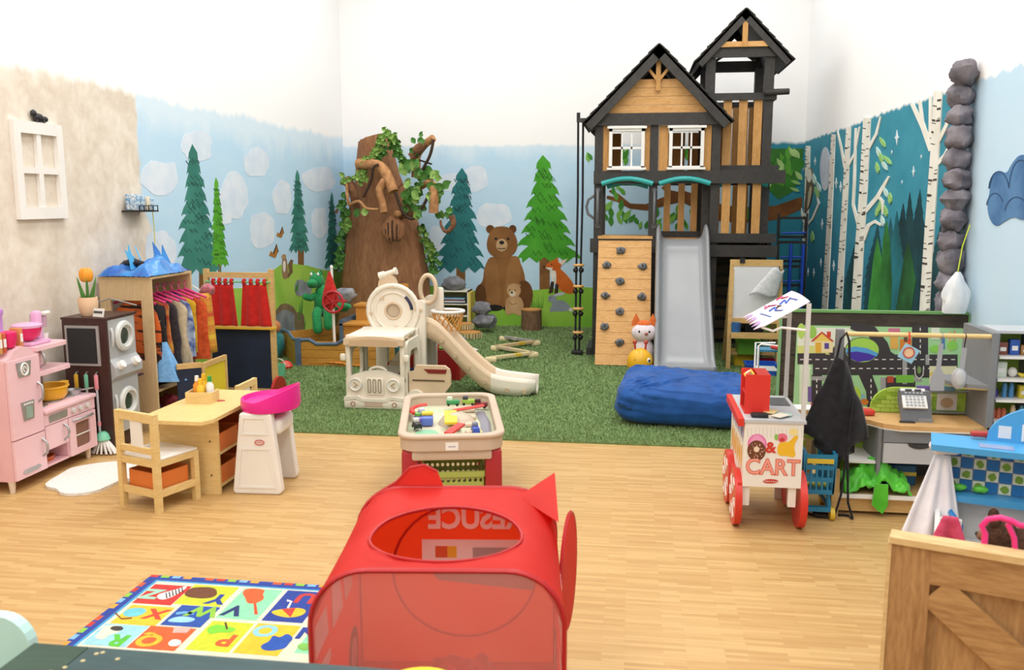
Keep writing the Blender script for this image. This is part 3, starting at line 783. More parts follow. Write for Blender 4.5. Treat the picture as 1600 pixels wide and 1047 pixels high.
roof(PKX, PKZ, .78, .80, 9.74, 11.12, 9, .11)
# tower: rails, slats, roof
zr0, zr1 = zY(159, TF), zY(148, TF)
pb('tower_rail', BLACKWOOD, .74, 1.50, TF - .08, TF - .045, zr0, zr1)
pb('tower_rail', BLACKWOOD, .74, 1.50, TB + .045, TB + .08, zr0, zr1)
pb('tower_rail', BLACKWOOD, 1.45, 1.50, TF - .05, TB + .05, zr0, zr1)
zq0, zq1 = zY(93, TF), zY(79, TF)
pb('tower_rail', BLACKWOOD, .75, 1.47, TF - .08, TF - .045, zq0 - .0, zq1 + .03)
pb('tower_rail', BLACKWOOD, .75, 1.47, TB + .045, TB + .08, zq0 - .03, zq1)
pb('tower_rail', BLACKWOOD, .75, .79, TF, TB, zq0, zq1); pb('tower_rail', BLACKWOOD, 1.43, 1.47, TF, TB, zq0, zq1)
for (a, b) in [(1129, 1142), (1153, 1166), (1176, 1189)]:
    pb('slat', WOOD_CEDARV, xY(a, 200, TF), xY(b, 200, TF), TF - .045, TF - .02, zb1 + .02, zr0 + .01)
    pb('slat', WOOD_CEDARV, xY(a, 200, TF), xY(b, 200, TF), YP - .04, YP - .015, zd + .02, zb0 + .01)
for k in range(6): pb('slat', WOOD_CEDARV, .86 + k * .093, .945 + k * .093, TB + .02, TB + .04, zb1 - .1, zr0 + .01)
for k in range(5):
    y = TF + .12 + k * .15
    pb('slat', WOOD_CEDARV, 1.44, 1.46, y, y + .09, zd, zr0)
    pb('slat', WOOD_CEDARV, .79, .81, y, y + .09, zb1, zr0)
    pb('slat', WOOD_CEDARV, .95 + k * .11, 1.02 + k * .11, TB + .02, TB + .04, zd, zb0)
for (a, b) in [(1037, 1047), (1059, 1069), (1079, 1089), (1096, 1104)]:
    pb('slat', WOOD_CEDARV, xY(a, 330, 10.3), xY(b, 330, 10.3), 10.3, 10.32, zd, zb0 + .03)
pb('slat_rail', BLACKWOOD, .26, .83, 10.28, 10.34, zd, zd + .07)
TPX, TPZ = xY(1166, 16, 9.93), zY(16, 9.93)
roof(TPX, TPZ, .50, .53, 9.93, 11.0, 7, .085)
b = MB().box((TPX - OX, 9.96 - OY, TPZ - .36), (.56, .03, .055)); b.build('tower_collar_tie', WOOD_CEDAR, ps)
b = MB().box((TPX - OX, 9.95 - OY, TPZ - .26), (.055, .035, .26)); b.build('king_post', WOOD_CEDARV, ps)
MB().bar((TPX - .22 - OX, TB - OY, zq1), (TPX - OX, TB - OY, TPZ - .25), .03, .05, (0, 1, 0)).build('truss_strut', BLACKWOOD, ps)
MB().bar((TPX + .22 - OX, TB - OY, zq1), (TPX - OX, TB - OY, TPZ - .25), .03, .05, (0, 1, 0)).build('truss_strut', BLACKWOOD, ps)
p = onY(1190, 145, TF - .1); MB().cyl((1.36 - OX, TF - .12 - OY, p.z), (1.62 - OX, TF - .10 - OY, p.z + .01), .035, .032, 16).build('scope_tube', BLACKWOOD, ps, 40)
# teal arches over the openings
TEAL = plas('#2FA7A6', .35)
for (a, b, Y, kz) in [(940, 1020, YP - .12, 0), (1030, 1110, YP - .12, 0), (1122, 1200, YP + .03, -.02)]:
    x0, x1 = xY(a, 285, Y), xY(b, 285, Y); z0 = zY(287, Y) + kz; n = 10
    pts = [(x0 + (x1 - x0) * i / n - OX, Y - OY, z0 + .055 * math.sin(PI * i / n)) for i in range(n + 1)]
    MB().tube(pts, .028, 10).build('arch_trim', TEAL, ps, 60)
x0, x1 = xY(945, 285, 10.0), xY(1015, 285, 10.0)
MB().tube([(x0 + (x1 - x0) * i / 10 - OX, 10.85 - OY, zb0 - .02 + .05 * math.sin(PI * i / 10)) for i in range(11)], .028, 10).build('arch_trim', TEAL, ps, 60)
# grab handles
for (px, off) in [(934, 0), (1022, 0)]:
    x = xY(px, 325, YP - .07); z0, z1 = zY(353, YP), zY(297, YP)
    MB().tube([(x - OX, -.05, z0), (x - OX, -.11, z0 + .04), (x - OX, -.12, (z0 + z1) / 2), (x - OX, -.11, z1 - .04), (x - OX, -.05, z1)], .016, 8).build('grab_handle', DGREY, ps, 60)
    for z in (z0, z1): MB().cyl((x - OX, -.045, z), (x - OX, -.06, z), .026, n=12).build('handle_bolt', DGREY, ps, 40)
z0, z1 = zY(342, YP), zY(305, YP)
MB().tube([(-.43 - OX, 0, z0), (-.50 - OX, 0, z0 + .05), (-.52 - OX, 0, (z0 + z1) / 2), (-.50 - OX, 0, z1 - .05), (-.43 - OX, 0, z1)], .015, 8).build('grab_handle', DGREY, ps, 60)
# climbing wall
cA, cB = Vector((-.37, 9.25, 0.02)), Vector((-.37, 9.84, zd + .01))
cu = (cB - cA).normalized(); cn = Vector((0, -cu.z, cu.y)); Lc = (cB - cA).length
x0c, x1c = -.375, .205
for i in range(12):
    a = cA + cu * (Lc * i / 12 + .0015); b2 = cA + cu * (Lc * (i + 1) / 12 - .0015); mid = (a + b2) / 2
    MB().bar((x0c - OX, mid.y - OY, mid.z), (x1c - OX, mid.y - OY, mid.z), Lc / 12 - .003, .022, cn).build('climbing_plank', WOOD_CEDAR, ps)
pb('climbing_cap', WOOD_CEDAR, x0c - .01, x1c + .01, 9.80, 9.92, zd + .0, zd + .03)
for x in (x0c + .06, x1c - .06):
    a = cA - cn * .03; b2 = cB - cn * .03
    MB().bar((x - OX, a.y - OY, a.z + .02), (x - OX, b2.y - OY, b2.z), .04, .035, cn).build('climbing_batten', BLACKWOOD, ps)
HOLD = mat('climbing_hold_grey', '#7E8084', .6, col2='#5C5E63', scale=25, bump=.4)
for k, (px, py) in enumerate([(970, 393), (948, 416), (1004, 418), (969, 441), (946, 463), (1003, 465), (969, 488), (945, 511), (1001, 513), (968, 536)]):
    d = ray(px, py); t = (cA - CAMP).dot(cn) / d.dot(cn); p = CAMP + d * t + cn * .03
    h = MB().ell((p.x - OX, p.y - OY, p.z), (.048, .034, .04), 10, 7, .5, k + 1, None, 1.6)
    o = h.build('climbing_hold', HOLD, ps, 70)
    MB().cyl((p.x - OX, p.y - OY, p.z - .0), (p.x + cn.x * .045 - OX, p.y + cn.y * .045 - OY, p.z + cn.z * .045), .012, n=8).build('hold_bolt', BLACK, o, 40)
# slide
SLD = mat('slide_grey_plastic', '#9A9DA2', .28, col2='#93969B', scale=2)
xs0 = .535
path = [(9.95, 1.335), (9.84, 1.33), (9.74, 1.27), (9.62, 1.10), (9.50, .90), (9.36, .72), (9.24, .585), (9.12, .46), (9.0, .34), (8.90, .24), (8.82, .17), (8.74, .125), (8.66, .11), (8.60, .11)]
prof = [(-.285, -.04), (-.285, .085), (-.27, .10), (-.25, .09), (-.235, .03), (-.21, .004), (-.15, 0), (-.05, 0), (.05, 0), (.15, 0), (.21, .004), (.235, .03), (.25, .09), (.27, .10), (.285, .085), (.285, -.04)]
b = MB(); vs = []; fs = []; m_ = len(prof)
for i, (y, z) in enumerate(path):
    j0, j1 = max(i - 1, 0), min(i + 1, len(path) - 1)
    ty, tz = path[j1][0] - path[j0][0], path[j1][1] - path[j0][1]; l = math.hypot(ty, tz); ny, nz = tz / l, -ty / l
    if nz < 0: ny, nz = -ny, -nz
    t = i / (len(path) - 1)
    hk = 1.45 if i < 3 else (1.0 if i < 10 else max(.35, 1 - (i - 9) * .16)); wk = .97 + .09 * t
    if i < 2: hk = 1.7
    for (u, v) in prof:
        vv = v * hk if v > 0 else v
        vs.append((xs0 + u * wk - OX, y + ny * vv - OY, max(z + nz * vv, .012)))
for i in range(len(path) - 1):
    for j in range(m_ - 1):
        fs.append((i * m_ + j, i * m_ + j + 1, (i + 1) * m_ + j + 1, (i + 1) * m_ + j))
b.add(vs, fs); slide = b.build('slide', SLD, ps, 50, sub=1, solid=.012)
MB().rbox((xs0 - OX, 8.595 - OY, .075), (.60, .06, .14), .03, 3).build('slide_foot', plas('#6F7176', .4), slide, 40)
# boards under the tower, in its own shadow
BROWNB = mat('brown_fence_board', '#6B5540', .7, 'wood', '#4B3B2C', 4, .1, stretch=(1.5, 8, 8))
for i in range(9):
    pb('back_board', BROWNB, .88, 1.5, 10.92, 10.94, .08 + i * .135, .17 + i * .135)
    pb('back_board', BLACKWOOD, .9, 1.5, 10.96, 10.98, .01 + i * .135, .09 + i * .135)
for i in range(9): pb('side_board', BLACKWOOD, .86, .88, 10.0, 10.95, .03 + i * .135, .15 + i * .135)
pb('ground_beam', BLACKWOOD, -.50, -.44, YP - .03, YP + .55, 0.013, .1)
# rope ladder hanging at the left corner
rl = thing('rope_ladder', 'black double rope with wooden foot discs hanging beside the climbing wall', 'rope', (-.575, YP, 0.012))
rx = -.575
MB().bar((-.62 - rx, 0, 2.63 - .012), (-.44 - rx, 0, 2.63 - .012), .04, .045).build('hanger_beam', BLACKWOOD, rl)
MB().cyl((-.62 - rx, 0, 2.60), (-.62 - rx, 0, 2.70), .02, n=8).build('hanger_hook', BLACK, rl)
ROPE = mat('black_rope', '#25252A', .9, col2='#15151A', scale=60, bump=.5, stretch=(1, 1, 3))
for s in (-1, 1):
    MB().tube([(s * .027 - .02, 0, 2.60), (s * .027 - .015, .005, 1.8), (s * .025 - .025, 0, 1.0), (s * .022 - .03, 0, .05)], .012, 8).build('rope', ROPE, rl, 60)
for py in (416, 449, 484, 521):
    z = zY(py, YP, 908); o = MB().lathe([(0, -.016), (.055, -.014), (.065, 0), (.055, .014), (0, .016)], 14, (-.022, 0, z)).build('foot_disc', WOOD_CEDAR, rl, 40)
    for s in (-1, 1): MB().ell((s * .032 - .025, -.01, z - .055), (.03, .03, .032), 10, 8).build('rope_knot', BLACK, o, 80)
MB().rbox((-.03, 0, .03), (.13, .09, .05), .012).build('anchor', BLACK, rl, 40)
# ================================================================ the far half: tree, boat, toddler slide, woodland corner
def at(px, py, Y, o=(0, 0, 0)):
    p = onY(px, py, Y); return (p.x - o[0], p.y - o[1], p.z - o[2])
# ---------------------------------------------------------------- artificial tree in the corner
BARK = mat('carved_tree_bark', '#A5744F', .85, 'wood', '#875838', 3, .5, stretch=(4, 4, .8))
BRN = mat('sanded_branch', '#C48F5E', .8, col2='#9C6A40', scale=14, bump=.3)
BRN_D = mat('rough_branch', '#8A5E3E', .85, col2='#6A452C', scale=20, bump=.5)
TY = 11.52
tree = thing('artificial_tree', 'large brown sculpted tree trunk with ivy and twisted branches in the corner', 'tree', (-3.1, TY, 0.012))
tO = (-3.1, TY, 0.012)
rows = [(525, 522, 680), (478, 530, 671), (425, 536, 667), (390, 540, 660), (356, 543, 654), (334, 547, 646), (310, 552, 637), (290, 555, 629), (273, 557, 623), (250, 559, 617), (232, 561, 613), (217, 562, 608)]
vs = []; fs = []; NJ = 40
for i, (py, xl, xr) in enumerate(rows):
    a, b = onY(xl, py, TY), onY(xr, py, TY); cx = (a.x + b.x) / 2; rx_ = (b.x - a.x) / 2; z = max(a.z, 0.0) if i else 0.0
    ry_ = max(.26, rx_ * .62)
    for j in range(NJ):
        t = 2 * PI * j / NJ
        k = 1 + .045 * math.sin(j * 1.9 + i * .25) + .05 * noise.noise(Vector((math.cos(t) * 3, math.sin(t) * 3, z * 1.5)))
        x = max(cx + rx_ * k * math.cos(t), XL + .03); y = min(TY + ry_ * k * math.sin(t), YB - .03)
        zz = z
        if i == len(rows) - 1: zz = z + .06 * math.cos(t) - .0 * math.sin(t)
        vs.append((x - tO[0], y - tO[1], zz))
for i in range(len(rows) - 1):
    for j in range(NJ):
        j2 = (j + 1) % NJ; fs.append((i * NJ + j, i * NJ + j2, (i + 1) * NJ + j2, (i + 1) * NJ + j))
fs.append(tuple(range((len(rows) - 1) * NJ, len(rows) * NJ)))
MB().add(vs, fs).build('trunk', BARK, tree, 60)
def z7(zx, zy, Y): return at(500 + zx / 3.608, 190 + zy / 3.608, Y, tO)
def branch(pts, r, m, name='branch', n=10):
    P = [z7(*p) for p in pts]
    # refine with Catmull-Rom
    Q = []; rs = []
    rr_ = [q * .8 for q in r] if isinstance(r, (list, tuple)) else [r] * len(P)
    for i in range(len(P) - 1):
        p0, p1, p2, p3 = [Vector(P[max(0, min(len(P) - 1, i + k))]) for k in (-1, 0, 1, 2)]
        for s in range(4):
            t = s / 4
            Q.append(0.5 * ((2 * p1) + (-p0 + p2) * t + (2 * p0 - 5 * p1 + 4 * p2 - p3) * t * t + (-p0 + 3 * p1 - 3 * p2 + p3) * t ** 3))
            rs.append(rr_[i] + (rr_[i + 1] - rr_[i]) * t)
    Q.append(Vector(P[-1])); rs.append(rr_[-1])
    return MB().tube(Q, rs, n).build(name, m, tree, 60)
branch([(150, 330, 11.05), (185, 390, 11.0), (205, 490, 11.1)], [.09, .075, .06], BRN_D)
branch([(215, 240, 11.05), (320, 245, 10.95), (375, 300, 10.9), (415, 395, 10.85)], [.09, .085, .09, .085], BRN)
branch([(385, 310, 10.9), (335, 385, 10.87), (350, 450, 10.85), (362, 515, 10.82)], [.075, .065, .06, .06], BRN)
branch([(540, 315, 11.0), (542, 250, 11.0), (540, 190, 11.05), (590, 130, 11.0), (640, 92, 10.95)], [.07, .075, .085, .06, .06], BRN)
branch([(520, 200, 11.0), (560, 150, 10.98), (600, 125, 10.98)], [.08, .08, .05], BRN_D)
branch([(640, 515, 10.85), (642, 420, 10.85), (625, 345, 10.9), (560, 375, 11.0), (470, 450, 11.1)], [.075, .075, .06, .045, .05], BRN)
branch([(740, 530, 10.85), (752, 580, 10.85), (715, 622, 10.85), (685, 590, 10.85), (680, 555, 10.85)], [.05, .045, .03, .022, .018], BRN_D)
branch([(440, 530, 11.05), (500, 500, 11.0), (530, 540, 11.05)], [.09, .1, .05], BRN_D)
branch([(460, 345, 10.9), (420, 380, 10.88), (385, 375, 10.88), (350, 345, 10.9)], [.03, .04, .03, .02], BRN_D)
VINE = mat('dark_vine', '#4A3426', .85, col2='#33241B', scale=40, bump=.4)
branch([(330, 240, 10.85), (300, 260, 10.84), (290, 330, 10.9), (245, 425, 10.95)], .018, VINE, 'vine', 6)
branch([(425, 400, 10.78), (470, 515, 10.8), (530, 545, 10.85), (590, 460, 10.85), (615, 400, 10.85)], .02, VINE, 'vine', 6)
branch([(640, 100, 10.9), (620, 190, 10.9), (570, 285, 10.95)], .02, VINE, 'vine', 6)
branch([(555, 215, 11.0), (630, 240, 10.95)], .012, VINE, 'vine', 5)
branch([(165, 470, 10.95), (220, 450, 10.9), (260, 490, 10.9), (330, 495, 10.85)], [.03, .025, .025, .02], BRN, 'vine', 7)
branch([(150, 350, 10.95), (155, 430, 10.92), (165, 475, 10.95)], .02, BRN, 'vine', 6)
# carved face on the trunk
kx = z7(415, 610, 10.97)
kb = MB().ell(kx, (.155, .06, .17), 18, 12, .25, 4); kf = kb.build('carved_knot', BARK, tree, 60)
for q in range(5):
    a = -60 + q * 30; x = kx[0] + math.sin(R(a)) * .12
    MB().tube([(x, kx[1] - .055 + abs(a) * .0006, kx[2] + .12 - abs(a) * .001), (x * .9 + kx[0] * .1, kx[1] - .07 + abs(a) * .0006, kx[2]), (x * .8 + kx[0] * .2, kx[1] - .05 + abs(a) * .0006, kx[2] - .14)], .012, 6).build('bark_ridge', VINE, kf, 60)
MB().ell(z7(437, 520, 10.92), (.055, .03, .045), 12, 8).build('cut_branch_end', BRN, tree, 60)
# ivy: large leaves one by one, small ones as one spray
LEAF1 = mat('ivy_leaf', '#5E9142', .6, col2='#447A30', scale=20)
LEAF2 = mat('ivy_leaf_light', '#9CBB62', .6, col2='#6F9E45', scale=20)
def leafmesh(L, w):
    return [(0, 0, 0), (-w * .75, L * .25, .01), (-w, L * .5, -.0), (-w * .55, L * .8, .01), (0, L, -.02), (w * .55, L * .8, .01), (w, L * .5, 0), (w * .75, L * .25, .01), (0, L * .5, -.015)], [(0, 8, 1), (1, 8, 2), (2, 8, 3), (3, 8, 4), (4, 8, 5), (5, 8, 6), (6, 8, 7), (7, 8, 0)]
def leaf_at(mb, p, L, w, rr):
    v, f = leafmesh(L, w)
    M = Matrix.Translation(p) @ Matrix.Rotation(rr.uniform(-.5, .5), 4, 'Z') @ Matrix.Rotation(rr.uniform(0, 2 * PI), 4, 'Y') @ Matrix.Rotation(R(90) + rr.uniform(-.7, .7), 4, 'X')
    mb.add(v, f, M)
rr = random.Random(5)
for (zx, zy, n, sp, s) in [(500, 280, 6, 30, .17), (500, 375, 6, 26, .15), (620, 305, 6, 30, .16), (690, 440, 4, 26, .16), (680, 365, 3, 20, .15), (535, 400, 4, 30, .13), (480, 440, 5, 30, .14), (690, 510, 5, 30, .12), (540, 490, 4, 20, .12), (215, 500, 2, 14, .13), (560, 115, 4, 25, .09), (540, 200, 3, 30, .1), (500, 230, 2, 14, .1), (365, 380, 2, 14, .11), (560, 300, 3, 30, .12)]:
    for i in range(n):
        mb = MB(); leaf_at(mb, z7(zx + rr.uniform(-sp, sp), zy + rr.uniform(-sp, sp), 10.82 + rr.uniform(-.03, .1)), s * rr.uniform(.8, 1.2), s * .4, rr)
        mb.build('leaf', LEAF1 if rr.random() < .75 else LEAF2, tree, 60)
def spray(path, width, n, s, m, Y):
    mb = MB()
    for i in range(n):
        t = rr.random() * (len(path) - 1.001); k = int(t); f = t - k
        zx = path[k][0] + (path[k + 1][0] - path[k][0]) * f + rr.gauss(0, width * .7); zy = path[k][1] + (path[k + 1][1] - path[k][1]) * f + rr.gauss(0, width * .7)
        leaf_at(mb, z7(zx, zy, Y + rr.uniform(-.06, .06)), s * rr.uniform(.7, 1.3), s * .5, rr)
    o = mb.build('ivy_spray', m, tree, 60); o['kind'] = 'stuff'
spray([(210, 240), (290, 210), (330, 150), (350, 90), (375, 65), (405, 85), (415, 110)], 12, 130, .06, LEAF2, 11.0)
spray([(240, 240), (320, 240), (410, 100), (430, 150), (465, 215), (490, 260)], 9, 110, .06, LEAF1, 11.05)
spray([(410, 105), (435, 165), (470, 220), (495, 250)], 9, 70, .06, LEAF2, 11.2)
spray([(125, 340), (225, 310), (240, 300)], 14, 45, .07, LEAF2, 11.0)
spray([(130, 440), (140, 560), (125, 700), (120, 820)], 8, 80, .09, LEAF1, 11.35)
spray([(150, 560), (150, 610)], 14, 30, .06, LEAF2, 11.15)
spray([(565, 590), (610, 690), (645, 760), (630, 870)], 13, 75, .075, LEAF1, 11.5)
spray([(565, 600), (610, 690), (630, 780)], 13, 30, .07, LEAF2, 11.4)
spray([(620, 310), (560, 360), (500, 470), (545, 500)], 20, 35, .075, LEAF1, 10.95)

# ---------------------------------------------------------------- wooden boat sandbox
BOATW = mat('honey_boat_wood', '#D79A45', .55, 'wood', '#C28332', 4, .1, stretch=(1.5, 8, 8))
BLUET = mat('slate_blue_trim', '#5F7590', .6, col2='#4E637E', scale=10)
boat = thing('boat_sandbox', 'honey-coloured wooden boat sandbox with slate blue trim and a stepped bench', 'sandbox', (-2.75, 9.5, 0.012))
bO = (-2.75, 9.5, 0.012)
def B_(x, y): return (x - bO[0], y - bO[1])
bow = onF(468, 573); left_ = onF(443, 556)
HX0, HY0 = bow.x, bow.y; LX, LY = left_.x, left_.y
RXb = -2.62
# hull corners: bow front corner, right end, back right, back left, left tip
hull = [(HX0, HY0), (RXb, HY0 + .02), (RXb, 10.25), (-3.2, 10.25), (LX, LY)]
for e in range(5):
    (xa, ya), (xb, yb) = hull[e], hull[(e + 1) % 5]
    for k in range(3):
        MB().bar((*B_(xa, ya), .045 + k * .088), (*B_(xb, yb), .045 + k * .088), .025, .084).build('hull_board', BOATW, boat)
for (x, y) in hull:
    MB().box((*B_(x, y), .15), (.06, .06, .30)).build('corner_post', BLUET, boat)
def zb6(zx, zy): return (400 + zx / 4.363, 380 + zy / 4.363)
# wavy gunwale trim along the near edge
gp = [(300, 700, 0), (370, 690, .0), (400, 725, -.03), (490, 715, -.03), (540, 700, 0), (575, 670, .05), (610, 668, .05)]
P = [(*B_(HX0, HY0 - .005), .275), (*B_(HX0 + .12, HY0 - .005), .285), (*B_(HX0 + .2, HY0 - .005), .24), (*B_(HX0 + .42, HY0 - .005), .245), (*B_(HX0 + .52, HY0 - .005), .30), (*B_(HX0 + .62, HY0 - .005), .32), (*B_(RXb, HY0 + .015), .32)]
MB().tube(P, .02, 6).build('gunwale', BLUET, boat)
MB().tube([(*B_(HX0, HY0), .275), (*B_((HX0 * .7 + LX * .3), (HY0 * .7 + LY * .3)), .25), (*B_((HX0 * .4 + LX * .6), (HY0 * .4 + LY * .6)), .30), (*B_(LX, LY), .29)], .02, 6).build('gunwale', BLUET, boat)
# floor sand, step seat and rear bench
part('sand_tray', mat('play_sand', '#D9B777', .9, col2='#C6A05E', scale=40, bump=.3), boat, bb=(-.5, .1, -.45, .7, .02, .06))
part('step_seat', BOATW, boat, bb=(-.52, .12, .05, .12, .0, .34)); part('step_tread', BOATW, boat, bb=(-.54, .12, .02, .36, .34, .36))
part('rear_bench_front', BOATW, boat, bb=(-.45, .12, .36, .40, .36, .52)); part('rear_bench_top', BOATW, boat, bb=(-.47, .12, .34, .62, .52, .545))
for k in range(3): part('bench_back_board', BOATW, boat, bb=(-.1, .12, .60, .63, .55 + k * .075, .62 + k * .075))
part('side_panel', BLUET, boat, bb=(-.54, -.5, .02, .62, .0, .40))
mast = MB(); mp0 = onY(523, 541, 9.25); mp1 = onY(516, 420, 9.25)
mast.cyl((mp0.x - bO[0], 9.25 - bO[1], .05), (mp0.x - bO[0] - .01, 9.25 - bO[1], mp1.z), .016, n=10).build('mast', WHITE, boat, 40)
MB().ell((mp0.x - bO[0] - .01, 9.25 - bO[1], mp1.z), (.02, .02, .03), 8, 6).build('mast_tip', WHITE, boat, 60)
# red furled sail on the mast, red ship's wheel
sx, sy = mp0.x, 9.25
prof_ = []
zt_, zm_, zb_ = onY(516, 424, 9.25).z, onY(516, 455, 9.25).z, onY(518, 486, 9.25).z
sail = MB().lathe([(.012, zt_ - .012), (.04, zt_ - .1), (.08, zm_ - .012), (.10, (zm_ + zb_) / 2), (.06, zb_ + .04), (.022, zb_)], 14, (sx - bO[0] - .03, sy - bO[1] - .01, 0), None, 1.0, .55)
sail.build('furled_sail', cloth('#D6362F', '#B92A26'), boat, 60)
wc = onY(526, 470, 9.3); wcx, wcz = wc.x - bO[0], wc.z
WRED = plas('#C4333B', .4)
wh = MB().tube([(wcx + .115 * math.cos(t * PI / 12), 9.18 - bO[1], wcz - .012 + .115 * math.sin(t * PI / 12)) for t in range(24)], .014, 8, closed=True).build('ship_wheel', WRED, boat, 60)
for q in range(3):
    a = q * PI / 3 + .3
    MB().bar((wcx + .115 * math.cos(a), 9.18 - bO[1], wcz - .012 + .115 * math.sin(a)), (wcx - .115 * math.cos(a), 9.18 - bO[1], wcz - .012 - .115 * math.sin(a)), .014, .014).build('wheel_spoke', WRED, wh)
MB().cyl((wcx, 9.17 - bO[1], wcz), (wcx, 9.6 - bO[1], wcz - .05), .018, n=8).build('wheel_axle', WRED, boat)
def blanket(name, label, cat, m, cx, cy, z, rx_, ry_, h, seed, n=26, amp=.5):
    def fn(u, v):
        a = u * 2 - 1; b = v * 2 - 1
        r = math.hypot(a, b)
        k = 1 + .18 * noise.noise(Vector((a * 1.6 + seed, b * 1.6, seed)))
        zz = h * max(0, 1 - r * r * .55) * (1 + amp * noise.noise(Vector((a * 3 + seed, b * 3, 1)))) + h * .25 * noise.noise(Vector((a * 7, b * 7, seed)))
        return (a * rx_ * k, b * ry_ * k, max(.004, zz))
    o = MB().grid(fn, n, n).build(name, m, None, 80, solid=.006)
    o.location = (cx, cy, z); return tag(o, label, cat)
p = onF(530, 568); blanket('orange_cloth', 'crumpled orange cloth draped on the turf before the wooden boat', 'cloth', cloth('#EE9A45', '#DC8530'), p.x, p.y - .12, .02, .34, .13, .07, 2)
# green dragon plush sitting on the boat bench
GRN = cloth('#2E9A5B', '#1F7D47', 60); GRND = cloth('#1E6B3E', '#165731', 60)
dr = thing('dragon_plush', 'green plush dragon with a dark belly sitting on the boat bench', 'plush toy', (onY(508, 498, 9.72).x, 9.72, .55))
def sk(pts, rs, name, m, parent):
    """soft limb: skinned tube with rounded ends"""
    b = MB().tube(pts, rs, 12); b.ell(pts[0], (rs[0],) * 3, 12, 8); b.ell(pts[-1], (rs[-1],) * 3, 12, 8)
    return b.build(name, m, parent, 80)
body = MB().tube([(0, 0, -.06), (.0, 0, .0), (0, 0, .1), (-.015, -.01, .17), (-.05, -.03, .22)], [.06, .12, .12, .08, .06], 14); body.ell((0, 0, -.03), (.13, .11, .1))
body.ell((-.07, -.05, .30), (.085, .085, .085)); body.ell((-.09, -.13, .275), (.06, .08, .045)); body.ell((-.11, -.07, .375), (.025, .02, .035)); body.ell((-.03, -.07, .375), (.025, .02, .035))
dbody = body.build('body', GRN, dr, 80)
for s in (-1, 1): MB().ell((-.07 + s * .04, -.105, .375), (.016, .012, .02), 8, 6).build('eye', WHITE, dbody, 80)
for k in range(4): MB().lathe([(.03, 0), (0, .06)], 6, (-.06 + .012 * k, .07 - k * .0, .36 - k * .07)).build('spine', GRND, dbody)
MB().ell((-.09, -.12, .235), (.06, .05, .018), 12, 6).build('mouth', GRND, dbody, 80)
sk([(.08, -.04, .1), (.13, -.12, .05), (.14, -.16, .0)], [.045, .04, .04], 'arm', GRN, dr); sk([(-.08, -.04, .12), (-.14, -.1, .1), (-.17, -.14, .12)], [.045, .04, .04], 'arm', GRN, dr)
sk([(.07, -.06, -.04), (.11, -.2, -.06), (.12, -.24, -.2)], [.06, .055, .05], 'leg', GRN, dr); sk([(-.05, -.08, -.05), (-.02, -.22, -.07), (.0, -.25, -.24)], [.06, .055, .055], 'leg', GRN, dr)
sk([(.1, .05, -.02), (.24, .06, -.02), (.3, -.03, .0)], [.06, .05, .03], 'tail', GRN, dr)
ROCK = mat('grey_faux_rock', '#8F8E93', .85, col2='#67676E', scale=7, bump=.6)
ROCK2 = mat('grey_faux_rock_light', '#A5A4A8', .85, col2='#77777E', scale=7, bump=.6)
def rockthing(name, label, px, py, Y, wpx, hpx, seed, cat='rock', m=None, group=None, dk=.8):
    c = onY(px, py, Y); s = Y / F_PX * 1.0
    w, h = wpx * s / 2, hpx * s / 2
    o = MB().ell((0, 0, h), (w, w * dk, h), 18, 12, .35, seed, None, 1.9).build(name, m or ROCK, None, 50)
    o.location = (c.x, Y, c.z - h); return tag(o, label, cat, group)
rockthing('faux_rock', 'grey faux rock behind the red ship wheel of the boat', 540, 478, 10.42, 34, 24, 9, m=ROCK2).location = (onY(540, 478, 10.0).x, 10.0, .557)
# colourful toys at the edge of the boat
tb_ = thing('toy_bucket', 'small mint green toy bucket on the turf beside the puppet theatre', 'bucket', onF(436, 588, .012))
MB().lathe([(.05, 0), (.065, .12), (.07, .12), (.055, .005)], 16).build('pail', plas('#7CD3A8'), tb_, 50)
MB().tube([(.065 * math.cos(a), 0, .12 + .06 * math.sin(a)) for a in [PI * k / 8 for k in range(9)]], .005, 6).build('handle', WHITE, tb_, 50)
p = onF(447, 576, .012); o = MB().lathe([(.0, 0), (.06, .0), (.075, .03), (.05, .07), (.0, .09)], 10).build('red_toy_shell', plas('#D84436'), None, 50); o.location = p; tag(o, 'small red toy shell mould lying on turf beside the boat', 'toy')
p = onF(432, 560, .012); o = MB().ell((0, 0, .16), (.1, .09, .16), 14, 10, .3, 3).build('mermaid_doll', cloth('#3E8C8C', '#246A70'), None, 60); o.location = (p.x, p.y, .012); tag(o, 'dark teal soft toy propped on turf behind the theatre post', 'plush toy')
MB().ell((0, -.02, .36), (.07, .07, .075), 14, 10).build('head', cloth('#C97B4A'), o, 60)

# ---------------------------------------------------------------- bus play centre with slide
bus = thing('bus_play_center', 'cream and tan plastic bus play centre with a telescope and toddler slide', 'play center', (-2.1, 7.05, 0.012))
uO = (-2.1, 7.05, .012)
x0b, x1b = onF(541, 639).x - uO[0], onF(634, 640).x - uO[0]
wbx = x1b - x0b; xm = (x0b + x1b) / 2
def zpx(py, Y): return onY(590, py, Y).z - .012
CRM = plas('#EFE6D6', .38)
zh = zpx(583, 7.05)
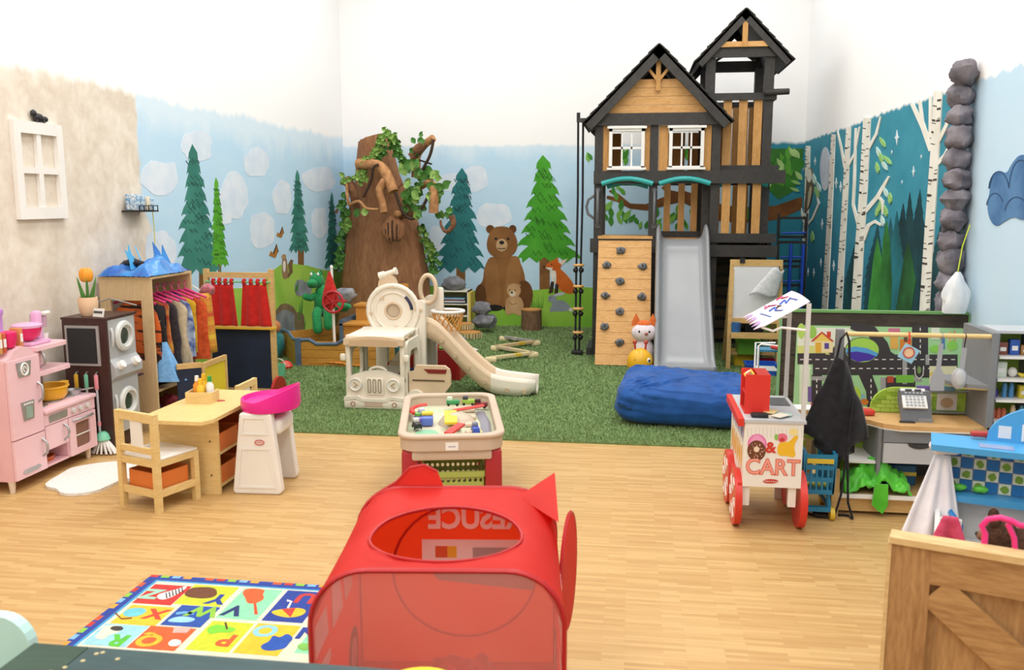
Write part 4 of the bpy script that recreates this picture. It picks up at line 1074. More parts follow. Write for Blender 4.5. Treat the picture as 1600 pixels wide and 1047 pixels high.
# bonnet with rounded top, bumper, grille and lamps
fp = [(x0b, .075), (x0b, zh - .05)] + [(x0b + .02 + (wbx - .04) * i / 8, zh - .035 + .05 * math.sin(PI * i / 8)) for i in range(9)] + [(x1b, zh - .05), (x1b, .075)]
MB().prism(fp, .0, .07).build('bonnet', CRM, bus)
MB().rbox((xm, .01, .042), (wbx + .02, .13, .083), .02, 2).build('bumper', CRM, bus, 40)
MB().prism([(x0b - .005, .07), (x0b + .1, .085), (x0b + .14, .06), (x1b - .14, .06), (x1b - .1, .085), (x1b + .005, .07), (x1b + .005, .1), (x1b - .11, .112), (x1b - .16, .088), (x0b + .16, .088), (x0b + .11, .112), (x0b - .005, .1)], -.055, .0).build('bumper_rim', CRM, bus)
for s in (-1, 1):
    lx = xm + s * .165
    la = MB().cyl((lx, -.025, .205), (lx, .0, .205), .055, n=24).build('head_lamp', CRM, bus, 40)
    MB().tube([(lx + .05 * math.cos(t * PI / 12), -.027, .205 + .05 * math.sin(t * PI / 12)) for t in range(24)], .006, 6, closed=True).build('lamp_ring', WHITE, la, 60)
    MB().tube([(lx + s * .012, -.03, .225), (lx - s * .02, -.03, .205), (lx + s * .012, -.03, .185)], .004, 5).build('lamp_chevron', plas('#B79E7E'), la)
    MB().tube([(lx + s * .015 + .018 * math.cos(t * PI / 8), -.057, .045 + .018 * math.sin(t * PI / 8)) for t in range(16)], .004, 6, closed=True).build('fog_lamp', plas('#B8886A'), bus, 60)
for k in range(3): part('bumper_stripe', plas('#BF9478'), bus, bb=(xm - .08, xm + .08, -.058, -.053, .025 + k * .014, .030 + k * .014))
gr = MB().rbox((xm, -.006, .19), (.16, .025, .15), .012, 2).build('grille', CRM, bus, 40)
for k in range(3): MB().tube([(xm - .045 + k * .045 + .012 * math.cos(a), -.022, .195 + (.045 if math.sin(a) > 0 else -.045) + .012 * math.sin(a)) for a in [2 * PI * q / 14 for q in range(14)]], .004, 5, closed=True).build('grille_slot', plas('#9C8B74'), gr, 60)
MB().tube([(xm + .075 * math.cos(a), .09, zh - .01 + .045 * math.sin(a)) for a in [PI * q / 8 for q in range(9)]], .014, 8).build('steering_wheel', CRM, bus, 60)
# cab posts, roof and visor
zc = zpx(530, 7.05)
for (x, y) in [(x0b + .02, .03), (x1b - .02, .03), (x0b + .02, .5), (x1b - .02, .5)]:
    MB().rbox((x, y, (zh + zc) / 2 - .03), (.04, .05, zc - zh + .12), .012, 2).build('cab_post', CRM, bus, 40)
vp = [(x0b - .005, zc - .05), (x1b + .005, zc - .05)] + [(x1b + .005 - (wbx + .01) * i / 8, zc + .0 + .025 * math.sin(PI * i / 8)) for i in range(9)]
MB().prism(vp, -.03, .03).build('visor', TAN, bus)
MB().prism([(x0b + .04, zc - .06), (x1b - .04, zc - .06), (x1b - .05, zc - .01), (xm, zc + .005), (x0b + .05, zc - .01)], -.036, -.028).build('visor_band', plas('#CDB08E', .42), bus)
MB().rbox((xm, .27, zc + .015), (wbx - .02, .54, .03), .012, 2).build('cab_roof', CRM, bus, 40)
for s in (x0b - .02, x1b + .02): MB().rbox((s, .0, zc - .16), (.05, .035, .06), .014, 2).build('wing_mirror', CRM, bus, 40)
for s in (x0b, x1b): MB().ring_prism(rrect(.05, .52, .05, zc - .03, .06, 4), rrect(.14, .44, .20, zc - .12, .08, 4), s - .015, s + .015, 'yz').build('cab_side', CRM, bus)
# tower with round window
ry = .56; RY = 7.05 + ry
cc = onY(614, 486, RY - .03); cz = cc.z - .012; cx = cc.x - uO[0]
rO = 43 * RY / F_PX
circ = lambda r, n=32: [(cx + r * math.cos(2 * PI * i / n), cz + r * math.sin(2 * PI * i / n)) for i in range(n)]
pan = MB().ring_prism(circ(rO), circ(rO * .30), ry - .02, ry + .02, 'xz'); pan.build('round_panel', CRM, bus, 30)
MB().tube([(a, ry - .025, b) for a, b in circ(rO * .96)], .022, 8, closed=True).build('panel_rim', CRM, bus, 60)
MB().tube([(a, ry - .022, b) for a, b in circ(rO * .70)], .012, 8, closed=True).build('panel_ring', CRM, bus, 60)
MB().tube([(a, ry - .022, b) for a, b in circ(rO * .30)], .010, 8, closed=True).build('porthole_rim', TAN, bus, 60)
MB().prism(circ(rO * .3), ry - .005, ry + .004).build('porthole', mat('smoky_porthole', '#C9B79E', .2), bus)
MB().tube([(a, ry - .03, b) for a, b in arc(cx, cz, rO * .72, 5, 48, 8)], .014, 8).build('window_slit', plas('#2A2A4A'), bus, 60)
for (u, v) in [(0, .92), (-.86, -.1), (.86, .1), (-.4, .5), (.1, -.62)]:
    MB().cyl((cx + u * rO, ry - .045, cz + v * rO), (cx + u * rO, ry - .02, cz + v * rO), .014, n=10).build('panel_bolt', TAN, bus, 40)
MB().prism([(x0b + .02, zc), (x1b - .0, zc), (cx + rO * .75, cz - rO * .5), (cx - rO * .75, cz - rO * .5)], ry - .015, ry + .015).build('panel_base', CRM, bus)
# side columns of the tower
xc = onY(655, 500, RY).x - uO[0]
MB().prism(rrect(xc - .045, xc + .06, .0, zpx(468, RY), .04, 5), ry - .03, ry + .03).build('tower_column', CRM, bus)
MB().prism(rrect(xc - .045, xc + .06, .0, zpx(468, RY), .04, 5), ry + .40, ry + .46).build('tower_column', CRM, bus)
MB().prism(rrect(x0b - .02, x0b + .09, .0, zpx(455, RY), .04, 5), ry + .40, ry + .46).build('tower_column', CRM, bus)
for k, z in enumerate((.86, .74, .8)): MB().cyl((xc + (k - 1) * .025, ry - .045, z - .02), (xc + (k - 1) * .025, ry - .03, z - .02), .014, n=10).build('column_bolt', TAN, bus, 40)
part('tower_deck', TAN, bus, bb=(x0b, xc, ry, ry + .44, .48, .51))
MB().bar((x0b + .12, ry + .1, .05), (x1b - .05, ry + .1, .52), .03, .12, (0, 0, 1)).build('ladder_side', CRM, bus)
for k in range(3): part('ladder_rung', TAN, bus, bb=(x0b + .1 + k * .11, x0b + .2 + k * .11, ry + .05, ry + .4, .14 + k * .12, .17 + k * .12))
for yy in (ry + .44,): MB().ring_prism(rrect(x0b - .02, xc, .03, .45, .06, 4), rrect(x0b + .08, xc - .1, .12, .38, .06, 4), yy, yy + .03, 'xz').build('rear_panel', CRM, bus)
# telescope
tp = onY(607, 470, RY); tx, tz = tp.x - uO[0], tp.z - .012
MB().prism([(tx - .1, cz + rO * .86), (tx + .1, cz + rO * .86)] + arc(tx, cz + rO * .9, .09, 0, 180, 8, .12), ry - .02, ry + .02).build('telescope_mount', TAN, bus)
zt2 = zpx(437, RY)
MB().cyl((tx, ry, cz + rO + .02), (tx, ry, zt2), .018, n=10).build('telescope_post', CRM, bus, 40)
q0, q1 = onY(593, 432, RY), onY(620, 423, RY)
MB().tube([(q0.x - uO[0], ry - .0, q0.z - .012), (q0.x - uO[0] + .05, ry, q0.z + .004), (q0.x - uO[0] + .05, ry, q0.z + .004), (q1.x - uO[0] - .02, ry, q1.z - .018), (q1.x - uO[0] - .02, ry, q1.z - .018), (q1.x - uO[0], ry, q1.z - .012)], [.038, .036, .026, .024, .034, .034], 14).build('telescope', CRM, bus, 40)
# oval grab loop and basketball hoop
lc = onY(669, 452, RY + .3); lx, lz = lc.x - uO[0], lc.z - .012
MB().tube([(lx + .075 * math.cos(a), ry + .3, lz + .13 * math.sin(a)) for a in [2 * PI * q / 20 for q in range(20)]], .022, 8, closed=True).build('grab_loop', TAN, bus, 60)
MB().rbox((lx + .09, ry + .36, lz - .11), (.09, .04, .25), .02, 2).build('hoop_board', CRM, bus, 40)
hc = onY(700, 486, RY + .3); hx, hz = hc.x - uO[0], hc.z - .012
MB().tube([(hx + .15 * math.cos(a), ry + .3 + .13 * math.sin(a), hz) for a in [2 * PI * q / 20 for q in range(20)]], .014, 8, closed=True).build('hoop_ring', WHITE, bus, 60)
nb = MB()
for q in range(14):
    a0 = 2 * PI * q / 14
    for dd in (-1, 1):
        nb.tube([(hx + .145 * (1 - .25 * k / 4) * math.cos(a0 + dd * k * .2), ry + .3 + .125 * (1 - .25 * k / 4) * math.sin(a0 + dd * k * .2), hz - .045 * k) for k in range(5)], .006, 4)
nb.build('hoop_net', plas('#D99A4A'), bus)
# slide: a trough running to the right
sy0, sy1 = .60, .93
pathx = [(xc + .02, .60), (xc + .10, .60), (xc + .2, .52), (xc + .32, .385), (xc + .44, .26), (xc + .55, .165), (xc + .64, .115), (xc + .74, .095), (onF(838, 620).x - uO[0], .085)]
vs = []; fs = []
pr = [(0, -.03), (0, .09), (.025, .105), (.045, .09), (.055, .02), (.075, 0), (.255, 0), (.275, .02), (.285, .09), (.305, .105), (.33, .09), (.33, -.03)]
for i, (x, z) in enumerate(pathx):
    hk = 1.0 if i < 6 else .75 if i < 8 else .6
    for (u, v) in pr: vs.append((x, sy0 + u, max(.0, z + v * hk if v > 0 else z - .085)))
m_ = len(pr)
for i in range(len(pathx) - 1):
    for j in range(m_ - 1): fs.append((i * m_ + j, i * m_ + j + 1, (i + 1) * m_ + j + 1, (i + 1) * m_ + j))
n6 = 6 * m_
so = MB().add(vs, fs).build('slide', TAN, bus, 45, sub=1, solid=.012)
so.data.materials.append(CRM)
for k, pgn in enumerate(so.data.polygons):
    if k // (m_ - 1) >= 6: pgn.material_index = 1
for (x, z) in [(pathx[2][0], pathx[2][1] - .02), (pathx[3][0], pathx[3][1] - .02), (pathx[4][0], pathx[4][1] - .0), (pathx[5][0] + .04, .13), (pathx[7][0] + .05, .06), (pathx[8][0] - .1, .05)]:
    MB().cyl((x, sy0 - .022, z), (x, sy0 - .002, z), .02, n=12).build('slide_bolt', plas('#CDB595', .4), so, 40)
# tan side panel with slots, beside the cab
pp = [onY(px, py, 7.12) for px, py in ((640, 613), (704, 572))]
ax0, ax1 = pp[0].x - uO[0], pp[1].x - uO[0]; az1 = pp[1].z - .012
MB().prism([(ax0 + .0, .14), (ax0, az1 - .06), (ax0 + .04, az1 - .05), (ax0 + .06, az1)] + [(ax1 - .05, az1), (ax1 - .01, az1 - .03), (ax1, az1 - .08), (ax1, .2), (ax1 - .07, .11), (ax0 + .1, .11)], .06, .10).build('side_panel', TAN, bus)
MB().prism([(ax0 + .13, az1 - .03), (ax1 - .03, az1 - .03), (ax1 - .04, az1 - .065), (ax0 + .17, az1 - .065)], .053, .062).build('panel_handle', plas('#7E2020'), bus)
part('panel_slot', plas('#6E5B46'), bus, bb=(ax0 + .03, ax1 - .05, .055, .062, .232, .246))
MB().cyl((ax0 + .06, .02, .08), (ax0 + .06, .08, .08), .08, n=20).build('wheel', CRM, bus, 40)
# toys behind and inside the play centre
bx_ = thing('toy_bin', 'dark red plastic toy bin standing behind the toddler slide', 'bin', (onF(695, 600).x - .2, 8.46, .012))
MB().ring_prism(rrect(-.33, .33, -.2, .2, .04, 3), rrect(-.31, .31, -.18, .18, .03, 3), .0, .30, 'xy').build('shell', plas('#A81E22'), bx_)
part('base', plas('#A81E22'), bx_, bb=(-.31, .31, -.18, .18, 0, .02))
for k, (c, x, y, z, s) in enumerate([('#2F5FC4', -.25, -.05, .3, .11), ('#E1C23A', -.1, .05, .3, .08), ('#D2372F', .02, -.04, .32, .09), ('#74B83C', .14, .05, .3, .08), ('#7FB9E8', .22, -.05, .33, .1), ('#EFA13A', .27, .07, .28, .06)]):
    o = MB().rbox((0, 0, 0), (s * 1.5, s * 1.2, s), .02, 2, (.3 * k, .2, k)).build('toy_block', plas(c), None, 40); o.location = (bx_.location.x + x, 8.46 + y, z - .01)
    tag(o, ['blue', 'yellow', 'red', 'green', 'light blue', 'orange'][k] + ' plastic toy piled in the dark red bin', 'toy', 'toys in the dark red bin')
# toys inside the bus cab
for k, (c, x, n, lab) in enumerate([('#39A3C0', .14, .38, 'tall teal foam board'), ('#B9CF5A', .20, .34, 'tall lime foam board'), ('#2748B5', .43, .2, 'royal blue toy crate'), ('#B4262C', .22, .26, 'dark red toy crate')]):
    o = MB().rbox((0, 0, n / 2), (.04 if k < 2 else .18, .12, n), .01).build('foam_board' if k < 2 else 'toy_crate', plas(c), None, 40); o.location = (-2.1 + x0b + x + .02, 8.15 if k < 2 else 7.85 + .0 * k, .012)
    tag(o, lab + ' standing on turf behind the bus cab', 'toy')
# blue toy car and picture book on the turf
tc_ = thing('toy_car', 'bright blue toy car on the turf behind the toddler slide', 'toy car', onF(722, 542, .012))
MB().rbox((0, 0, .05), (.13, .09, .05), .02).build('body', plas('#2E8FD8'), tc_, 40); MB().ell((.0, 0, .09), (.045, .04, .035)).build('cabin', plas('#2E8FD8'), tc_, 60)
for sx_ in (-.04, .04):
    for sy_ in (-.045, .045): MB().cyl((sx_, sy_ - .008, .025), (sx_, sy_ + .008, .025), .024, n=12).build('wheel', plas('#1F6FB0'), tc_, 40)
p = onF(729, 549, .012); pb_ = thing('picture_book', 'open white picture book lying on turf by the blue toy car', 'book', p, .5)
for s in (-1, 1): MB().box((s * .06, 0, .014), (.12, .16, .006), (0, s * -.15, 0)).build('page', plas('#E9E4DA', .6), pb_)

# ---------------------------------------------------------------- woodland corner: shelf, rocks, slices, stump, beam
sh = thing('cube_bookshelf', 'small cream cube bookshelf with olive inside and a grey rock on top', 'bookshelf', (onY(713, 505, 11.55).x, 11.55, .012))
hx2, hz2 = .195, onY(713, 456, 11.4).z
CRS = plas('#E8E6D2', .5); OLV = plas('#A7AE6A', .6)
part('side', CRS, sh, bb=(-hx2, -hx2 + .015, -.15, .15, 0, hz2)); part('side', CRS, sh, bb=(hx2 - .015, hx2, -.15, .15, 0, hz2))
part('top', CRS, sh, bb=(-hx2, hx2, -.15, .15, hz2 - .015, hz2)); part('base', CRS, sh, bb=(-hx2, hx2, -.15, .15, 0.02, .04))
part('back', OLV, sh, bb=(-hx2, hx2, .14, .15, 0, hz2)); part('shelf', CRS, sh, bb=(-hx2, hx2, -.14, .15, hz2 * .38, hz2 * .38 + .014))
part('shelf', CRS, sh, bb=(-hx2, hx2, -.14, .15, hz2 * .66, hz2 * .66 + .014))
o = part('yellow_panel', plas('#D9C458', .5), sh, bb=(hx2 + .0, hx2 + .03, -.14, .14, .0, hz2 - .02))
bc = ['#E8E4DA', '#C65A3E', '#3E5E9C', '#E3B53C', '#4A4A55', '#DADBE0', '#7A3C34', '#8FB4D0']
for k in range(8):
    lv = k // 4; q = k % 4
    o = MB().bb(-.13 + rnd.uniform(-.02, .02), .13 + rnd.uniform(-.02, .02), -.11, .1, 0, .018).build('picture_book', plas(bc[k], .5), None)
    o.location = (sh.location.x, 11.53, .012 + hz2 * (.38, .66)[lv] + .0155 + q * .019); o.rotation_euler = (0, 0, rnd.uniform(-.12, .12))
    tag(o, ['white', 'orange red', 'navy', 'yellow', 'charcoal', 'pale grey', 'maroon', 'sky blue'][k] + (' picture book lying on the lower' if lv == 0 else ' picture book lying on the upper') + ' shelf of the cube bookshelf', 'book', 'picture books in the cube shelf')
o = MB().ell((0, 0, .095), (.165, .13, .1), 20, 12, .3, 5).build('faux_rock', ROCK, None, 50); o.location = (sh.location.x - .02, 11.53, hz2 + .0); tag(o, 'large grey faux rock resting on top of the cube bookshelf', 'rock')
r1 = rockthing('faux_rock', 'broad grey faux rock at the bottom of the pair beside the bookshelf', 758, 501, 11.4, 40, 22, 11)
r2 = rockthing('faux_rock', 'rounded grey faux rock stacked on the broad rock beside the bookshelf', 753, 482, 11.4, 30, 23, 12)
RIB = mat('bark_edge', '#B59B62', .85, col2='#6F5C38', scale=3, bump=.4, stretch=(12, 12, 1))
SLICE = mat('cut_wood_orange', '#D69A55', .7, col2='#C5853F', scale=12)
for k, (px, py, rpx, z, lab) in enumerate([(737, 513, 19, .012, 'front one, flat on the turf'), (722, 503, 16, .012, 'lower one of the stacked pair'), (724, 495, 15, .092, 'upper one of the stacked pair')]):
    Y = (11.15, 11.05, 11.06)[k] if k else 11.05
    c = onF(px, py, .04); r_ = rpx * 11.1 / F_PX
    t = thing('tree_slice_step', 'round wooden slice stepping block with bark rim, ' + lab, 'stepping block', (onY(px, py, 11.1).x if k < 2 else onY(722, py, 11.1).x + .01, (10.98, 11.2, 11.2)[k], z), 0, 'tree slice stepping blocks')
    vs = MB(); n = 36
    vs.lathe([(r_ * .96, 0), (r_, .01), (r_, .065), (r_ * .95, .075)], n).build('bark', RIB, t, 30)
    MB().lathe([(0, .0751), (r_ * .9, .0755), (r_ * .9, .079), (0, .081)], n).build('cut_face', SLICE, t, 40)
    b = MB()
    for q in range(24):
        a = 2 * PI * q / 24; b.box((r_ * math.cos(a), r_ * math.sin(a), .037), (.012, .014, .06), (0, 0, a))
    b.build('bark_ribs', plas('#D8CDA0', .8), t)
sc = onF(832, 515); st = thing('tree_stump', 'brown faux tree stump with an orange cut top against the mural', 'stump', (sc.x, 11.78, .012))
r_ = 15.5 * 11.78 / F_PX; h_ = onY(832, 487, 11.7).z
vs = MB(); n = 40; V = []; Fc = []
for i in range(9):
    t = i / 8
    for j in range(n):
        a = 2 * PI * j / n; k = 1 + .05 * math.sin(j * 2.7 + i * .5) + .06 * (1 - t) ** 3 + (.03 if i > 6 else 0)
        V.append((r_ * k * math.cos(a), r_ * k * math.sin(a), h_ * t))
for i in range(8):
    for j in range(n): Fc.append((i * n + j, i * n + (j + 1) % n, (i + 1) * n + (j + 1) % n, (i + 1) * n + j))
Fc.append(tuple(range(8 * n, 9 * n)))
MB().add(V, Fc).build('bark', mat('stump_bark', '#8A6A4E', .9, 'wood', '#5F4632', 4, .6, stretch=(5, 5, 1)), st, 60)
MB().lathe([(0, h_ + .001), (r_ * .98, h_ + .001), (r_ * .98, h_ + .016), (0, h_ + .018)], 30).build('cut_top', SLICE, st, 40)
# balance beam in zigzag
bb_ = thing('balance_beam', 'pale zigzag balance beam with painted segments lying on the turf', 'balance beam', (*onF(805, 545)[:2], .012))
J = [onF(px, py, .05) for px, py in [(788, 528), (836, 535), (775, 543), (832, 553), (767, 561)]]
SEGC = [plas('#9E9B94', .5), plas('#D9B98A', .5), plas('#D8C49A', .5), plas('#E2CDA0', .5)]
for k in range(4):
    a, b = J[k], J[k + 1]
    o = MB().bar((a.x - bb_.location.x, a.y - bb_.location.y, .05), (b.x - bb_.location.x, b.y - bb_.location.y, .05), .06, .028).build('beam_segment', SEGC[k], bb_)
    m_ = a.lerp(b, .3); n_ = a.lerp(b, .45)
    MB().bar((m_.x - bb_.location.x, m_.y - bb_.location.y, .05), (n_.x - bb_.location.x, n_.y - bb_.location.y, .05), .062, .030).build('painted_band', plas(['#B8B3A8', '#E2B83E', '#D8B9A2', '#E5C04A'][k]), o)
for k, a in enumerate(J):
    MB().rbox((a.x - bb_.location.x, a.y - bb_.location.y, .03), (.13, .09, .06), .02, 2, (0, 0, .3 * (k % 2) + .1)).build('joint_foot', plas('#E8D5A6', .5), bb_, 40)

# ---------------------------------------------------------------- blue bean bag, caterpillar and fox toys
def beanbag():
    NU, NV = 150, 70; W, D, H = .56, .46, .155
    vs = []; fs = []
    rr = random.Random(2)
    for j in range(NV + 1):
        th = -PI / 2 + PI * j / NV
        for i in range(NU):
            a = 2 * PI * i / NU
            e = .30
            cx_ = math.copysign(abs(math.cos(a)) ** e, math.cos(a)); sx_ = math.copysign(abs(math.sin(a)) ** e, math.sin(a))
            ct = abs(math.cos(th)) ** .32; sv = math.copysign(abs(math.sin(th)) ** .75, th)
            x, y, z = W * cx_ * ct, D * sx_ * ct, H * sv + H
            w1 = noise.noise(Vector((x * 4 + 1, y * 10 + x * 4, z * 9)))
            wr = (1 - 2.2 * abs(w1)) * .8 - .3 + (.4 - abs(noise.noise(Vector((x * 8, y * 20 - x * 9, z * 22 + 3))))) * 1.1
            if z > .05:
                k = min(1, (z - .05) / .1); z += .038 * wr * k; x += .02 * wr * k; y += .03 * (.3 - abs(noise.noise(Vector((x * 3.5, z * 16 + x * 2, 5))))) * k * (1 if y < 0 else -1)
                z += .05 * max(0, -x) * k + .06 * max(0, y) * k * max(0, -x + .1) * 2 - .02 * k * max(0, x)
            vs.append((x, y, max(z, 0)))
    for j in range(NV):
        for i in range(NU): fs.append((j * NU + i, j * NU + (i + 1) % NU, (j + 1) * NU + (i + 1) % NU, (j + 1) * NU + i))
    return MB().add(vs, fs)
BBM = mat('royal_blue_velour', '#1C57A4', .7, col2='#164A90', scale=9, bump=.3, spec=.3, sheen=.12)
o = beanbag().build('bean_bag', BBM, None, 180); o.location = (.47, 7.10, .012); o.rotation_euler = (0, 0, -.10); tag(o, 'large wrinkled royal blue bean bag lying on the turf', 'bean bag')
p = onF(1003, 594, .012)
cat_ = thing('caterpillar_toy', 'round yellow bug toy with red feelers beside the grey slide foot', 'toy', (p.x - .02, 8.78, .012))
YEL = plas('#F1B624', .35)
MB().ell((0, 0, .14), (.13, .12, .14), 24, 16).build('head', YEL, cat_, 80)
MB().tube([(.131 * math.cos(a), .121 * math.sin(a), .10) for a in [2 * PI * q / 24 for q in range(24)]], .004, 5, closed=True).build('seam', plas('#C98F1A'), cat_, 60)
for s in (-1, 1):
    o = MB().cyl((s * .05, 0, .26), (s * .055, 0, .33), .01, n=8).build('feeler', plas('#C2452E'), cat_, 40); MB().ell((s * .055, 0, .34), (.022, .022, .022), 10, 8).build('feeler_tip', plas('#C2452E'), o, 80)
for s in (-.5, 1):
    o = MB().ell((s * .085, -.085, .17), (.022, .018, .026), 10, 8).build('eye', WHITE, cat_, 80); MB().ell((s * .09, -.099, .172), (.012, .009, .014), 8, 6).build('pupil', BLACK, o, 80)
fx = thing('fox_plush', 'orange and white plush fox peeking between climbing wall and slide', 'plush toy', (onY(1006, 540, 9.06).x, 9.06, .012))
FURO, FURW = cloth('#E0763A', '#C9622A', 70), cloth('#EDE3E6', '#D9CBD6', 70)
MB().ell((0, .0, .18), (.11, .10, .18), 18, 12).build('body', FURW, fx, 80)
hd = MB().ell((0, -.02, .40), (.13, .10, .10), 18, 12).build('head', FURW, fx, 80)
MB().ell((0, -.0, .47), (.085, .08, .06), 14, 10).build('forehead', FURO, hd, 80); MB().ell((.02, -.12, .40), (.02, .015, .016), 8, 6).build('nose', plas('#A55A4A'), hd, 80)
for s in (-1, 1): MB().lathe([(.05, 0), (.035, .06), (0, .13)], 10, (s * .085, 0, .47), None, 1, .5).build('ear', FURO, hd, 60); MB().ell((s * .05, -.105, .42), (.012, .01, .014), 8, 6).build('eye', BLACK, hd, 80)
# ---------------------------------------------------------------- easel with whiteboard
ez = thing('art_easel', 'wooden art easel with a whiteboard standing under the tower', 'easel', (onY(1176, 560, 9.3).x, 9.3, .012))
ex = ez.location.x
def ezx(px, py=450): return onY(px, py, 9.3).x - ex
def ezz(py): return onY(1176, py, 9.3).z - .012
hw_ = ezx(1219)
for s in (-1, 1):
    MB().bar((s * hw_ * 1.04, -.04, 0), (s * hw_ * .98, .02, ezz(406)), .045, .03, (0, 1, 0)).build('front_leg', WOOD_BEECH, ez)
    MB().bar((s * hw_ * 1.0, .5, 0), (s * hw_ * .95, .06, ezz(408)), .04, .03, (0, 1, 0)).build('rear_leg', WOOD_BEECH, ez)
part('top_rail', WOOD_BEECH, ez, bb=(-hw_, hw_, -.005, .03, ezz(416), ezz(406))); part('bottom_rail', WOOD_BEECH, ez, bb=(-hw_, hw_, -.02, .01, ezz(505), ezz(497)))
part('whiteboard', plas('#E9EAEE', .25), ez, bb=(-hw_ + .02, hw_ - .02, .0, .012, ezz(498), ezz(415)))
part('tray', WOOD_BEECH, ez, bb=(-hw_, hw_, -.14, .02, ezz(525), ezz(520))); part('tray_lip', WOOD_BEECH, ez, bb=(-hw_, hw_, -.15, -.135, ezz(526), ezz(517)))
part('clip', BLACK, ez, bb=(-.17, -.12, -.02, .01, ezz(411), ezz(403)))
o = MB().lathe([(.045, 0), (.05, .11), (.042, .11), (.04, .01)], 16).build('pen_cup', mat('mosaic_blue', '#2C7FA8', .4, col2='#3A4C9C', scale=40), None, 40); o.location = (onY(1150, 515, 9.22).x, 9.23, ezz(520) + .014); tag(o, 'blue patterned pen cup standing on the easel tray', 'cup')
o = MB().grid(lambda u, v: (-.04 + (u - .5) * (.12 + .16 * v) - .14 * v, -.02 - .03 * math.sin(u * PI), -v * .27 + .02 * math.sin(u * 6)), 12, 10).build('sun_hat', cloth('#D8D9DC', '#C6C8CC'), None, 80, solid=.012); o.location = (ex + hw_ + .0, 9.26, ezz(418)); tag(o, 'pale grey sun hat hanging from the corner of the whiteboard', 'hat')
MB().tube([(.0, -.03, 0), (-.02, -.035, -.02), (-.03, -.02, .03)], .006, 6).build('hook', BLACK, o)
for k, (c, px, py, w, h, Y, lab, nm) in enumerate([('#5E9A2C', 1169, 540, .24, .13, 9.42, 'green plastic basket on the shelf under the easel', 'green_basket'), ('#E5C22A', 1160, 568, .2, .15, 9.55, 'yellow plastic bucket on the turf behind the easel', 'yellow_bucket'), ('#2456B8', 1188, 572, .30, .11, 9.05, 'royal blue plastic tray on the turf beside the easel', 'blue_tray'), ('#C3274E', 1198, 560, .18, .08, 9.4, 'crimson toy box behind the blue tray', 'toy_box')]):
    x = onY(px, py, Y).x; z = ezz(556) + .025 if k == 0 else .012
    t = thing(nm, lab, 'basket' if k == 0 else 'bin', (x, Y, z if k != 3 else .012))
    MB().ring_prism(rrect(-w / 2, w / 2, -.12, .1, .03, 3), rrect(-w / 2 + .012, w / 2 - .012, -.108, .088, .025, 3), 0, h, 'xy').build('wall', plas(c), t)
    part('base', plas(c), t, bb=(-w / 2 + .01, w / 2 - .01, -.1, .08, 0, .012))
    MB().ring_prism(rrect(-w / 2 - .012, w / 2 + .012, -.132, .112, .035, 3), rrect(-w / 2 + .006, w / 2 - .006, -.114, .094, .025, 3), h - .012, h + .004, 'xy').build('rim', plas(c), t)
part('lower_shelf', WOOD_BEECH, ez, bb=(-hw_ * .95, hw_ * .95, .05, .25, ezz(556), ezz(556) + .022))
# slim white and green rack beside the partition
rk = thing('rolling_rack', 'slim rack with white rails and a green upright beside the easel', 'rack', (onF(1200, 646).x - .03, 7.65, .012))
rO_ = (rk.location.x, 7.65, .012)
gx = onY(1214, 600, 7.65).x - rO_[0]; wx = onY(1183, 600, 7.65).x - rO_[0]
zt3, zl3 = onY(1200, 543, 7.65).z, onY(1200, 580, 7.65).z
part('green_upright', plas('#8CC88E'), rk, bb=(gx, gx + .012, -.02, .02, 0, onY(1214, 505, 7.65).z))
MB().tube([(gx, 0, zt3), (wx + .02, 0, zt3 + .015), (wx, 0, zt3), (wx, 0, 0)], .01, 8).build('white_rail', WHITE, rk, 60); MB().tube([(gx, .18, zt3), (wx, .18, zt3), (wx, .18, 0)], .01, 8).build('white_rail', WHITE, rk, 60)
part('shelf', WHITE, rk, bb=(wx, gx, -.0, .18, zl3 - .01, zl3)); part('shelf', plas('#3B8FB8'), rk, bb=(wx, gx, .0, .18, zt3 - .05, zt3 - .035))
MB().tube([(gx, -.01, zt3 - .015), (wx + .1, -.01, zt3 - .005)], .016, 8).build('red_bead_bar', plas('#D8463C'), rk)
# folded black and blue frames beside the tower
fb = thing('folded_trampoline', 'folded black frames with bright blue tubes leaning beside the tower', 'folded frame', (onY(1233, 480, 10.6).x, 10.6, .012))
w_ = .17
for k in range(3):
    zz = .75 + k * .28
    MB().ring_prism(rrect(-w_, w_, zz, zz + .25, .03, 3), rrect(-w_ + .03, w_ - .03, zz + .03, zz + .22, .02, 3), -.02 + k * .03, .01 + k * .03, 'xz').build('black_frame', BLACK, fb)
    MB().tube([(-w_ + .04, -.04, zz + .06), (w_ - .03, -.04, zz + .07)], .012, 8).build('blue_rung', plas('#1F4FC4'), fb, 60)
for x in (-.02, .12): MB().tube([(x, -.05, 0), (x, -.05, 1.25)], .02, 8).build('blue_tube', plas('#1F4FC4'), fb, 60)
for x in (-w_ + .01, w_ - .01): MB().bar((x, 0, 0), (x, .03, 1.6), .02, .02).build('black_leg', BLACK, fb)
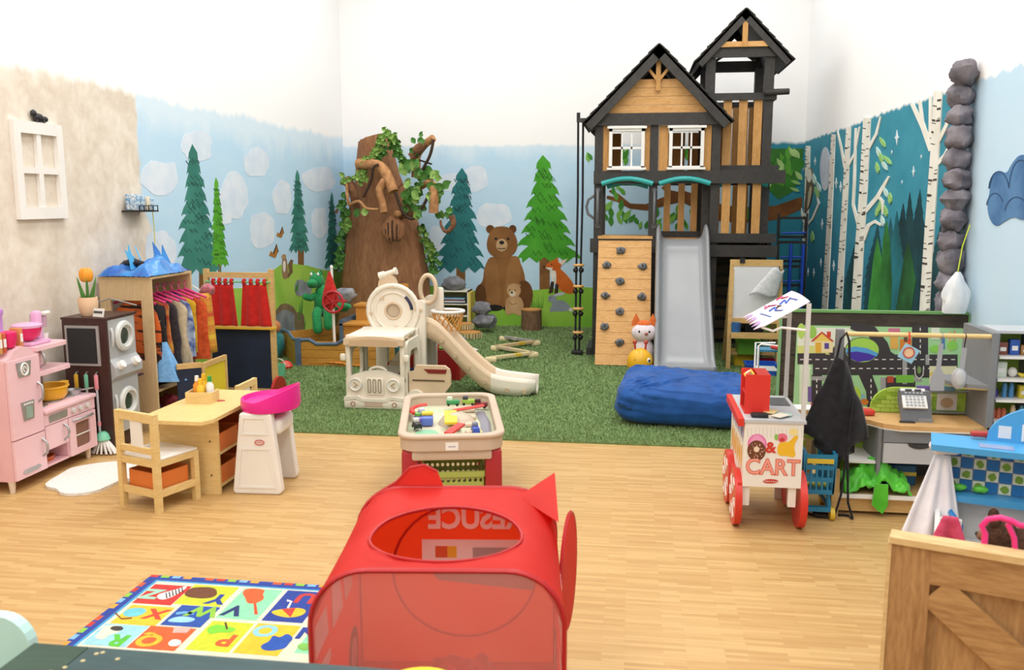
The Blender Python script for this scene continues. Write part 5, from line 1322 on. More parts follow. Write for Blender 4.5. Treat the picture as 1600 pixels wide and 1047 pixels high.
# ================================================================ left side: kitchen, laundry, wardrobe, theatre, table
# ---------------------------------------------------------------- window frame and shelf on the plaster wall
t = thing('wall_window_frame', 'white four-pane window frame mounted on the beige plaster wall', 'window frame', (XL, 5.61, 1.63))
y0, y1, z0, z1 = -.25, .25, 0, .65
for (a, b, c, d) in [(y0, y0 + .065, z0, z1), (y1 - .065, y1, z0, z1)]: part('stile', WHITE, t, bb=(.001, .035, a, b, c, d))
for (a, b) in [(z0, z0 + .08), (z1 - .08, z1), (.305, .345)]: part('rail', WHITE, t, bb=(.001, .034 if b - a > .05 else .028, y0 + .0651, y1 - .0651, a, b))
for (a, b) in [(z0 + .0801, .3049), (.3451, z1 - .0801)]: part('glazing_bar', WHITE, t, bb=(.001, .028, -.022, .022, a, b))
ct = thing('cat_figure', 'small black animal figure perched on the white wall frame', 'figurine', (XL + .022, 5.63, 2.282))
MB().ell((0, 0, .03), (.02, .055, .03), 14, 10).build('body', BLACK, ct, 80); MB().ell((0, .07, .025), (.017, .025, .02), 10, 8).build('head', BLACK, ct, 80)
for dy in (-.035, .04): MB().tube([(0, dy, .03), (.012, dy + .005, -.0)], .009, 6).build('leg', BLACK, ct)
MB().ell((0, -.045, .055), (.016, .03, .025), 10, 8).build('haunch', BLACK, ct, 80)
ws = thing('wall_shelf', 'small black wall shelf by the mural edge', 'shelf', (XL, 6.72, onX(205, 329, XL + .08).z - .012))
part('board', BLACK, ws, bb=(.001, .16, -.14, .14, 0, .012)); MB().tube([(.155, -.14, .05), (.155, .14, .05)], .004, 6).build('guard_rail', BLACK, ws)
for k in range(5): part('guard_post', BLACK, ws, bb=(.152, .158, -.14 + k * .068, -.134 + k * .068, .01, .05))
BW = mat('blue_white_print', '#E9F0F4', .5, col2='#4F90C0', scale=55)
for k, (yy, h) in enumerate([(-.09, .13), (-.02, .12), (.06, .11), (.11, .10)]):
    o = MB().rbox((0, 0, h / 2), (.10, .055, h), .008).build('patterned_box', BW if k != 2 else plas('#E5DCC8', .5), None, 40); o.location = (XL + .075, 6.72 + yy, ws.location.z + .0125)
    tag(o, ['tall blue patterned box at the near end of the wall shelf', 'second blue patterned box on the wall shelf', 'cream box on the small wall shelf', 'low blue patterned box at the far end of the wall shelf'][k], 'box', 'boxes on the wall shelf')
o = MB().tube([(0, 0, 0), (.004, 0, -.12), (0, .004, -.35)], .004, 6).build('hanging_cord', plas('#D8D36A'), None); o.location = (XL + .10, 6.87, ws.location.z - .002); tag(o, 'thin yellow cord hanging from the small wall shelf', 'cord')
# ---------------------------------------------------------------- pink play kitchen
PINK = mat('pale_pink_lacquer', '#EFBFC6', .35, col2='#EAB7BF', scale=3)
PINK2 = mat('pale_pink_edge', '#F2CBD2', .35, col2='#EEC3CB', scale=3)
KX, KY = -3.66, 4.62
kt = thing('play_kitchen', 'pale pink retro play kitchen with fridge, oven and shelf', 'play kitchen', (KX, KY, 0))
def ky(px, py): return onX(px, py, KX).y - KY
D = -.31; FY = .30; EY = .83
fr_ = MB().bb(D, 0, 0.01, FY, .075, .80).build('fridge_body', PINK, kt)
arcpts = [(0.01, .80), (.01, .815), (.05, .83), (.09, .865), (.155, .885), (.22, .865), (.26, .83), (FY, .815), (FY, .80)]
MB().prism([(a, b) for a, b in arcpts], D, .012, 'yz').build('fridge_crown', PINK2, kt)
o = part('fridge_door', PINK2, kt, bb=(.001, .018, .015, FY - .005, .33, .81)); o2 = part('freezer_door', PINK2, kt, bb=(.001, .018, .015, FY - .005, .08, .322))
def handle(y, za, zb, parent, x=.018, m=STEEL): return MB().tube([(x, y, za), (x + .028, y, za + .02), (x + .034, y, (za + zb) / 2), (x + .028, y, zb - .02), (x, y, zb)], .008, 8).build('handle', m, parent, 60)
handle(.265, .52, .64, o); handle(.265, .17, .28, o2)
MB().prism([(.10, .70), (.085, .79), (.215, .79), (.20, .70)], .0185, .024, 'yz').build('emblem_plate', STEEL, o)
MB().tube([(.026, .15 + .03 * math.cos(a), .745 + .036 * math.sin(a)) for a in [2 * PI * q / 16 for q in range(16)]], .006, 6, closed=True).build('emblem_ring', WHITE, o, 60)
MB().tube([(.026, .15 + .012 * math.cos(a), .745 + .016 * math.sin(a)) for a in [2 * PI * q / 12 for q in range(10)]], .004, 6).build('emblem_letter', WHITE, o, 60)
MB().prism([(.115, .43), (.10, .545), (.215, .545), (.205, .43)], .0185, .024, 'yz').build('ice_dispenser', STEEL, o)
part('dispenser_recess', mat('sage_glass', '#9BB0A4', .2), o, bb=(.0242, .0262, .135, .19, .44, .515))
for k in range(4): part('dispenser_button', WHITE, o, bb=(.0242, .028, .12 + k * .022, .133 + k * .022, .525, .535))
MB().prism([(.07, .115), (.085, .13), (.22, .13), (.235, .115), (.2, .105), (.1, .105)], .0185, .024, 'yz').build('badge', STEEL, o2)
for (yy) in (.03, EY - .05):
    for xx in (-.03, D + .03): MB().lathe([(.014, 0), (.022, .075)], 10, (xx, yy, 0)).build('foot', plas('#EAD9C6'), kt, 40)
# base unit with open cubby, oven and hob
CY = .53
part('base_side', PINK, kt, bb=(D, 0, EY - .015, EY, .075, .43)); part('base_back', PINK, kt, bb=(D, D + .012, FY, EY - .016, .09, .43)); part('base_floor', PINK, kt, bb=(D, 0, FY + .001, EY - .016, .075, .09)); part('divider', PINK, kt, bb=(D + .013, -.001, CY, CY + .012, .091, .429)); part('cubby_top', PINK, kt, bb=(D + .013, -.001, FY, CY - .001, .18, .192))
o = part('cupboard_door', PINK2, kt, bb=(-.002, .016, FY + .006, CY - .003, .19, .34)); handle(CY - .045, .215, .32, o, .016)
ov = MB().ring_prism(rrect(CY + .008, EY - .004, .08, .34, .01, 3), rrect(CY + .075, EY - .07, .12, .29, .015, 3), -.002, .016, 'yz').build('oven_door', PINK2, kt)
part('oven_window', mat('dark_oven_glass', '#8A6258', .15, spec=.5), ov, bb=(-.003, .004, CY + .07, EY - .065, .115, .295))
part('oven_rack', WHITE, ov, bb=(.004, .010, CY + .075, EY - .07, .20, .207))
MB().tube([(.016, CY + .05, .315), (.035, CY + .07, .318), (.035, EY - .06, .318), (.016, EY - .04, .315)], .008, 8).build('oven_handle', STEEL, ov, 60)
cp_ = part('control_panel', PINK2, kt, bb=(-.004, .012, FY + .004, EY, .345, .42))
part('vent_plate', STEEL, cp_, bb=(.0122, .017, FY + .05, CY + .0, .36, .405))
for k in range(3):
    yy = CY + .06 + k * .075; MB().cyl((.012, yy, .385), (.03, yy, .385), .019, .016, 14).build('knob', plas('#D9D6D2', .3), cp_, 40)
MB().rbox((D / 2 + .012, (FY + EY) / 2 + .005, .435), (-D + .035, EY - FY - .0, .03), .01).build('worktop', PINK2, kt, 40)
sk_ = MB().lathe([(.09, 0.0), (.09, .006), (.075, .006), (.065, -.012), (0, -.014)], 20, (-.13, FY + .1, .4505)).build('sink', STEEL, kt, 40)
for k, (xx, yy) in enumerate([(-.19, .52), (-.09, .55), (-.20, .68), (-.09, .70)]):
    MB().lathe([(.045, 0), (.045, .008), (.02, .010), (.0, .010)], 16, (xx, yy, .4502)).build('hob_ring', STEEL, kt, 40)
# upper shelves on steel rods with the small microwave cupboard
def lobed(y0, y1, z): return MB().prism([(D, y0), (.0, y0), (.0, y1 - .06)] + [(-.06 + .06 * math.cos(R(a)), y1 - .06 + .06 * math.sin(R(a))) for a in range(0, 91, 15)] + [(D, y1)], z, z + .024, 'xy')
lobed(FY + .002, EY - .19, .825).build('top_shelf', PINK2, kt); lobed(FY + .002, EY - .17, .665).build('middle_shelf', PINK2, kt)
for yy in (.56, .60): MB().cyl((-.2, yy, .45), (-.2, yy, .83), .009, n=8).build('shelf_rod', STEEL, kt, 40)
o = part('microwave', PINK, kt, bb=(D, -.04, FY + .003, FY + .10, .69, .824)); handle(FY + .085, .71, .81, o, -.04)
part('near_panel_slot', plas('#54303A'), kt, bb=(-.22, -.08, .0, .0095, .40, .50)); part('near_panel_slot', plas('#54303A'), kt, bb=(-.22, -.09, .0, .0095, .12, .22))
# things on the kitchen
def put(name, label, cat, x, y, z, parts, rz=0, group=None):
    t = thing(name, label, cat, (x, y, z), rz, group)
    for (n, b, m, s) in parts: b.build(n, m, t, s)
    return t
MAG = plas('#E8216F', .35); LPK = plas('#E9B4DA', .35)
put('toy_pot', 'yellow toy saucepan standing on the pink kitchen hob', 'toy pot', KX - .14, KY + .59, .461, [('pan', MB().lathe([(.0, .0), (.085, .0), (.105, .025), (.11, .075), (.12, .08), (.118, .09), (.1, .088), (.09, .02), (0, .012)], 24), plas('#F0B62C'), 50), ('lip_handle', MB().rbox((.0, .14, .082), (.05, .06, .014), .005), plas('#F0B62C'), 40), ('lip_handle', MB().rbox((.0, -.14, .082), (.05, .06, .014), .005), plas('#F0B62C'), 40)])
put('steel_toy_pan', 'small steel toy pan beside the yellow saucepan', 'toy pan', KX - .09, KY + .755, .4515, [('pan', MB().lathe([(0, 0), (.045, 0), (.055, .035), (.05, .035), (.042, .006), (0, .006)], 18), STEEL, 50), ('handle', MB().bar((.05, .02, .03), (.12, .05, .04), .014, .008), STEEL, None)])
put('toy_mixer', 'lilac toy stand mixer with a magenta bowl on the kitchen shelf', 'toy mixer', KX - .12, KY + .44, .849, [('base', MB().rbox((0, 0, .012), (.12, .2, .024), .01), LPK, 40), ('arm', MB().rbox((-.02, .075, .11), (.06, .055, .19), .02, 3), LPK, 40), ('bowl', MB().lathe([(.03, .03), (.07, .06), (.085, .115), (.078, .115), (.06, .06), (0, .045)], 20, (0, -.045, 0)), MAG, 50), ('bowl_rim', MB().lathe([(.088, .115), (.09, .13), (.07, .14), (0, .142)], 20, (0, -.045, 0)), LPK, 50)])
put('toy_blender', 'white and lilac toy coffee maker at the shelf end', 'toy appliance', KX - .16, KY + .585, .849, [('stand', MB().rbox((-.05, .0, .09), (.04, .05, .18), .012), plas('#D8C0CC'), 40), ('lid', MB().rbox((0, 0, .175), (.11, .06, .025), .01, 2, (0, -.2, 0)), WHITE, 40), ('grinder', MB().lathe([(.025, .09), (.03, .16)], 14, (.01, 0, 0)), plas('#C9A9BC'), 40), ('cup', MB().lathe([(.022, 0), (.03, .05), (.027, .05), (.02, .006)], 14, (.012, .0, 0)), WHITE, 40)])
put('toy_pump_bottle', 'slim lilac toy pepper mill behind the toy mixer', 'toy bottle', KX - .265, KY + .35, .8495, [('body', MB().lathe([(.02, 0), (.022, .08), (.012, .1), (.012, .19), (.02, .2), (.02, .23), (.0, .24)], 14), plas('#C99AE0'), 50)])
put('toy_toaster', 'magenta and red toy lunch box on top of the pink fridge', 'toy box', KX - .16, KY + .07, .872, [('box', MB().rbox((-.05, 0, .075), (.16, .14, .15), .02), MAG, 40), ('lid', MB().rbox((-.05, 0, .165), (.17, .18, .05), .018), plas('#E5173F'), 40), ('badge', MB().lathe([(.0, 0), (.025, 0), (.022, .006), (0, .008)], 14, (0, 0, 0), Matrix.Translation((.037, -.02, .165)) @ Matrix.Rotation(PI / 2, 4, 'Y')), plas('#F0B9C6'), 40)])
put('toy_fan', 'hot pink toy cup on top of the pink fridge', 'toy cup', KX - .04, KY + .12, .882, [('cup', MB().lathe([(.03, 0), (.045, .04), (.045, .09), (.02, .1), (0, .1)], 16), MAG, 50)])
for k, (yy, c) in enumerate([(.02, '#D9A85A'), (.055, '#C95A3E'), (.2, '#D98E5A')]):
    put('toy_food_box', ['tan toy food packet', 'brick red toy food packet', 'orange toy food packet'][k] + ' on top of the pink fridge', 'toy food', KX - .05 - .0 * k, KY + yy, .858 if k < 2 else .868, [('packet', MB().rbox((0, 0, .06), (.07, .03, .12), .005), plas(c, .5), 40), ('packet_label', MB().rbox((.036, 0, .06), (.003, .022, .05), .001), WHITE, None)], 0, 'toy food packets on the fridge')
put('toy_pan', 'orange toy pan inside the open cubby of the pink kitchen', 'toy pan', KX - .1, KY + .42, .0905, [('dish', MB().lathe([(0, 0), (.06, 0), (.07, .03), (.062, .03), (.055, .008), (0, .008)], 18), plas('#C9662E'), 50), ('inlay', MB().lathe([(0, .009), (.05, .009), (.05, .012), (0, .012)], 18), plas('#2F4F9C'), 50)])
# ---------------------------------------------------------------- brown toy laundry centre
LX_, LY_ = -3.6, 5.54
lt = thing('toy_laundry_center', 'dark brown toy laundry centre with washer, dryer and chalkboard', 'toy laundry', (LX_, LY_, 0))
BRW = mat('espresso_laminate', '#4A2E2A', .4, 'wood', '#3A2320', 5, .03, stretch=(8, 8, 1))
SILV = mat('silver_laminate', '#B9BBBC', .4, col2='#AFB1B3', scale=3)
part('near_side', BRW, lt, bb=(-.31, 0.02, 0, .02, .0, .94)); part('far_side', BRW, lt, bb=(-.31, 0.0, .36, .38, 0, .94)); part('top', BRW, lt, bb=(-.315, .02, -.005, .385, .94, .955)); part('back', BRW, lt, bb=(-.31, -.295, .0201, .3599, .02, .9399)); part('plinth', BRW, lt, bb=(-.29, -.02, .0201, .3599, .0, .12))
def yl(px, py): return onX(px, py, LX_).y - LY_
up = part('dryer_front', SILV, lt, bb=(-.01, .012, .021, .359, .655, .935)); lo_ = part('washer_front', SILV, lt, bb=(-.01, .012, .021, .359, .12, .50))
for pnl, zc_ in ((up, .805), (lo_, .33)):
    d = MB().lathe([(.105, 0), (.11, .012), (.10, .03), (.078, .034), (.072, .01)], 28, (0, 0, 0), Matrix.Translation((.0125, .20, zc_)) @ Matrix.Rotation(PI / 2, 4, 'Y')).build('drum_door', plas('#D9DBD8', .3), pnl, 50)
    MB().lathe([(.0, .012), (.04, .014), (.074, .004)], 24, (0, 0, 0), Matrix.Translation((.014, .20, zc_)) @ Matrix.Rotation(PI / 2, 4, 'Y')).build('door_glass', mat('smoked_green_glass', '#3C4A40', .08), d, 50)
    MB().tube([(.013, .065, zc_ - .06), (.03, .055, zc_ - .03), (.03, .055, zc_ + .04), (.013, .065, zc_ + .07)], .01, 8).build('door_handle', plas('#D0D2D2', .3), pnl, 60)
kp = MB().prism([(-.008, .66), (.012, .66), (.055, .60), (.055, .54), (.012, .50), (-.008, .50)], .021, .359, 'xz').build('knob_panel', SILV, lt)
for yy in (.09, .27): MB().cyl((.045, yy, .605), (.075, yy, .625), .033, .028, 18).build('knob', WHITE, kp, 40)
# chalkboard and hooks on the near side
cb0, cb1 = onY(104, 567, LY_), onY(157, 508, LY_)
part('chalk_frame', plas('#A9A6A4', .4), lt, bb=(-.285, -.035, -.012, -.0005, .62, .90)); part('chalkboard', plas('#26262A', .7), lt, bb=(-.268, -.052, -.014, -.0122, .637, .883))
for k in range(3):
    x = -.215 + k * .075; MB().tube([(x, -.0005, .575), (x, -.02, .575), (x, -.022, .56), (x, -.03, .57)], .004, 6).build('hook', STEEL, lt)
for k, (c, l) in enumerate([('#E8B93A', .14), ('#7FD0AE', .40), ('#F09AA8', .56)]):
    nm = ['toy_brush', 'toy_broom', 'toy_mop'][k]
    t = thing(nm, ['yellow-handled toy brush hanging left of the laundry hooks', 'mint-handled toy broom hanging on the middle laundry hook', 'pink-handled toy mop with white strands hanging on the laundry centre'][k], 'toy ' + nm[4:], (LX_ - .215 + k * .075, LY_ - .026, .558), 0)
    MB().rbox((0, 0, -.05), (.028, .018, .11), .008).build('grip', plas(c), t, 40)
    MB().cyl((0, 0, -.10), (0, 0, -l + .03), .008, n=10).build('pole', plas('#C9CCD2' if k else c), t, 40)
    if k == 0: MB().rbox((0, 0, -.16), (.05, .03, .04), .01).build('brush_head', plas('#E8D9B0'), t, 40)
    if k == 1: MB().rbox((0, -.0, -.40), (.06, .03, .05), .01).build('broom_head', plas(c), t, 40)
    if k == 2:
        MB().cyl((0, 0, -.33), (0, 0, -.36), .012, n=10).build('collar', plas('#F09AA8'), t, 40)
        MB().lathe([(.02, -.40), (.04, -.42), (.05, -.455), (.03, -.46)], 14, (.02, 0, 0)).build('mop_cap', plas('#7FD0AE'), t, 50)
        for q in range(16):
            a = 2 * PI * q / 16; MB().tube([(.02 + .025 * math.cos(a), .018 * math.sin(a), -.455), (.03 + .06 * math.cos(a), -.01 + .03 * math.sin(a), -.50), (.035 + .095 * math.cos(a), -.015 + .04 * math.sin(a), -.548)], .008, 5).build('mop_strand', plas('#F0EEEA', .8), t, 60)
part('bottle_ledge', BRW, lt, bb=(-.12, -.0, .381, .46, .47, .482))
put('toy_detergent', 'pink toy detergent bottle with a white cap beside the dryer', 'toy bottle', LX_ - .055, LY_ + .42, .483, [('bottle', MB().lathe([(.04, 0), (.05, .02), (.052, .10), (.03, .15), (.02, .165), (.0, .166)], 16, (0, 0, 0), None, 1, .6), plas('#EE9FB0'), 50), ('cap', MB().lathe([(.02, .166), (.018, .195), (.0, .197)], 12), WHITE, 50), ('grip', MB().tube([(.05, 0, .05), (.065, 0, .09), (.04, 0, .14)], .01, 8), plas('#EE9FB0'), 60)])
pp_ = onF(138, 497, .956)
pt_ = thing('tulip_pot', 'orange tulip in a peach pot standing on the toy laundry', 'potted plant', (LX_ - .18, LY_ + .12, .956))
MB().lathe([(.045, 0), (.06, .03), (.066, .09), (.062, .13), (.055, .13), (.055, .1), (0, .1)], 22).build('pot', plas('#F2CDA6', .5), pt_, 50)
for k in range(6):
    a = k * PI / 3; MB().grid(lambda u, v: (math.cos(a) * (.02 + .05 * v) + (u - .5) * .04 * (1 - v) * math.sin(a), math.sin(a) * (.02 + .05 * v) + (u - .5) * .04 * (1 - v) * math.cos(a), .10 + .17 * v), 2, 5).build('leaf', plas('#4E8C3A', .5), pt_, 80, solid=.004)
MB().cyl((0, 0, .1), (0, 0, .24), .006, n=6).build('stem', plas('#4E8C3A', .5), pt_)
for k in range(5):
    a = 2 * PI * k / 5; MB().ell((.02 * math.cos(a), .02 * math.sin(a), .285), (.028, .028, .05), 10, 8).build('petal', plas('#F5A12C', .45), pt_, 80)
sg = thing('desk_sign', 'small white card sign on top of the toy laundry', 'sign', (LX_ - .06, LY_ + .05, .956), -.3)
part('card', WHITE, sg, box=((0, 0, .03), (.10, .006, .06), (-.25, 0, 0)))
for k in range(5): part('glyph', BLACK, sg, box=((-.034 + k * .017, -.006, .034), (.010, .003, .016), (-.25, 0, 0)))
# ---------------------------------------------------------------- white hide-shaped mat
hp = [(198, 990), (222, 972), (262, 950), (292, 930), (318, 920), (400, 905), (470, 897), (540, 893), (600, 900), (640, 930), (600, 965), (520, 975), (470, 1000), (420, 1022), (330, 1036), (262, 1034), (245, 1012), (215, 1008), (196, 1000)]
hp = smoothpoly([tuple(onF(x / 2.755, 400 + y / 2.755)[:2]) for x, y in hp], 1)
cxh = sum(p[0] for p in hp) / len(hp); cyh = sum(p[1] for p in hp) / len(hp)
o = MB().prism([(a - cxh, b - cyh) for a, b in hp], 0, .018, 'xy').build('hide_mat', mat('white_fleece', '#F3F1EC', .95, col2='#E6E3DC', scale=60, bump=.8), None); o.location = (cxh, cyh, 0.001); tag(o, 'white fluffy hide-shaped mat on the wooden floor', 'mat')
# ---------------------------------------------------------------- dress-up wardrobe
WX, WY = -3.57, 6.12
wt = thing('dress_up_wardrobe', 'open wooden dress-up wardrobe with a clothes rod beside the mural', 'wardrobe', (WX, WY, 0))
WW = mat('maple_board', '#D9BE94', .55, 'wood', '#CBAE82', 4, .04, stretch=(8, 8, 1.2))
WD, WL, WH = -.42, .62, 1.17
for yy in (0, WL - .02):
    part('front_post', WW, wt, bb=(-.085, 0, yy, yy + .02, 0, WH)); part('rear_post', WW, wt, bb=(WD, WD + .085, yy, yy + .02, 0, WH))
    part('side_rail', WW, wt, bb=(WD + .0851, -.0851, yy, yy + .02, WH - .16, WH)); part('side_rail', WW, wt, bb=(WD + .0851, -.0851, yy, yy + .02, .0, .55))
part('top_board', WW, wt, bb=(WD, .0, -.005, WL + .005, WH, WH + .018)); part('low_shelf', WW, wt, bb=(WD, -.01, .021, WL - .021, .30, .318)); part('floor_board', WW, wt, bb=(WD, -.01, .021, WL - .021, .05, .068)); part('back_board', WW, wt, bb=(WD, WD + .01, .021, WL - .021, .0, .55))
MB().cyl((WD / 2, .02, WH - .09), (WD / 2, WL + .04, WH - .09), .012, n=10).build('clothes_rod', STEEL, wt, 40)
MB().tube([(-.5, -.04, .97), (-.3, -.05, 1.03), (-.1, -.04, .98)], .006, 6).build('wire_hook_bar', STEEL, wt)
TIG = mat('tiger_fur', '#D2662A', .9, col2='#2A1B14', scale=2.2, bump=.2, stretch=(1.5, 1.5, 9))
STAR = mat('black_star_fabric', '#1D1B20', .8, col2='#C9C4BE', scale=28)
cr = [n for n in STAR.node_tree.nodes if n.type == 'VALTORGB'][0]; cr.color_ramp.elements[0].position = .28; cr.color_ramp.elements[1].position = .34
cr = [n for n in TIG.node_tree.nodes if n.type == 'VALTORGB'][0]; cr.color_ramp.elements[0].position = .40; cr.color_ramp.elements[1].position = .46
def garment(k, y, m, w, l, label, cx=0.0, flare=1.0, hang='#D9437E', top=.0, seed=0):
    t = thing('costume', label, 'costume', (WX + WD / 2 + cx, WY + y, WH - .09), 0, 'costumes hanging on the wardrobe rod')
    o = MB().tube([(0, 0, .014), (.012, 0, .026), (.0, 0, .034), (-.014, 0, .022), (-.014, 0, .01)], .004, 6); o.tube([(-.014, 0, .01), (-.002, 0, -.03), (0, 0, -.04)], .005, 6); o.tube([(-.17, 0, -.10), (0, 0, -.035), (.17, 0, -.10)], .011, 8)
    o.build('hanger', plas(hang), t, 60)
    def fn(u, v):
        a = u * 2 * PI
        ww = w * (.62 + .38 * min(1, v * 5)) * (1 + (flare - 1) * v)
        sh = -.045 - .07 * abs(math.cos(a)) ** 1.5 * (1 - min(1, v * 6)) - l * v
        d = .030 * (1 + .5 * v)
        r = 1 + .10 * math.sin(a * 5 + seed) * v + .18 * noise.noise(Vector((math.cos(a) * 1.5, v * 3 + seed, math.sin(a))))
        return (math.cos(a) * ww * r, math.sin(a) * d * r + .015 * noise.noise(Vector((u * 4, v * 4, seed))), sh)
    MB().grid(fn, 28, 14).build('garment', m, t, 80)
    return t
garment(0, .07, TIG, .17, .62, 'orange tiger-striped costume hanging nearest in the wardrobe', .03, 1.15, seed=1)
garment(1, .14, STAR, .16, .52, 'black star-patterned costume hanging next to the tiger suit', .07, 1.1, seed=2)
garment(2, .20, cloth('#A4272C', '#C58A3A', 14), .15, .46, 'red and gold costume hanging behind the black one', .09, 1.0, seed=3)
garment(3, .27, cloth('#3A3338', '#2A252A'), .15, .58, 'charcoal grey costume hanging behind the red and gold one', .11, 1.2, seed=4)
garment(4, .34, cloth('#C7B79B', '#B5A587'), .17, .60, 'beige explorer vest costume with a green patch on the rod', .13, 1.1, seed=5)
garment(5, .42, cloth('#23408F', '#B9C6DA', 12), .15, .52, 'navy blue patterned costume hanging beyond the beige vest', .15, 1.05, seed=6)
garment(6, .49, cloth('#E5B92E', '#CF9F22'), .13, .50, 'yellow costume hanging near the far end of the rod', .17, .9, seed=7)
garment(7, .555, cloth('#D2582A', '#B7441E'), .16, .56, 'rust orange costume hanging at the far end of the rod', .19, 1.05, seed=8)
o = MB().grid(lambda u, v: (math.cos(u * 2 * PI) * (.05 + .12 * v) * (1 + .2 * math.sin(u * 2 * PI * 7) * v), math.sin(u * 2 * PI) * (.03 + .05 * v), -.30 * v), 42, 8).build('tulle_skirt', cloth('#7FB4E4', '#6CA2D8', 40), None, 80); o.location = (WX - .02, WY + .12, .68); tag(o, 'light blue tulle skirt hanging low at the wardrobe front', 'skirt')
MB().tube([(0, 0, 0), (-.05, 0, .16), (-.10, 0, .38)], .004, 5).build('strap', plas('#7FB4E4'), o)
p = (WX + .02, WY + .52, .47); o = MB().grid(lambda u, v: (math.cos(u * 2 * PI) * (.05 + .03 * v), math.sin(u * 2 * PI) * (.06 + .03 * v), .5 - .5 * v), 24, 8).build('striped_scarf', mat('striped_scarf', '#C8412A', .85, col2='#E8C23C', scale=1.2, stretch=(.1, .1, 9)), None, 80, solid=.004); o.location = (WX + .05, WY + WL + .10, .50); tag(o, 'orange and yellow striped suit hanging off the far wardrobe end', 'costume')
MB().tube([(0, 0, .5), (-.08, -.04, .56), (-.16, -.06, .58)], .006, 5).build('hanger', WHITE, o)
MB().ell((.02, .02, .52), (.06, .06, .05), 14, 10, .2, 2).build('hood', cloth('#C98A96', '#9E4A50', 18), o, 80)
for k, (x, y, c, lab) in enumerate([(-.14, .1, '#3E6FA8', 'blue cloth bundle'), (-.12, .26, '#5A5560', 'grey cloth bundle'), (-.14, .42, '#A83E4A', 'crimson cloth bundle'), (-.1, .52, '#C9B9A8', 'beige slipper pair')]):
    zz = .3185 if k in (1, 3) else .0685
    o = MB().ell((0, 0, .06), (.09, .075, .065), 18, 12, .6, k + 3, None, 2.2).build('clothes_bundle', cloth(c), None, 70); o.location = (WX + x, WY + y, zz); tag(o, lab + (' on the low shelf of the wardrobe' if k in (1, 3) else ' on the floor of the wardrobe'), 'clothes', 'clothes bundles in the wardrobe')
# shiny blue costume heap and purple strap on top
SATB = mat('blue_satin', '#2B8FDB', .3, col2='#1A5CB8', scale=6, sheen=.3)
hp_ = thing('blue_costume_heap', 'shiny blue dragon costume heaped on top of the wardrobe', 'costume', (WX - .2, WY + .27, WH + .0185))
def heap(u, v):
    a, b = u * 2 - 1, v * 2 - 1; r = max(abs(a), abs(b))
    return (a * .21 + .02 * noise.noise(Vector((a * 3, b * 3, 1))), b * .30, max(.003, .085 * (1 - r ** 4) * (1 + .9 * noise.noise(Vector((a * 2.2, b * 2.2, 4)))) + .022 * (.4 - abs(noise.noise(Vector((a * 5, b * 5, 2)))))))
MB().grid(heap, 40, 40).build('cloth', SATB, hp_, 60)
for k, (x, y, ang, l) in enumerate([(.02, -.18, .5, .19), (.05, .12, -.2, .2), (.0, -.02, 1.0, .17), (.06, .22, .2, .17), (-.05, -.1, -.6, .15)]):
    MB().prism([(-.05, 0), (.06, 0), (.03, l * .6), (.07 * math.sin(ang), l), (-.02, l * .5)], -.004, .004, 'xz', Matrix.Translation((x, y, .05)) @ Matrix.Rotation(ang + 1.2, 4, 'Z') @ Matrix.Rotation(-.25, 4, 'X')).build('wing_fin', SATB if k % 2 else plas('#4FB0EA', .3), hp_)
MB().ell((-.03, -.12, .09), (.09, .06, .03), 14, 8, .5, 2).build('black_hood', cloth('#15151F'), hp_, 70)
o = MB().grid(lambda u, v: ((u - .5) * .05, .02 * v if v < .3 else .03, 0.012 if v < .3 else .012 - (v - .3) * .25), 2, 12).build('purple_strap', cloth('#3F3FA8'), None, 60, solid=.006); o.location = (WX - .05, WY + WL - .015, WH + .02); tag(o, 'purple cloth strip draped over the far wardrobe corner', 'cloth')
# ---------------------------------------------------------------- puppet theatre
PX, PY_ = -3.545, 7.55
th = thing('puppet_theatre', 'wooden puppet theatre with red curtains above a navy chalkboard', 'puppet theatre', (PX, PY_, .012))
hw = .31; HT = 1.10
for s in (-1, 1): part('post', WOOD_BEECH, th, bb=(s * hw - .022, s * hw + .022, -.02, .02, 0, HT + .03))
part('top_rail', WOOD_BEECH, th, bb=(-hw + .0221, hw - .0221, -.015, .015, HT - .05, HT)); part('stage_shelf', plas('#E3B23A', .45), th, bb=(-hw - .03, hw + .03, -.06, .02, .585, .605))
part('chalkboard', mat('navy_chalkboard', '#18253F', .7, col2='#131E35', scale=6), th, bb=(-hw + .0221, hw - .0221, -.006, .006, .03, .584)); part('bottom_rail', WOOD_BEECH, th, bb=(-hw + .0221, hw - .0221, -.015, .015, 0, .0295))
MB().cyl((-hw, -.03, HT - .085), (hw, -.03, HT - .085), .008, n=8).build('curtain_rod', plas('#7FBF8A'), th, 40)
CURT = cloth('#CB2620', '#BD201B', 20)
for (xa, xb, na) in [(-hw + .03, -.005, 1), (.015, hw - .0, 2)]:
    def cf(u, v, xa=xa, xb=xb):
        inset = .035 * (1 - v)
        x = xa + inset + (xb - xa - 2 * inset) * u
        return (x, -.035 + .014 * math.sin(u * 14 + xa * 9) * (.3 + .7 * v), HT - .11 - v * (HT - .11 - .612))
    cu_ = MB().grid(cf, 40, 12).build('curtain', CURT, th, 80, solid=.004)
    for k in range(4):
        x = xa + .05 + (xb - xa - .1) * k / 3
        MB().tube([(x + .0, -.03 + .014 * math.cos(a), HT - .085 + .026 * math.sin(a)) for a in [2 * PI * q / 10 for q in range(10)]], .009, 6, closed=True, flatk=1.8).build('tab', CURT, cu_, 60)
# red rounded feet
for s in (-1, 1):
    MB().prism([(-.16, 0), (.16, 0)] + arc(0, .0, .16, 0, 180, 12, .15)[1:-1], -.012, .012, 'yz').build('rounded_foot', plas('#B4231F', .4), th, None, loc=(s * (hw + .036), -.02, 0.0))
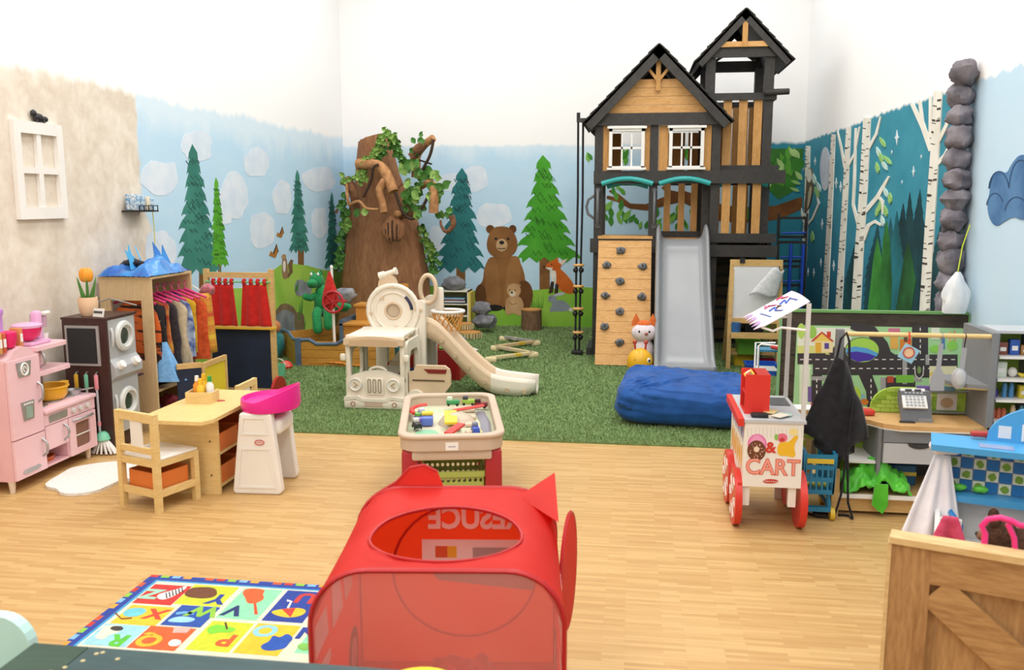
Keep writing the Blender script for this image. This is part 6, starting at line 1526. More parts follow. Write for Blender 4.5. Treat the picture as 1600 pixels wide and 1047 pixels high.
# ---------------------------------------------------------------- activity table, caddy, chairs
TX, TY_ = -2.60, 5.03
tb = thing('activity_table', 'pale wooden kids table with orange storage bins in its side', 'table', (TX, TY_, 0))
TH = .50
MB().prism([(-.24, -.43), (.17, -.43), (.21, -.36), (.22, .42), (-.22, .42)], TH - .022, TH, 'xy').build('table_top', mat('birch_ply', '#EBCF90', .42, 'wood', '#E2C17C', 3, .02, stretch=(5, 1, 1)), tb)
part('end_panel', WOOD_PALE, tb, bb=(-.20, .17, -.235, -.215, 0, TH - .023)); part('end_panel', WOOD_PALE, tb, bb=(-.20, .17, .36, .38, 0, TH - .023)); part('centre_panel', WOOD_PALE, tb, bb=(-.20, -.19, -.2149, .3599, .03, TH - .023))
for z in (.04, .24): part('bin_shelf', WOOD_PALE, tb, bb=(-.19, .165, -.2149, .3599, z, z + .015))
ORB = plas('#DF7A35', .45)
for k in range(4):
    y0_ = -.20 + (k % 2) * .29; z0_ = .056 + (k // 2) * .20
    b = thing('storage_bin', ['lower near', 'lower far', 'upper near', 'upper far'][k] + ' orange bin in the side of the pale table', 'bin', (TX, TY_, z0_), 0, 'orange bins in the table')
    MB().ring_prism(rrect(-.16, .155, y0_, y0_ + .27, .02, 3), rrect(-.15, .145, y0_ + .01, y0_ + .26, .015, 3), 0, .105, 'xy').build('wall', ORB, b)
    part('base', ORB, b, bb=(-.155, .15, y0_ + .005, y0_ + .265, 0.0, .008))
for z in (.12, .33): MB().cyl((.12, -.24, z), (.12, -.235, z), .006, n=8).build('screw', plas('#6E5A3C'), tb)
cdx, cdy = onF(312, 630, TH)[:2]
cd = thing('bottle_caddy', 'small tan wooden caddy holding bottles on the pale table', 'caddy', (cdx, cdy + .04, TH + .0005), .1)
for (a, b, c, d) in [(-.085, .085, -.06, -.05), (-.085, .085, .05, .06), (-.085, -.075, -.0499, .0499), (.075, .085, -.0499, .0499)]: part('side', WOOD_PALE, cd, bb=(a, b, c, d, 0, .07))
part('base', WOOD_PALE, cd, bb=(-.075, .075, -.05, .05, 0, .008))
def bottle(label, x, y, body, cap, h=.12):
    t = thing('squeeze_bottle', label, 'bottle', (cdx + x, cdy + .04 + y, TH + .009))
    MB().lathe([(.02, 0), (.024, .01), (.024, h * .7), (.012, h * .82), (.012, h * .86), (0, h * .86)], 14).build('bottle', plas(body), t, 50); MB().lathe([(.014, h * .861), (.012, h * 1.1), (0, h * 1.12)], 12).build('cap', plas(cap), t, 50)
bottle('orange squeeze bottle with a white cap in the caddy', -.04, .015, '#EE9A2E', '#F2EFE8', .14); bottle('yellow squeeze bottle at the front of the caddy', .0, -.02, '#F2C32E', '#F2C32E', .13); bottle('white bottle with a green cap in the caddy', .045, .015, '#F0F0EA', '#2F9E44', .14); bottle('small yellow bottle in the middle of the caddy', .0, .025, '#F2C32E', '#EDB92A', .15)
o = MB().lathe([(0, 0), (.04, 0), (.04, .0015), (0, .0015)], 20, sy=.55).build('table_sticker', plas('#B8423A', .5), tb, loc=(cdx - TX + .09, cdy - TY_ + .08, TH + .0005))
def kid_chair(label, loc, rz, bin_=True):
    t = thing('kids_chair', label, 'chair', loc, rz, 'pale wooden kids chairs')
    W2, D2 = .145, .14
    for s in (-1, 1):
        part('rear_leg', WOOD_PALE, t, bb=(s * W2 - .017, s * W2 + .017, -D2 - .012, -D2 + .022, 0, .57)); part('front_leg', WOOD_PALE, t, bb=(s * W2 - .017, s * W2 + .017, D2 - .02, D2 + .014, 0, .30))
        part('side_rail', WOOD_PALE, t, bb=(s * W2 - .012, s * W2 + .012, -D2 + .0221, D2 - .0201, .262, .3)); part('side_stretcher', WOOD_PALE, t, bb=(s * W2 - .012, s * W2 + .012, -D2 + .0221, D2 - .0201, .085, .125))
    part('top_rail', WOOD_PALE, t, bb=(-W2 + .0171, W2 - .0171, -D2 - .008, -D2 + .016, .52, .57)); part('back_rail', WOOD_PALE, t, bb=(-W2 + .0171, W2 - .0171, -D2 - .006, -D2 + .014, .335, .37)); part('back_splat', WHITE, t, bb=(-.045, .045, -D2 - .002, -D2 + .008, .3701, .5199))
    part('seat_rail', WOOD_PALE, t, bb=(-W2 + .0171, W2 - .0171, -D2 - .006, -D2 + .014, .262, .30)); part('rear_stretcher', WOOD_PALE, t, bb=(-W2 + .0171, W2 - .0171, -D2 - .006, -D2 + .014, .085, .125)); part('front_stretcher', WOOD_PALE, t, bb=(-W2 + .0171, W2 - .0171, D2 - .014, D2 + .006, .085, .125))
    MB().rbox((0, .01, .3075), (2 * W2 + .03, 2 * D2 + .0, .014), .005).build('seat', WHITE, t, 40); part('lower_shelf', WHITE, t, bb=(-W2 + .0125, W2 - .0125, -D2 + .0145, D2 - .0145, .10, .108))
    if bin_:
        MB().ring_prism(rrect(-.125, .125, -.115, .115, .02, 3), rrect(-.115, .115, -.105, .105, .015, 3), .109, .215, 'xy').build('bin', ORB, t); part('bin_base', ORB, t, bb=(-.12, .12, -.11, .11, .1085, .116))
    return t
kid_chair('pale wooden kids chair with white seat and orange bin, nearest the camera', (-2.725, 4.635, 0), R(-20))
kid_chair('pale wooden kids chair mostly hidden behind the table and pink high chair', (-2.76, 5.66, 0), R(90), False).scale = (.9, .9, .9)
fs_ = thing('framed_panel', 'low wooden framed screen with a yellow panel beside the wardrobe', 'screen', (-3.31, 6.24, 0))
fw = MB().ring_prism([(.09, 0), (.50, 0), (.50, .50), (.09, .50)], [(.12, .04), (.47, .04), (.47, .46), (.12, .46)], -.012, .012, 'yz').build('frame', WOOD_BEECH, fs_)
MB().prism([(.12, .04), (.47, .04), (.47, .46), (.12, .46)], -.004, .004, 'yz').build('yellow_panel', plas('#E9CC33', .4), fs_)
MB().bar((-.15, -.02, .25), (-.005, .09, .25), .02, .5).build('navy_panel', mat('navy_chalkboard', '#18253F'), fs_)
MB().bar((-.15, -.02, .49), (-.005, .09, .49), .026, .04).build('panel_rail', WOOD_BEECH, fs_)
# ---------------------------------------------------------------- doll high chair
hc_ = thing('doll_high_chair', 'white doll high chair with a hot pink tray beside the table', 'high chair', (-2.215, 5.02, 0), R(3))
HW_ = mat('high_chair_white', '#F1EFEA', .4, col2='#ECE9E3', scale=3)
for (y, s) in ((-.16, 1), (.16, .9)):
    pl = [(-.15 * s, 0), (.13 * s, 0), (.145 * s, .02), (.095 * s, .5), (-.10 * s, .5), (-.16 * s, .02)]
    b = MB().prism(pl, y - .03, y + .03, 'xz'); lg = b.build('side_panel', HW_, hc_)
    md = lg.modifiers.new('bevel', 'BEVEL'); md.width = .012; md.segments = 2
    f = -.031 if y < 0 else .031
    for (za, zb, k) in ((.37, .48, .78), (.04, .29, .9)):
        w0 = .155 - .055 * za / .5 - .02; w1 = .155 - .055 * zb / .5 - .02
        MB().ring_prism([(-w0, za), (w0 - .02, za), (w1 - .02, zb), (-w1, zb)], [(-w0 + .012, za + .012), (w0 - .032, za + .012), (w1 - .032, zb - .012), (-w1 + .012, zb - .012)], y + f, y + f * 1.12, 'xz').build('panel_moulding', HW_, lg)
MB().tube([(.02 + .028 * math.cos(a), -.194, .325 + .014 * math.sin(a)) for a in [2 * PI * q / 16 for q in range(16)]], .003, 5, closed=True).build('badge_ring', plas('#C43A3A'), hc_, 60)
MB().prism([(.02 + .025 * math.cos(a), .325 + .011 * math.sin(a)) for a in [2 * PI * q / 16 for q in range(16)]], -.1935, -.19, 'xz').build('badge', WHITE, hc_)
for k in range(6): part('badge_letter', plas('#C43A3A'), hc_, bb=(.004 + k * .006, .0075 + k * .006, -.195, -.1934, .322, .329))
MB().rbox((.05, 0, .40), (.16, .26, .10), .03, 3).build('seat_shell', HW_, hc_, 40)
PNK = mat('hot_pink_plastic', '#F0269C', .35, col2='#E81F92', scale=3)
def tray(u, v):
    a = u * 2 * PI
    x, y = .17 * math.cos(a), .20 * math.sin(a)
    return x, y
pts_b = [tray(i / 40, 0) for i in range(40)]
V = []; Fc = []
for (k, z, tl) in ((1.0, .50, .0), (1.04, .53, 0), (1.02, .565, .10), (.93, .568, .09), (.88, .545, .03), (0.02, .545, .02)):
    for (x, y) in pts_b:
        lift = max(0, x + .02) * (tl * 4.2)
        V.append((x * k + .03, y * k, z + lift))
for i in range(5):
    for j in range(40): Fc.append((i * 40 + j, i * 40 + (j + 1) % 40, (i + 1) * 40 + (j + 1) % 40, (i + 1) * 40 + j))
Fc.append(tuple(range(39, -1, -1))); Fc.append(tuple(range(200, 240)))
MB().add(V, Fc).build('tray', PNK, hc_, 50)
# ---------------------------------------------------------------- train table
tr = thing('train_table', 'tan plastic train table on dark red legs with a track layout', 'train table', (-1.07, 5.07, 0), R(12.5))
TNB = mat('tan_moulded_plastic', '#CDB8A4', .42, col2='#C6B09B', scale=3)
TW, TL, TZ = .285, .53, .48
def rim_loop(w, l, r): return rrect(-w, w, -l, l, r, 6)
for (w0, l0, w1, l1, z0_, z1_, n) in [(TW, TL, TW - .03, TL - .03, TZ - .085, TZ, 'tub'), (TW + .012, TL + .012, TW - .035, TL - .035, TZ - .012, TZ + .012, 'rim')]:
    o = MB().ring_prism(rim_loop(w0, l0, .11), rim_loop(w1, l1, .09), z0_, z1_, 'xy').build(n, TNB, tr, 40)
    md = o.modifiers.new('bevel', 'BEVEL'); md.width = .008; md.segments = 2
MB().prism(rim_loop(TW - .029, TL - .029, .09), TZ - .085, TZ - .065, 'xy').build('track_bed', mat('printed_playfield', '#D9CDB8', .5, col2='#BFD2AE', scale=5), tr)
MB().rbox((0, -TL + .05, TZ - .11), (TW * 2 - .13, .07, .055), .012).build('end_apron', TNB, tr, 40); MB().rbox((0, TL - .05, TZ - .11), (TW * 2 - .13, .07, .055), .012).build('end_apron', TNB, tr, 40)
LEGR = plas('#A8252A', .4)
for sx_ in (-1, 1):
    for sy_ in (-1, 1): MB().rbox((sx_ * (TW - .055), sy_ * (TL - .10), (TZ - .085) / 2), (.10, .16, TZ - .086), .015, 2, None, .9).build('leg', LEGR, tr, 40)
part('tag', WHITE, tr, bb=(-.035, .035, -TL - .004, -TL + .001, TZ - .075, TZ - .03))
part('tag_print', plas('#B9BCC4'), tr, bb=(-.02, .02, -TL - .0046, -TL - .004, TZ - .058, TZ - .05))
zt_ = TZ - .064
def tpart(name, b, c, sm=None): return b.build(name, plas(c, .4), tr, sm)
tpart('red_track', MB().tube([(-.13 + .11 * math.cos(a), .17 + .15 * math.sin(a), zt_ + .05) for a in [R(100 + q * 13) for q in range(10)]], .018, 6, flatk=.5), '#D8332A'); tpart('red_track', MB().tube([(.02, .18, zt_ + .04), (.12, .2, zt_ + .05), (.21, .24, zt_ + .055)], .018, 6, flatk=.5), '#D8332A'); tpart('red_ramp', MB().bar((-.02, -.33, zt_ + .03), (.06, -.2, zt_ + .05), .05, .012), '#D8332A')
tpart('yellow_bridge', MB().bar((.0, -.18, zt_ + .05), (.0, .10, zt_ + .055), .075, .014), '#EFD23A'); tpart('blue_station', MB().rbox((-.14, -.02, zt_ + .03), (.07, .08, .05), .008), '#5E77CC', 40); tpart('yellow_station_roof', MB().rbox((-.14, .02, zt_ + .065), (.07, .05, .02), .006), '#EFD23A', 40)
tpart('green_pond', MB().prism(ellp(-.14, -.24, .07, .1), zt_ - .0, zt_ + .006, 'xy'), '#8FCBA0'); tpart('hill', MB().lathe([(.12, 0), (.09, .04), (.05, .06), (0, .065)], 16, (.04, .02, zt_)), '#C9B8A2', 50)
tpart('road_strip', MB().tube([(.2, -.3, zt_ + .006), (.21, .0, zt_ + .006), (.19, .28, zt_ + .006)], .03, 6, flatk=.15), '#8C8C98'); tpart('road_strip', MB().tube([(-.2, -.35, zt_ + .006), (-.05, -.38, zt_ + .006), (.1, -.33, zt_ + .006), (.18, -.2, zt_ + .006)], .02, 6, flatk=.15), '#E8D68A')
for k in range(8): tpart('plateau', MB().rbox((.12 - .1 * (k % 2), .3 - .09 * k, zt_ + .012), (.08, .06, .025), .012), '#D8C4AC', 40)
for k, (x, y, a, c, lab) in enumerate([(-.17, .12, .4, '#3A6FC4', 'blue toy train engine on the left of the train table'), (-.19, .0, .35, '#8A6FC0', 'purple and green toy wagon on the train table'), (-.20, -.13, .25, '#2A2A30', 'black toy wagon at the lower left of the train table'), (.02, .36, 1.5, '#3E9A5A', 'green toy carriage at the far end of the train table'), (.12, .37, 1.45, '#9AC04A', 'lime toy wagon at the far end of the train table'), (.20, .36, 1.3, '#7E2426', 'dark red toy engine in the far corner of the train table'), (.14, -.26, .1, '#3A52B8', 'navy toy car near the right edge of the train table')]):
    M = Matrix.Rotation(R(12.5), 4, 'Z'); w = M @ Vector((x, y, 0))
    t = thing('toy_wagon', lab, 'toy train', (-1.07 + w.x, 5.07 + w.y, zt_ + .0005 + (.03 if k in (3, 4) else .012)), R(12.5) + a, 'toy trains on the train table')
    MB().rbox((0, 0, .022), (.04, .085, .03), .006).build('body', plas(c), t, 40); MB().rbox((0, .02, .045), (.034, .035, .025), .006).build('cab', plas(['#D9DEE6', '#6FB04A', '#E8E4DA', '#CFE8CF', '#3A3A44', '#3A1818', '#7E8290'][k]), t, 40)
    for sx_ in (-.02, .02):
        for sy_ in (-.028, .028): MB().cyl((sx_ - .003, sy_, .008), (sx_ + .003, sy_, .008), .009, n=10).build('wheel', BLACK, t, 40)
# green basket under the train table
gb_ = thing('green_basket', 'olive green perforated plastic basket under the train table', 'basket', (-.99, 4.75, 0), R(12.5))
GB = plas('#A8B45A', .45)
bw, bl, bh = .165, .15, .27
n_c, n_r = 11, 5
for sgn in (-1, 1):
    # front and back walls with round holes
    xs = [-bw + 2 * bw * i / n_c for i in range(n_c + 1)]; zs = [.02 + (bh - .05) * j / n_r for j in range(n_r + 1)]
    b = MB()
    for i in range(n_c):
        for j in range(n_r):
            x0_, x1_, z0_, z1_ = xs[i], xs[i + 1], zs[j], zs[j + 1]; cx_, cz_ = (x0_ + x1_) / 2, (z0_ + z1_) / 2
            sq = [(x1_, cz_), (x1_, z1_), (cx_, z1_), (x0_, z1_), (x0_, cz_), (x0_, z0_), (cx_, z0_), (x1_, z0_)]
            ho = [(cx_ + .0095 * math.cos(R(45 * q)), cz_ + .0115 * math.sin(R(45 * q))) for q in range(8)]
            b.ring_prism(sq, ho, sgn * bl - .003, sgn * bl + .003, 'xz')
    b.bb(-bw, bw, sgn * bl - .003, sgn * bl + .003, 0, .02); b.build('long_wall', GB, gb_)
    part('end_wall', GB, gb_, bb=(sgn * bw - .003, sgn * bw + .003, -bl, bl, 0, bh))
part('base', GB, gb_, bb=(-bw, bw, -bl, bl, 0, .006))
MB().ring_prism(rrect(-bw - .015, bw + .015, -bl - .015, bl + .015, .02, 3), rrect(-bw + .002, bw - .002, -bl + .002, bl - .002, .012, 3), bh - .03, bh, 'xy').build('rim', GB, gb_)
for k in range(6):
    o = MB().rbox((0, 0, .025), (.07, .05, .05), .012, 2).build('toy_brick', plas(['#5A2A22', '#2A2A2E', '#7A3A2A', '#3A3A55', '#6A5A3A', '#8A2A2A'][k]), None, 40)
    w = Matrix.Rotation(R(12.5), 4, 'Z') @ Vector((-.11 + (k % 3) * .1, -.08 + (k // 3) * .13, 0)); o.location = (-.99 + w.x, 4.75 + w.y, .0065); o.rotation_euler = (0, 0, R(12.5))
    tag(o, ['brown', 'black', 'rust', 'slate', 'olive', 'maroon'][k] + ' toy brick inside the perforated green basket', 'toy', 'toy bricks in the green basket')
# ================================================================ right side: rock column, road-map partition, market, cart, kitchen
def prn(parent, name, pts, m, Y, layer=1, o=(0, 0, 0), b=None):
    """flat print on a panel standing at depth Y: outline given in photo pixels"""
    PC[0] += 1
    poly = [(onY(x, y, Y).x - o[0], onY(x, y, Y).z - o[2]) for x, y in pts]
    mb = b or MB(); mb.prism(poly, Y - o[1] - .0003, Y - o[1] - (.0008 + .0004 * layer + .000003 * (PC[0] % 100)), 'xz')
    if b is None: return mb.build(name, m, parent)
def rectp(x0, x1, y0, y1): return [(x0, y0), (x1, y0), (x1, y1), (x0, y1)]
# ---------------------------------------------------------------- faux rock column on the wall
rc = thing('rock_column', 'tall column of grey faux rocks fixed to the right wall', 'rock column', (XR, 6.27, .012))
RKC = mat('column_rock', '#8A858C', .9, col2='#5E5A62', scale=9, bump=.9)
zr_ = 0.0; k = 0; rr = random.Random(9)
while zr_ < 2.52:
    h = rr.uniform(.095, .125); one = zr_ > 2.05 and k % 2
    yy = .0 if rr.random() < .6 else .05
    lean = .05 * (zr_ / 2.5) - .03
    MB().ell((-.085, lean + rr.uniform(-.02, .02) - .03, zr_ + h * .8), (.085, rr.uniform(.085, .11), h * .76), 16, 10, .35, k + 1, None, 1.8).build('rock', RKC, rc, 50)
    if not one: MB().ell((-.06, lean + .11, zr_ + h * .9), (.06, .075, h * .6), 14, 9, .4, k + 40, None, 1.8).build('rock', RKC, rc, 50)
    zr_ += h * 1.3; k += 1
# ---------------------------------------------------------------- dark plank partition with the road map
PYP = 6.05
pt = thing('plank_partition', 'dark-stained plank partition with a green top edge', 'partition', (1.6, PYP, 0))
DK = mat('dark_stained_plank', '#4E4238', .7, 'wood', '#332B25', 3, .2, stretch=(1.5, 6, 6))
xl, xr = onY(1222, 500, PYP).x - 1.6, XR - .012 - 1.6
zt = onY(1400, 490, PYP).z; n = 7
for i in range(n):
    z0_, z1_ = zt * i / n, zt * (i + 1) / n - .004
    part('plank', DK, pt, bb=(xl, xr, 0, .03, z0_ + (.0 if i else .0), z1_))
part('green_cap', plas('#6FA05E', .5), pt, bb=(xl - .01, xr, -.012, .045, zt, zt + .016)); part('green_edge', plas('#7DB07A', .5), pt, bb=(xl - .012, xl - .0005, -.012, .045, 0, zt)); part('green_edge', plas('#7DB07A', .5), pt, bb=(xr + .0005, xr + .01, -.012, .045, 0, zt))
mp = thing('road_map_board', 'printed road map play board fixed to the dark partition', 'play board', (1.6, PYP, 0))
mO = (1.6, PYP - .014, 0)
corn = [onY(1245, 508, PYP), onY(1497, 664, PYP)]
bx0, bx1, bz1, bz0 = corn[0].x - 1.6, corn[1].x - 1.6, corn[0].z, corn[1].z
MB().prism(rrect(bx0, bx1, bz0, bz1, .03, 4), -.014, -.0005, 'xz').build('board', plas('#A9D9A2', .45), mp)
MY = PYP - .0142; mO = (1.6, PYP, 0)
ROAD, GRYR, WHT = plas('#3E393E', .5), plas('#A8A6A8', .5), plas('#F2EFEA', .5)
def P_(n, pts, c, l=1): return prn(mp, n, pts, plas(c, .5) if isinstance(c, str) else c, MY, l, mO)
P_('pale_ground', rectp(1246, 1330, 512, 552), '#E9EEDD', 1); P_('meadow_print', rectp(1246, 1310, 540, 554), '#DDE08A', 2)
for (x0_, x1_, y0_, y1_) in [(1246, 1496, 554, 569), (1270, 1496, 569, 586), (1246, 1290, 552, 562), (1268, 1284, 586, 662), (1425, 1450, 509, 560), (1420, 1460, 562, 590), (1380, 1430, 590, 612)]: P_('road', rectp(x0_, x1_, y0_, y1_), ROAD, 3)
P_('road', strip([(1330, 508), (1362, 518), (1378, 540), (1384, 556), (1400, 566)], [12, 18, 20, 20, 18]), ROAD, 3); P_('road', strip([(1350, 580), (1362, 610), (1366, 662)], [20, 18, 18]), ROAD, 3); P_('road', strip([(1320, 554), (1312, 540), (1300, 556)], 14), ROAD, 3)
for (x0_, x1_, y0_, y1_) in [(1410, 1417, 552, 600), (1446, 1452, 554, 570), (1268, 1290, 588, 594), (1376, 1384, 590, 640), (1400, 1440, 588, 596)]: P_('pavement', rectp(x0_, x1_, y0_, y1_), GRYR, 4)
mb = MB()
for y in (561, 575):
    for x in list(range(1250, 1306, 12)) + list(range(1330, 1494, 12)): prn(None, '', rectp(x, x + 6, y, y + 1.4), None, MY, 5, mO, mb)
for y in range(592, 655, 9): prn(None, '', rectp(1275.2, 1276.8, y, y + 5), None, MY, 5, mO, mb); prn(None, '', rectp(1360, 1361.6, y, y + 5), None, MY, 5, mO, mb)
for y in range(512, 552, 9): prn(None, '', rectp(1437, 1438.5, y, y + 5), None, MY, 5, mO, mb)
o = mb.build('road_dashes', WHT, mp); o['kind'] = 'stuff'
P_('pond_rim', ellp(1347, 547, 27, 20, 28), '#4A4550', 6); P_('rainbow_green', ellp(1347, 547, 26, 19, 28), '#A9D95A', 7)
P_('rainbow_blue', [(1321.5, 545), (1335, 541), (1355, 544), (1372, 552), (1369, 557), (1360, 562), (1340, 565), (1327, 559), (1322, 551)], '#5AA3DE', 8); P_('rainbow_violet', [(1322, 551), (1338, 549), (1356, 552), (1369, 557), (1360, 563), (1340, 565.5), (1328, 560)], '#4A35A8', 9)
P_('house_wall', rectp(1273, 1301, 532, 551), '#EFE0B0', 5); P_('house_roof', [(1267, 533), (1284, 518), (1303, 533), (1300, 534), (1284, 521), (1270, 534)], '#C9402E', 6); P_('house_gable', [(1272, 533), (1284, 521), (1299, 533)], '#F0CF62', 5); P_('house_door', rectp(1274, 1283, 535, 551), '#E9B33C', 6); P_('house_window', rectp(1288, 1295, 536, 545), '#5A4A9C', 6); P_('house_chimney', rectp(1292, 1298, 518, 527), '#D4452F', 6); P_('tree_print', ellp(1268, 519, 8, 10), '#9BCB5A', 4); P_('tree_print', ellp(1252, 517, 6, 12), '#B9DC6A', 4)
for (x0_, x1_, y0_, y1_, c) in [(1388, 1406, 513, 521, '#D87A9A'), (1391, 1403, 521, 545, '#E8B45A'), (1406, 1424, 530, 552, '#D9863A'), (1412, 1418, 526, 534, '#6A4A3A'), (1455, 1468, 512, 530, '#E9F0E0'), (1470, 1476, 520, 545, '#4A7AB8'), (1482, 1486, 518, 548, '#D9BE8A'), (1490, 1493, 516, 546, '#C9AE7A'), (1452, 1495, 572, 600, '#E9E4C0'), (1400, 1428, 586, 598, '#7DC24A'), (1386, 1396, 588, 598, '#C9503A'), (1374, 1398, 615, 640, '#E2D9B0'), (1249, 1266, 570, 640, '#DDEBD2'), (1262, 1268, 604, 628, '#7A62A8'), (1382, 1392, 620, 634, '#E0B08A')]: P_('building_print', rectp(x0_, x1_, y0_, y1_), c, 5)
for (x, y, a, b, c) in [(1462, 545, 10, 6, '#8FD45A'), (1488, 540, 8, 8, '#8FD45A'), (1336, 618, 9, 14, '#B9D94A'), (1348, 625, 4, 10, '#8FBFC4'), (1350, 628, 7, 5, '#D9822E'), (1460, 585, 8, 4, '#E9C05A'), (1470, 596, 4, 3, '#D99A3A'), (1436, 578, 7, 12, '#3E393E'), (1436, 578, 3, 6, '#7AA05A'), (1256, 650, 8, 6, '#9CCB5A')]: P_('park_print', ellp(x, y, a, b, 14), c, 6)
P_('race_track', strip([(1429, 572), (1430, 586), (1436, 592), (1442, 586), (1443, 572)], 1.3), WHT, 7)
# white bag hanging over the partition corner
o = MB().grid(lambda u, v: (math.cos(u * 2 * PI) * (.012 + .062 * math.sin(v * 2.2)) * (1 + .8 * noise.noise(Vector((math.cos(u * 2 * PI) * 2.5, v * 2, math.sin(u * 2 * PI) * 2.5)))), math.sin(u * 2 * PI) * (.012 + .03 * math.sin(v * 2.4)), -.27 * v), 30, 10).build('white_bag', mat('thin_white_plastic', '#EDF0F4', .35, col2='#DDE2E8', scale=8), None, 70); o.location = (2.085, 6.0, 1.30); tag(o, 'white plastic bag hanging at the foot of the rock column', 'bag')
MB().tube([(0, 0, 0), (.03, .04, .16), (.08, .08, .3)], .004, 5).build('cord', plas('#C9D83A'), o)
# ---------------------------------------------------------------- toy market counter
MX, MYY = 1.12, 4.95
mk = thing('market_counter', 'grey and green toy market counter with a wooden worktop and hanging rod', 'play counter', (MX, MYY, 0))
mkO = (MX, MYY, 0)
LIME = mat('lime_panel', '#A9CC4A', .5, col2='#9FC340', scale=4); GRY = mat('mid_grey_laminate', '#85878A', .5, col2='#7C7E82', scale=3); LGR = plas('#C4C6CA', .45)
CT = mat('butcher_block', '#DDB27A', .45, 'wood', '#CB9C60', 4, .03, stretch=(1, 5, 5))
ctp = [(-.17, .29), (-.17, .42), (.85, .42), (.85, .1), (.82, .02), (.74, -.02), (.36, -.02), (.28, .02), (.22, .1), (.12, .16), (.02, .29)]
MB().prism(ctp, .505, .53, 'xy').build('worktop', CT, mk); MB().prism([(a * 1.006, b - .002) for a, b in ctp], .498, .5049, 'xy').build('worktop_edge', plas('#E9E2D4', .5), mk)
part('white_top', WHITE, mk, bb=(-.17, .08, .295, .42, .5302, .534))
# legs, side panels, back
for (x, y) in [(.03, -.02), (-.14, .38), (-.05, .38)]: part('leg', WOOD_BEECH, mk, bb=(x - .02, x + .02, y - .02, y + .02, 0, .497 if y > 0 else .27))
part('side_board', GRY, mk, bb=(.26, .28, .03, .40, .09, .497)); part('side_board', GRY, mk, bb=(.80, .82, .03, .42, 0, .497)); part('lime_back', LIME, mk, bb=(-.0, .26, .34, .36, .10, .497)); part('dark_back', plas('#4A484C', .6), mk, bb=(.281, .799, .40, .415, .09, .497))
part('floor_shelf', WOOD_BEECH, mk, bb=(.05, .80, .0, .40, .105, .125)); part('shelf_edge', WHITE, mk, bb=(.05, .80, -.012, -.0005, .103, .127)); part('toe_board', WOOD_BEECH, mk, bb=(.05, .80, .02, .035, .02, .103))
part('small_shelf', WHITE, mk, bb=(.10, .259, .05, .339, .29, .302))
part('apron_rail', GRY, mk, bb=(.2801, .7999, .0, .02, .43, .497)); dw = part('drawer', LGR, mk, bb=(.285, .66, .005, .3, .31, .425)); MB().prism(arc(.47, .425, .06, 180, 360, 10, .028), -.001, .006, 'xz').build('finger_slot', plas('#3A3A3E'), dw)
MB().bar((.0, -.03, .39), (.09, .2, .20), .02, .12).build('grey_wing', GRY, mk)
# hanging rod, uprights
zr = 1.03
MB().cyl((.03, .02, zr), (.80, .02, zr), .013, n=12).build('hanging_rod', WOOD_PALE, mk, 40)
part('left_upright', GRY, mk, bb=(-.0, .04, .0, .04, .28, 1.055)); part('right_upright', GRY, mk, bb=(.80, .835, -.0, .42, .531, 1.05))
# lime brick backsplash, arch, half-round shelf, poster windows
MB().prism([(.28, .531)] + [(.28, .56)] + [(.28 + .14 * (1 - math.cos(R(a))), .56 + .12 * math.sin(R(a))) for a in range(10, 91, 10)] + [(.80, .68), (.80, .531)], .30, .32, 'xz').build('brick_splash', LIME, mk)
mb = MB(); mb2 = MB(); rr = random.Random(4)
for r_ in range(6):
    z = .535 + r_ * .024
    for c_ in range(10):
        x = .285 + c_ * .052 + (.026 if r_ % 2 else 0)
        if x + .048 > .80 or (r_ > 3 and x < .34): continue
        (mb if rr.random() < .6 else mb2).bb(x, x + .048, .295, .2999, z, z + .0215)
o = mb.build('splash_bricks', plas('#B5D65C', .5), mk); o['kind'] = 'stuff'; o = mb2.build('splash_bricks_dark', plas('#8FB838', .5), mk); o['kind'] = 'stuff'
MB().prism([(.62, .30), (.80, .30), (.80, .0)] + arc(.80, .16, .18, 250, 180, 6, .16)[1:], .745, .765, 'xy').build('half_round_shelf', GRY, mk); MB().prism([(.63, .29), (.80, .29), (.80, .01)] + arc(.80, .16, .17, 250, 180, 6, .15)[1:], .735, .7449, 'xy').build('shelf_lip', WOOD_PALE, mk)
for (x, c1, c2) in [(.50, '#E9E4DC', '#8A5A4A'), (.64, '#D9D4CC', '#B59A7A')]:
    o = part('poster_window', plas(c1, .4), mk, bb=(x, x + .11, .290, .2945, .555, .655)); MB().prism(ellp(x + .055, .60, .035, .03), .287, .2899, 'xz').build('bread_print', plas(c2, .5), o)
part('splash_rail', GRY, mk, bb=(.48, .80, .27, .2899, .663, .672)); part('splash_rail', GRY, mk, bb=(.48, .80, .27, .2899, .541, .549))
for (x, c) in [(.53, '#7A62A8'), (.66, '#6FA3C4')]:
    o = MB().rbox((0, 0, .013), (.08, .02, .026), .004).build('goods_pack', plas(c), None, 40); o.location = (MX + x + .03, MYY + .28, .6725); tag(o, ('violet' if c == '#7A62A8' else 'blue') + ' goods pack on the rail above the bread posters', 'toy food')
